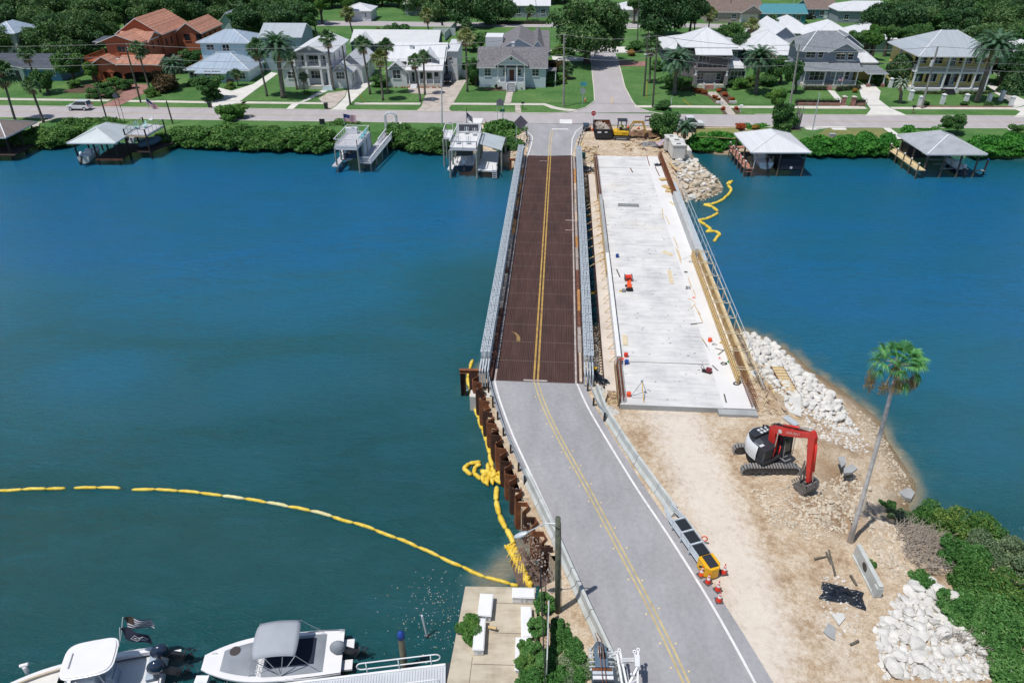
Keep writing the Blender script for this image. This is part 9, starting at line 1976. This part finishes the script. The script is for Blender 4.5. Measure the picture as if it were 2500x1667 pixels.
# ================================================================ POLES AND WIRES
def upole(label,c,bx_,by,tx,ty,r=.16,m=POLE,name='utility_pole',arm=None,parts=()):
 q=p(c,bx_,by,G);tp=V(c,tx,ty,q.y)-q;t=thing(name,label,'utility pole',tuple(q),0)
 MB().tube([(0,0,-.2),tp*.5,tp],[r*1.15,r,r*.8],8).build('pole',m,t)
 if 'lamp' in parts:b=MB();b.tube([tp*.72,tp*.76+Vc((-.9,-.2,.1)),tp*.75+Vc((-1.7,-.3,0))],.04,6);b.build('arm',STEEL,t);b=MB();b.ell(tp*.75+Vc((-2.0,-.3,0)),(.35,.16,.12),10,6);b.build('lamp_head',MC['lamp_grey'],t)
 if 'trafo' in parts:b=MB();b.tube([tp*.74+Vc((-.4,-.2,-.5)),tp*.74+Vc((-.4,-.2,.5))],.3,12);b.tube([tp*.74+Vc((-.4,-.2,.5)),tp*.74+Vc((-.4,-.2,.8))],.08,8);b.build('transformer',mat('trafo_grey',(.5,.52,.52),.5),t)
 if 'ins' in parts:
  b=MB()
  for k in(.99,.94,.9):b.ell(tp*k+Vc((.2,0,0)),(.12,.08,.08),6,4)
  b.build('insulator',WHITE,t)
 return q,tp
PA=upole('brown utility pole with a lamp arm in front of the orange house','A',1283,935,1140,400,parts=('lamp','ins'))
PB=upole('short brown pole by the seawall in front of the silver car','A',978,1100,875,760,.12);PC=upole('short pole with a meter on the verge left of the bushy tree','A',1575,1128,1515,920,.13)
PD=upole('utility pole in front of the columned house','B',1140,957,1067,418,parts=('ins',));PE=upole('tall slim grey pole on the shore by the white cottage','B',1975,1138,1972,680,.11,STEEL)
PF=upole('pale utility pole on the corner lawn left of the side street','C',1217,972,1222,315,.17,mat('pale_pole',(.30,.29,.27),.8,var=.2),parts=('ins',));PG=upole('distant utility pole beyond the side street','C',1890,390,1902,0,.14)
PH=upole('dark utility pole with a lamp at the right corner of the side street','C',1948,880,1990,290,.17,parts=('ins',));PI=upole('greenish utility pole with a lamp arm near the right corner','C',2028,980,2075,325,.16,parts=('lamp',))
PJ=upole('utility pole in front of the porch house with a flood lamp','D',1482,1030,1575,430,.17,MC['pale_pole'],parts=('lamp','ins'));PK=upole('utility pole with a grey transformer before the yellow house','E',1022,905,1158,390,.18,MC['pale_pole'],parts=('trafo','ins'))
PL=upole('thin pale double pole on the right shore verge','D',1700,1250,1770,890,.09,STEEL);PM=upole('distant utility pole by the tan house','D',895,200,922,0,.13);PN=upole('white flagpole-like mast by the teal house','D',1508,150,1525,0,.08,WHITE)
PO=upole('distant pole among the trees at upper right','E',1115,120,1140,0,.12);PQ=upole('distant pole beside the long white roof, left one','E',455,95,470,0,.12);PR=upole('distant pole beside the long white roof, right one','E',490,95,505,0,.12)
PS=upole('small dark pole on the shore beside the busy white dock','C',332,1125,332,990,.07,WOODD);PT=upole('thin pole beyond the moss-hung oaks','C',980,215,962,0,.08,POLE);PU=upole('slim street lamp pole right of the side street mouth','C',2195,960,2207,870,.06,STEEL)
def wire(label,a,b_,sag=.8,r=.035):
 pts=[a.lerp(b_,k/10)-Vc((0,0,sag*4*(k/10)*(1-k/10)))for k in range(11)];tag(MB().tube(pts,r,4).build('overhead_wire',mat('wire_grey',(.18,.18,.19),.6)),label,'wire','overhead wires along the waterfront street')
tops=[(-150,142,11.5)];P0=[q+tp for q,tp in(PA,PD,PF,PI,PJ,PK)]
for i,(a,b_)in enumerate(zip([P0[0]+Vc((-60,2.5,0))]+P0,P0+[P0[-1]+Vc((50,-2,0))])):
 nm=['left of the orange house','between the orange and columned houses','over the white cottage','across the side street','before the balcony house','before the porch house','right of the yellow house'][i]
 wire('topmost overhead wire '+nm,a,b_,.7);wire('middle overhead wire '+nm,a-Vc((0,0,2.2)),b_-Vc((0,0,2.2)),.8,.03);wire('lowest overhead cable '+nm,a-Vc((0,0,3.4)),b_-Vc((0,0,3.4)),.9,.04)
for lab,c,x0,y0,x1,y1 in(('yellow guy wire guard by the corner poles','C',1975,900,1978,740),('yellow guy wire guard on the lawn of the white cottage','B',1265,930,1215,850),('yellow guy wire guard left of the garden path','D',525,1010,460,950)):
 q=p(c,x0,y0,G);tp=V(c,x1,y1,q.y);tag(MB().tube([q,tp],.05,6).build('guy_guard',YEL),lab,'guy wire')
def bin_(label,c,x,y,m):q=p(c,x,y,G+.03);t=thing('wheelie_bin',label,'bin',tuple(q));b=MB();b.add([(-.25,-.25,.08),(.25,-.25,.08),(.25,.25,.08),(-.25,.25,.08),(-.32,-.34,1.0),(.32,-.34,1.0),(.32,.34,1.0),(-.32,.34,1.0)],[(0,1,5,4),(1,2,6,5),(2,3,7,6),(3,0,4,7),(0,3,2,1)]);b.build('body',m,t);MB().bx(-.35,.35,-.38,.38,1.0,1.08).build('lid',m,t);MB().tube([(-.3,.28,.1),(.3,.28,.1)],.1,8).build('wheel',BLACK,t)
bin_('dark green rubbish bin on the verge before the columned house','B',922,995,mat('bin_green',(.02,.03,.03),.5));bin_('dark rubbish bin on the verge beside the bushy tree','A',1918,985,MC['bin_green']);bin_('dark bin on the back street behind the blue ranch house','B',1978,235,MC['bin_green']);bin_('dark bin by the back street palms','D',898,258,MC['bin_green'])
def mailbox(label,c,x,y,m,base_=None):q=p(c,x,y,G);t=thing('mailbox',label,'mailbox',tuple(q));MB().bx(-.05,.05,-.05,.05,0,1.1).build('post',base_ or m,t);b=MB();b.xprism([(-.2,1.1),(.2,1.1),(.2,1.3),(.1,1.4),(-.1,1.4),(-.2,1.3)],-.28,.28);b.build('box',m,t)
mailbox('black mailbox on the verge before the corner cottage','C',845,1000,BLACK);mailbox('white mailbox by the garden path of the balcony house','D',1008,1080,WHITE,WHITE);mailbox('dark mailbox on a brick base before the yellow house','E',945,945,BLACK,BRICKP)
o=MB().bx(-.5,.5,-.35,.35,0,.5).build('utility_box',mat('box_grey',(.35,.37,.38),.6));o.location=p('E',277,1138,G);tag(o,'small grey utility box on the right shore lawn','utility box')
o=MB().bx(-.45,.45,-.1,.1,.3,1.2).build('utility_box',DARK);o.location=p('B',888,1150,G-.1);tag(o,'dark meter panel standing behind the mangroves','utility box')
t=thing('flag','American flag on a pole beyond the raised sun deck','flag',tuple(p('A',1355,1000,G)),.2)
def usflag(t,tip,w_,h_,slope=.25):
 MB().tube([(0,0,0),tip],.04,6).build('flagpole',STEEL,t);b=MB();o=Vc(tip)-Vc((0,0,.1));n=8
 for i in range(n):
  for j in range(13):
   P_=lambda i,j:o+Vc((i/n*w_,.1*math.sin(i*1.2),-h_*j/13-slope*i/n*w_));b.add([P_(i,j+1),P_(i+1,j+1),P_(i+1,j),P_(i,j)],[(0,1,2,3)],2 if(i<n*.42 and j<7)else(0 if j%2==0 else 1))
 b.build('cloth',[FR,FW,FB],t)
usflag(t,(0,0,2.2),1.7,1.1,.9)
t=thing('flag','American flag flying at the left side of the two-level dock','flag',tuple(p('X',395,330,4.1)));t.location=V('X',400,330,112);usflag(t,(0,0,1.7),1.9,1.1,.15)
t=thing('flag','dark striped flag on the thin pole above the busy sun deck','flag',tuple(V('Y',640,200,114)));usflag(t,(0,0,1.9),1.0,.9,.9);[setattr(ch.data,'name','x')for ch in()]
for ch in t.children:
 if 'cloth' in ch.name:ch.data.materials[0]=FK;ch.data.materials[2]=FK
t=thing('flag','American flag hanging on the porch of the blue-grey house','flag',tuple(p('E',318,700,G+1.6)));usflag(t,(0,-.2,1.6),.9,.8,.3)
# ================================================================ TREES OF THE FAR BANK
R.seed(2024)
def T8(kind,c,bx_,by,cx,cy,s,label,group=None,tr=.28,**k):
 q=p(c,bx_,by,G);v=V(c,cx,cy,q.y);return rtree(kind,q.x,q.y,max(1.0,v.z-G),s,label,group,tr=tr,lean=(v.x-q.x,0),rz=0,**k)
def PM_(kind,c,bx_,by,cx,cy,s,label,group=None,r=.19,**k):
 q=p(c,bx_,by,G);v=V(c,cx,cy,q.y);palm(kind,q.x,q.y,v.x,q.y,v.z,s,label,group,r=r,**k)
def BU(kind,c,x,y,s,label,group=None,z=G,**k):q=p(c,x,y,z);return bush(kind,q.x,q.y,s,label,group,z0=z,**k)
for c,bx_,by,cx,cy,s,k,lab in(
 ('A',140,1100,15,660,1.75,SAB[1],'tall palm at the left edge with a drooping crown'),('A',400,1118,272,770,1.1,SAB[0],'sabal palm on the shore lawn left of the silver car'),('A',372,845,232,490,1.25,SAB[0],'sabal palm before the blue ranch house'),
 ('A',1368,825,1252,450,1.35,SAB[0],'tall sabal palm beside the brick drive of the orange house'),('B',383,880,285,440,1.55,SAB[1],'sabal palm left of the big date palm'),('B',657,818,592,520,.95,SAB[0],'slender palm right of the big date palm'),
 ('B',988,825,925,345,1.35,SAB[0],'tall sabal palm before the columned house'),('B',1322,862,1245,400,1.35,SAB[0],'sabal palm right of the columned house drive'),('B',1438,917,1400,520,1.25,SAB[2],'front sabal palm of the pair left of the white cottage'),
 ('B',1482,858,1458,420,1.2,SAB[0],'rear sabal palm of the pair left of the white cottage'),('B',1780,927,1722,555,1.1,SAB[0],'left one of the two palms before the white cottage'),('B',1820,865,1805,510,1.0,SAB[0],'right one of the two palms before the white cottage'),
 ('B',2207,838,2190,330,1.35,SAB[2],'tall palm between the white cottage and the corner cottage'),('B',835,330,785,110,1.5,SAB[2],'palm standing out of the woods above the columned house'),('B',810,430,782,320,1.2,SAB[2],'low palm behind the columned house'),
 ('B',1172,350,1112,115,1.5,SAB[2],'palm at the left end of the blue ranch house'),('B',1862,352,1832,135,1.45,SAB[2],'yellowing palm behind the blue ranch house'),('B',560,420,520,245,1.5,SAB[2],'shaggy palm behind the date palm'),
 ('B',1390,420,1395,310,1.3,SAB[2],'round palm before the blue ranch house'),('B',110,260,80,60,2.0,SAB[1],'shaggy brown palm at the top left woods'),('C',880,190,912,95,1.3,SAB[0],'small palm on the back lawn'),('C',330,330,335,230,1.4,SAB[0],'palm behind the tall one at the corner cottage'),
 ('C',2000,760,2010,400,1.6,SAB[1],'shaggy dead-fronded palm by the corner poles'),('D',700,300,728,130,1.5,SAB[2],'palm behind the balcony house, right of the mossy tree'),('D',570,325,572,170,1.2,SAB[0],'darker palm behind the balcony house'),
 ('D',1090,480,1120,230,1.45,SAB[2],'palm right of the balcony house roof'),('D',1258,430,1268,285,1.35,SAB[0],'front palm of the pair by the garden pavilion'),('D',1280,430,1312,195,1.2,SAB[0],'rear palm of the pair by the garden pavilion')):
 PM_(k,c,bx_,by,cx,cy,s,lab)
PM_(DAT[1],'B',532,893,470,430,1.5,'large date palm with a brown skirt left of the columned house',r=.42);PM_(DAT[0],'A',1600,790,1575,600,1.0,'low date palm beside the orange house',r=.3);PM_(DAT[0],'D',378,905,400,590,1.35,'date palm left of the balcony house',r=.38);PM_(DAT[0],'D',1152,900,1195,570,1.4,'date palm right of the balcony house',r=.38)
PM_(DAT[0],'E',1480,855,1632,400,1.6,'leaning date palm before the yellow house',r=.42);PM_(SILV,'E',842,860,858,700,1.15,'small silver-leaved palm beside the yellow house',r=.3);PM_(DAT[2],'E',980,300,970,190,1.3,'date palm behind the yellow house roof, right one');PM_(DAT[2],'E',830,320,835,235,1.0,'date palm behind the yellow house roof, left one')
PM_(SAB[0],'B',722,858,712,700,.8,'small feathery palm on the columned house lawn',r=.1);PM_(SAB[0],'A',2172,782,2150,670,.9,'small palm before the blue house',r=.1);PM_(SAB[0],'C',1232,720,1245,625,1.2,'low fan palm at the right side of the corner cottage',r=.2);PM_(SAB[0],'C',1100,770,1100,690,.8,'young palm at the corner cottage wall',r=.12)
PM_(DAT[2],'G',1200,310,1205,215,.85,'bushy dark green palm by the work site',r=.25);PM_(SAB[0],'E',690,710,690,680,.8,'low palm bush by the carport');
T8('oak','C',1425,580,1440,250,(1.55,1.3,1.6),'huge spreading oak over the side street',tr=.7);T8('oakb','C',510,225,560,60,(1.35,1.2,1.35),'moss-hung oak on the back lawn, larger right one',tr=.5);T8('oakb','C',300,260,300,60,(1.2,1.2,1.3),'moss-hung oak behind the cottage, left one',tr=.5);T8('oak','C',40,180,70,40,(1.0,1.0,1.1),'oak beyond the white fence',tr=.4)
T8('oakb','D',250,350,240,110,(1.5,1.2,1.7),'dark tall tree beyond the balcony house',tr=.5);T8('oakb','D',520,330,560,60,(.8,.8,1.0),'dark leafy tree top behind the palms',tr=.3);T8('oakb','D',820,120,840,20,(.8,.8,.8),'round tree before the tan house',tr=.3)
T8('mid','A',680,760,650,590,(.95,.95,1.05),'dense dark green tree before the orange house balcony',tr=.3);T8('mid','A',1930,905,1925,760,(.95,.95,.62),'rounded tree on a thick stem before the blue house',tr=.3);T8('mid','D',1530,890,1540,700,(.6,.6,1.05),'dark magnolia left of the porch house',tr=.25);T8('mid','E',700,240,690,110,(1.0,1.0,1.0),'round green tree behind the white hip roofs',tr=.3)
T8('light','B',90,1080,95,1030,(1.0,1.0,.75),'bushy bright tree on the shore at the left',tr=.2);T8('mid','G',1040,290,1035,200,(.75,.75,1.1),'young green tree at the edge of the work site',tr=.15);T8('light','D',1395,1240,1395,940,(.5,.5,.8),'vine-covered stump tree on the right shore',tr=.35);BU('bush','D',1390,1235,(1.5,1.5,2.2),'leafy bush at the foot of the vine-covered stump')
T8('mid','E',1310,1112,1312,1020,(.62,.62,.6),'small airy tree behind the grey boathouse',tr=.1);T8('light','A',880,760,850,640,(.6,.6,.8),'light green shrub tree left of the orange porch');T8('purple','A',1500,870,1480,740,(2.0,2.0,1.7),'brown-purple bush beside the brick drive')if False else BU('purple','A',1480,830,(2.1,2.0,2.0),'brown-purple bush beside the brick drive')
T8('mid','A',1780,640,1760,530,(.8,.8,.8),'green tree between the orange and blue houses');T8('mid','C',420,780,420,640,(.55,.55,1.0),'leafy tree at the left wall of the corner cottage');T8('mid','C',400,460,430,370,(1.2,1.2,.9),'green trees behind the tall palm by the corner cottage');T8('mid','B',1590,410,1590,310,(1.0,1.0,1.1),'round dark tree before the blue ranch house')
T8('mid','D',960,440,950,320,(1.0,1.0,1.1),'dark tree right of the balcony house roof');T8('oakb','D',1020,560,1010,440,(.6,.6,.8),'dark shrubby tree by the balcony house');T8('mid','D',1390,800,1380,650,(.7,.7,1.0),'dark tree left of the magnolia');T8('mid','A',440,860,410,740,(.65,.6,.95),'large-leaved plant clump on the left lawn')
for i,(c,x,y,s,k,lab)in enumerate((('A',870,890,1.1,'bush','dark round bush at the bed corner by the street'),('A',1010,890,1.0,'bush','spiky bush at the bed edge by the street'),('A',960,840,1.2,'bush','dark clipped bush in the orange house bed, left'),('A',1150,810,1.2,'bush','dark clipped bush in the orange house bed, right'),('A',1050,780,1.0,'bushl','bright green bush in the orange house bed'),('A',1060,720,1.1,'purple','purple bush at the orange porch'),('A',700,800,.9,'bushl','light bush in the rockery bed'),('A',1390,880,1.0,'bushy','yellow-green bush by the brick drive'),('A',560,690,1.1,'bushy','yellow-leaved bush before the blue wall'),('A',1940,910,1.2,'bush','dark low bush at the foot of the rounded tree'),('A',1760,780,.9,'bushy','yellow-flecked bush by the blue house'),
  ('C',390,770,.9,'bushy','yellowish bush at the left of the corner cottage'),('C',640,810,.7,'purple','small dark bush left of the cottage steps'),('C',825,810,.7,'purple','small dark bush right of the cottage steps'),('C',1170,760,1.1,'bushl','bright bush at the right of the corner cottage'),('C',1110,780,.8,'bush','dark bush in the curved bed'),('C',1160,500,1.3,'bushy','yellow bush row by the side drive, left'),('C',1260,500,1.0,'bush','green bush by the side drive, right'),('C',1150,650,1.5,'purple','dark reddish plant beside the corner cottage'),('C',1255,430,1.2,'bushl','young bush with white pots by the side drive'),('C',1830,510,1.2,'orange','pinkish bush right of the side street'),('C',2080,640,1.3,'bush','dark bush below the corner poles'),
  ('D',610,890,.9,'red','red flowering bush left of the balcony house steps'),('D',660,900,.7,'red','smaller red flowering bush by the path'),('D',800,880,.6,'red','red flowers right of the path, top'),('D',860,925,.7,'red','red flowers right of the path, middle'),('D',930,970,.7,'red','red flowers right of the path, lower'),('D',770,945,.6,'red','red-brown plants left of the path'),('D',800,965,.5,'red','red-brown plants left of the path, lower'),('D',845,1050,.5,'red','red plant on the verge left of the path'),('D',970,1050,.5,'red','red plant on the verge right of the path'),('D',1000,1235,.9,'red','orange-red bush on the shore verge, larger left one'),('D',1150,1240,.7,'orange','orange bush on the shore verge, right one'),
  ('D',1000,850,1.2,'bushl','light green bush beside the white-windowed wing'),('D',1090,830,1.3,'bushy','yellow-green bush beside the date palm'),('D',470,820,1.2,'bush','dark bush left of the balcony house porch'),('D',350,850,1.6,'bush','dark bush at the foot of the left date palm'),('D',900,830,1.1,'bush','dark bush at the right porch pillar'),('D',1270,820,1.4,'bush','dark bush right of the second date palm'),('D',1290,940,.6,'bushl','small pale grass clump on the lawn'),('E',460,770,.7,'orange','small round orange-white plant before the clipped hedge'),('E',665,695,1.1,'bush','green plant clump left of the round clipped tree'),
  ('B',1420,790,1.4,'bush','leafy plant under the two front palms'),('B',2175,640,.9,'bushy','yellow flowering bush by the white fence piece'),('C',480,788,.55,'orange','orange flowers left of the cottage, first clump'),('C',545,792,.55,'orange','orange flowers left of the cottage, second clump'),('C',910,795,.55,'orange','orange flowers right of the cottage, first clump'),('C',960,793,.55,'orange','orange flowers right of the cottage, second clump'),('B',750,860,.4,'bushl','plant ring at the small palm'),('A',2100,810,.8,'bushy','flower bed before the blue house steps'),('A',1330,740,.8,'bush','bush at the orange porch steps'),('E',1050,880,.5,'bush','low plant by a white pillar'),('E',1380,882,.5,'bush','low plant by the middle white pillar'),('E',1575,882,.5,'bush','low plant by the right white pillar'),('E',1810,1120,1.0,'bush','shrub on the right shore by the path'),('C',1870,470,1.5,'bush','dark green shrub by the corner drive'),('A',960,760,.7,'orange','orange flowers in the orange house bed'),('C',2130,1000,1.0,'bush','leafy clump at the corner verge'))):
 s*=.75 if k in('red','orange')else 1;BU(k,c,x,y,(s,s,s*.85),lab)
def clip(kind,label,c,x,y,s,h):q=p(c,x,y,G);t=thing('topiary',label,'topiary',tuple(q));o=link('crown',PROT[kind][0],t,(0,0,h));o.scale=s;MB().tube([(0,0,0),(0,0,h)],.15,8).build('trunk',BARK,t)
clip('ball','large round clipped tree beside the yellow house','E',855,715,(3.4,3.4,3.0),3.3);clip('cone','tall cone-shaped clipped tree at the right edge','E',1765,775,(3.0,3.0,3.4),3.6)
t=thing('driftwood_sculpture','grey twisted driftwood trunk on the right shore','driftwood',tuple(p('D',1545,1230,G)));b=MB()
for k in range(9):a=k*.7;b.tube([(math.cos(a)*.35,math.sin(a)*.3,0),(math.cos(a)*.5,math.sin(a)*.4,1.4),(math.cos(a+1)*.55,math.sin(a+1)*.4,2.6+.5*(k%3))],[.16,.13,.06],6)
b.build('trunk',mat('driftwood',(.26,.25,.24),.9,var=.35,vs=3),t)
def mang(c,pts,n,key,s0,label,group,dy=1.2):
 P_=[p(c,*q,.4)for q in pts];seg=[(a,b_,(b_-a).length)for a,b_ in zip(P_,P_[1:])];Lt=sum(q[2]for q in seg)
 for k in range(n):
  s=Lt*(k+.5)/n
  for a,b_,l in seg:
   if s<=l:break
   s-=l
  q=a.lerp(b_,min(1,s/l));row=k%2;sc_=s0*RU(.85,1.15)
  bush(key,q.x+RU(-.5,.5),q.y+row*dy+RU(-.3,.6),(sc_*1.25,sc_*1.1,sc_*RU(.8,1.05)),nth(k)+' '+label.replace(' between',' from the left between',1)if ' between' in label else nth(k)+' '+label.replace(' shrub',' shrub from the left,',1),group,z0=.1+row*.5,name='mangrove_shrub')
gm='mangrove shrubs along the left shore';gr='mangrove shrubs along the right shore'
mang('A',[(60,1330),(300,1320),(640,1300)],18,'mangrove',1.15,'mangrove shrub between the left-edge boathouse and the grey boathouse',gm);mang('A',[(1560,1300),(1800,1310),(2240,1320)],20,'mangrove',1.35,'mangrove shrub between the raised sun deck and the bushy tree',gm)
mang('B',[(0,1320),(300,1330),(560,1340),(880,1345)],30,'mangrove',1.4,'mangrove shrub between the bushy tree and the two-level dock',gm);mang('B',[(950,1230),(1350,1240)],7,'mangrove',1.2,'mangrove shrub behind the two-level dock',gm)
mang('B',[(1540,1310),(1740,1330)],9,'mangrove',1.35,'mangrove shrub right of the ramp dock',gm);mang('C',[(-70,1350),(90,1370)],8,'mangrove',1.35,'mangrove shrub left of the busy sun deck',gm);mang('C',[(560,1260),(700,1320),(760,1260)],13,'mangrove',1.5,'mangrove shrub between the sloped dock roof and the bridge',gm)
mang('C',[(680,1370),(740,1400)],4,'bush',1.1,'dull shrub at the left bridge corner',gm,.6)
mang('G',[(1260,420),(1420,420),(1680,430)],16,'mangrove_b',1.05,'bright green hedge shrub left of the white-roofed boathouse',gr);mang('E',[(70,1270),(400,1280),(760,1270)],30,'mangrove_b',1.15,'bright green hedge shrub between the two right boathouses',gr);mang('E',[(1450,1280),(1700,1280),(1990,1270)],22,'mangrove_b',1.2,'bright green hedge shrub right of the grey-roofed boathouse',gr);mang('D',[(1000,1330),(1320,1330)],7,'mangrove_b',1.1,'bright hedge shrub behind the white-roofed boathouse',gr);mang('E',[(850,1200),(1300,1160)],8,'mangrove_b',1.1,'bright hedge shrub behind the grey-roofed boathouse',gr)
mang('A',[(560,1230),(1100,1230)],12,'mangrove',1.25,'mangrove shrub behind the grey boathouse',gm)
def wood(rows,kinds,label,group,s0=1.0):
 for ri,(sx0,sx1,n,sy,Y,hh)in enumerate(rows):
  for k in range(n):
   sx=lerp(sx0,sx1,(k+.5)/n)+RU(-6,6);Yk=Y+RU(-5,5);v=V('S',sx,sy+RU(-5,5),Yk);h=max(3.5,v.z-G);s=s0*RU(.8,1.2)
   rtree(R.choice(kinds),v.x,Yk,h,(s,s,s*RU(.9,1.2)),'%s tree from the left, row %s, %s'%(nth(k),'one two three four five six'.split()[ri],label),group,tr=.35)
wood([(-40,235,5,100,178,9),(-40,250,6,62,192,9),(-60,300,7,30,210,9),(-60,330,7,4,232,9),(-80,330,6,-18,262,9)],['oak','oakb','oak','mid'],'dark wood by the orange house','trees of the upper left wood',1.05)
wood([(270,540,5,18,212,9),(250,560,6,-6,240,9),(560,760,5,55,192,9),(590,780,4,30,208,9),(560,860,6,8,232,9),(580,900,5,-12,262,9)],['oakb','mid','oak','light'],'wood behind the blue house','trees behind the blue house',.95)
wood([(1000,1090,2,10,250,9),(1540,1600,2,10,235,9),(780,1000,5,-16,268,9),(1240,1400,4,-18,275,9),(1560,2120,6,-22,292,9)],['oakb','mid','oak'],'tree line at the top edge','trees at the top edge',.9)
wood([(2130,2520,8,55,196,9),(2160,2560,8,32,214,9),(2200,2600,8,8,235,9),(2200,2620,7,-14,262,9),(2380,2520,4,100,168,9),(2440,2520,2,150,155,9)],['oakb','mid','oakb','oak'],'wood behind the yellow house','trees of the upper right wood',.95)
wood([(2060,2150,4,95,172,9),(2130,2260,4,80,182,9)],['mid','light'],'bright thicket behind the yellow house','trees of the upper right wood',.7)
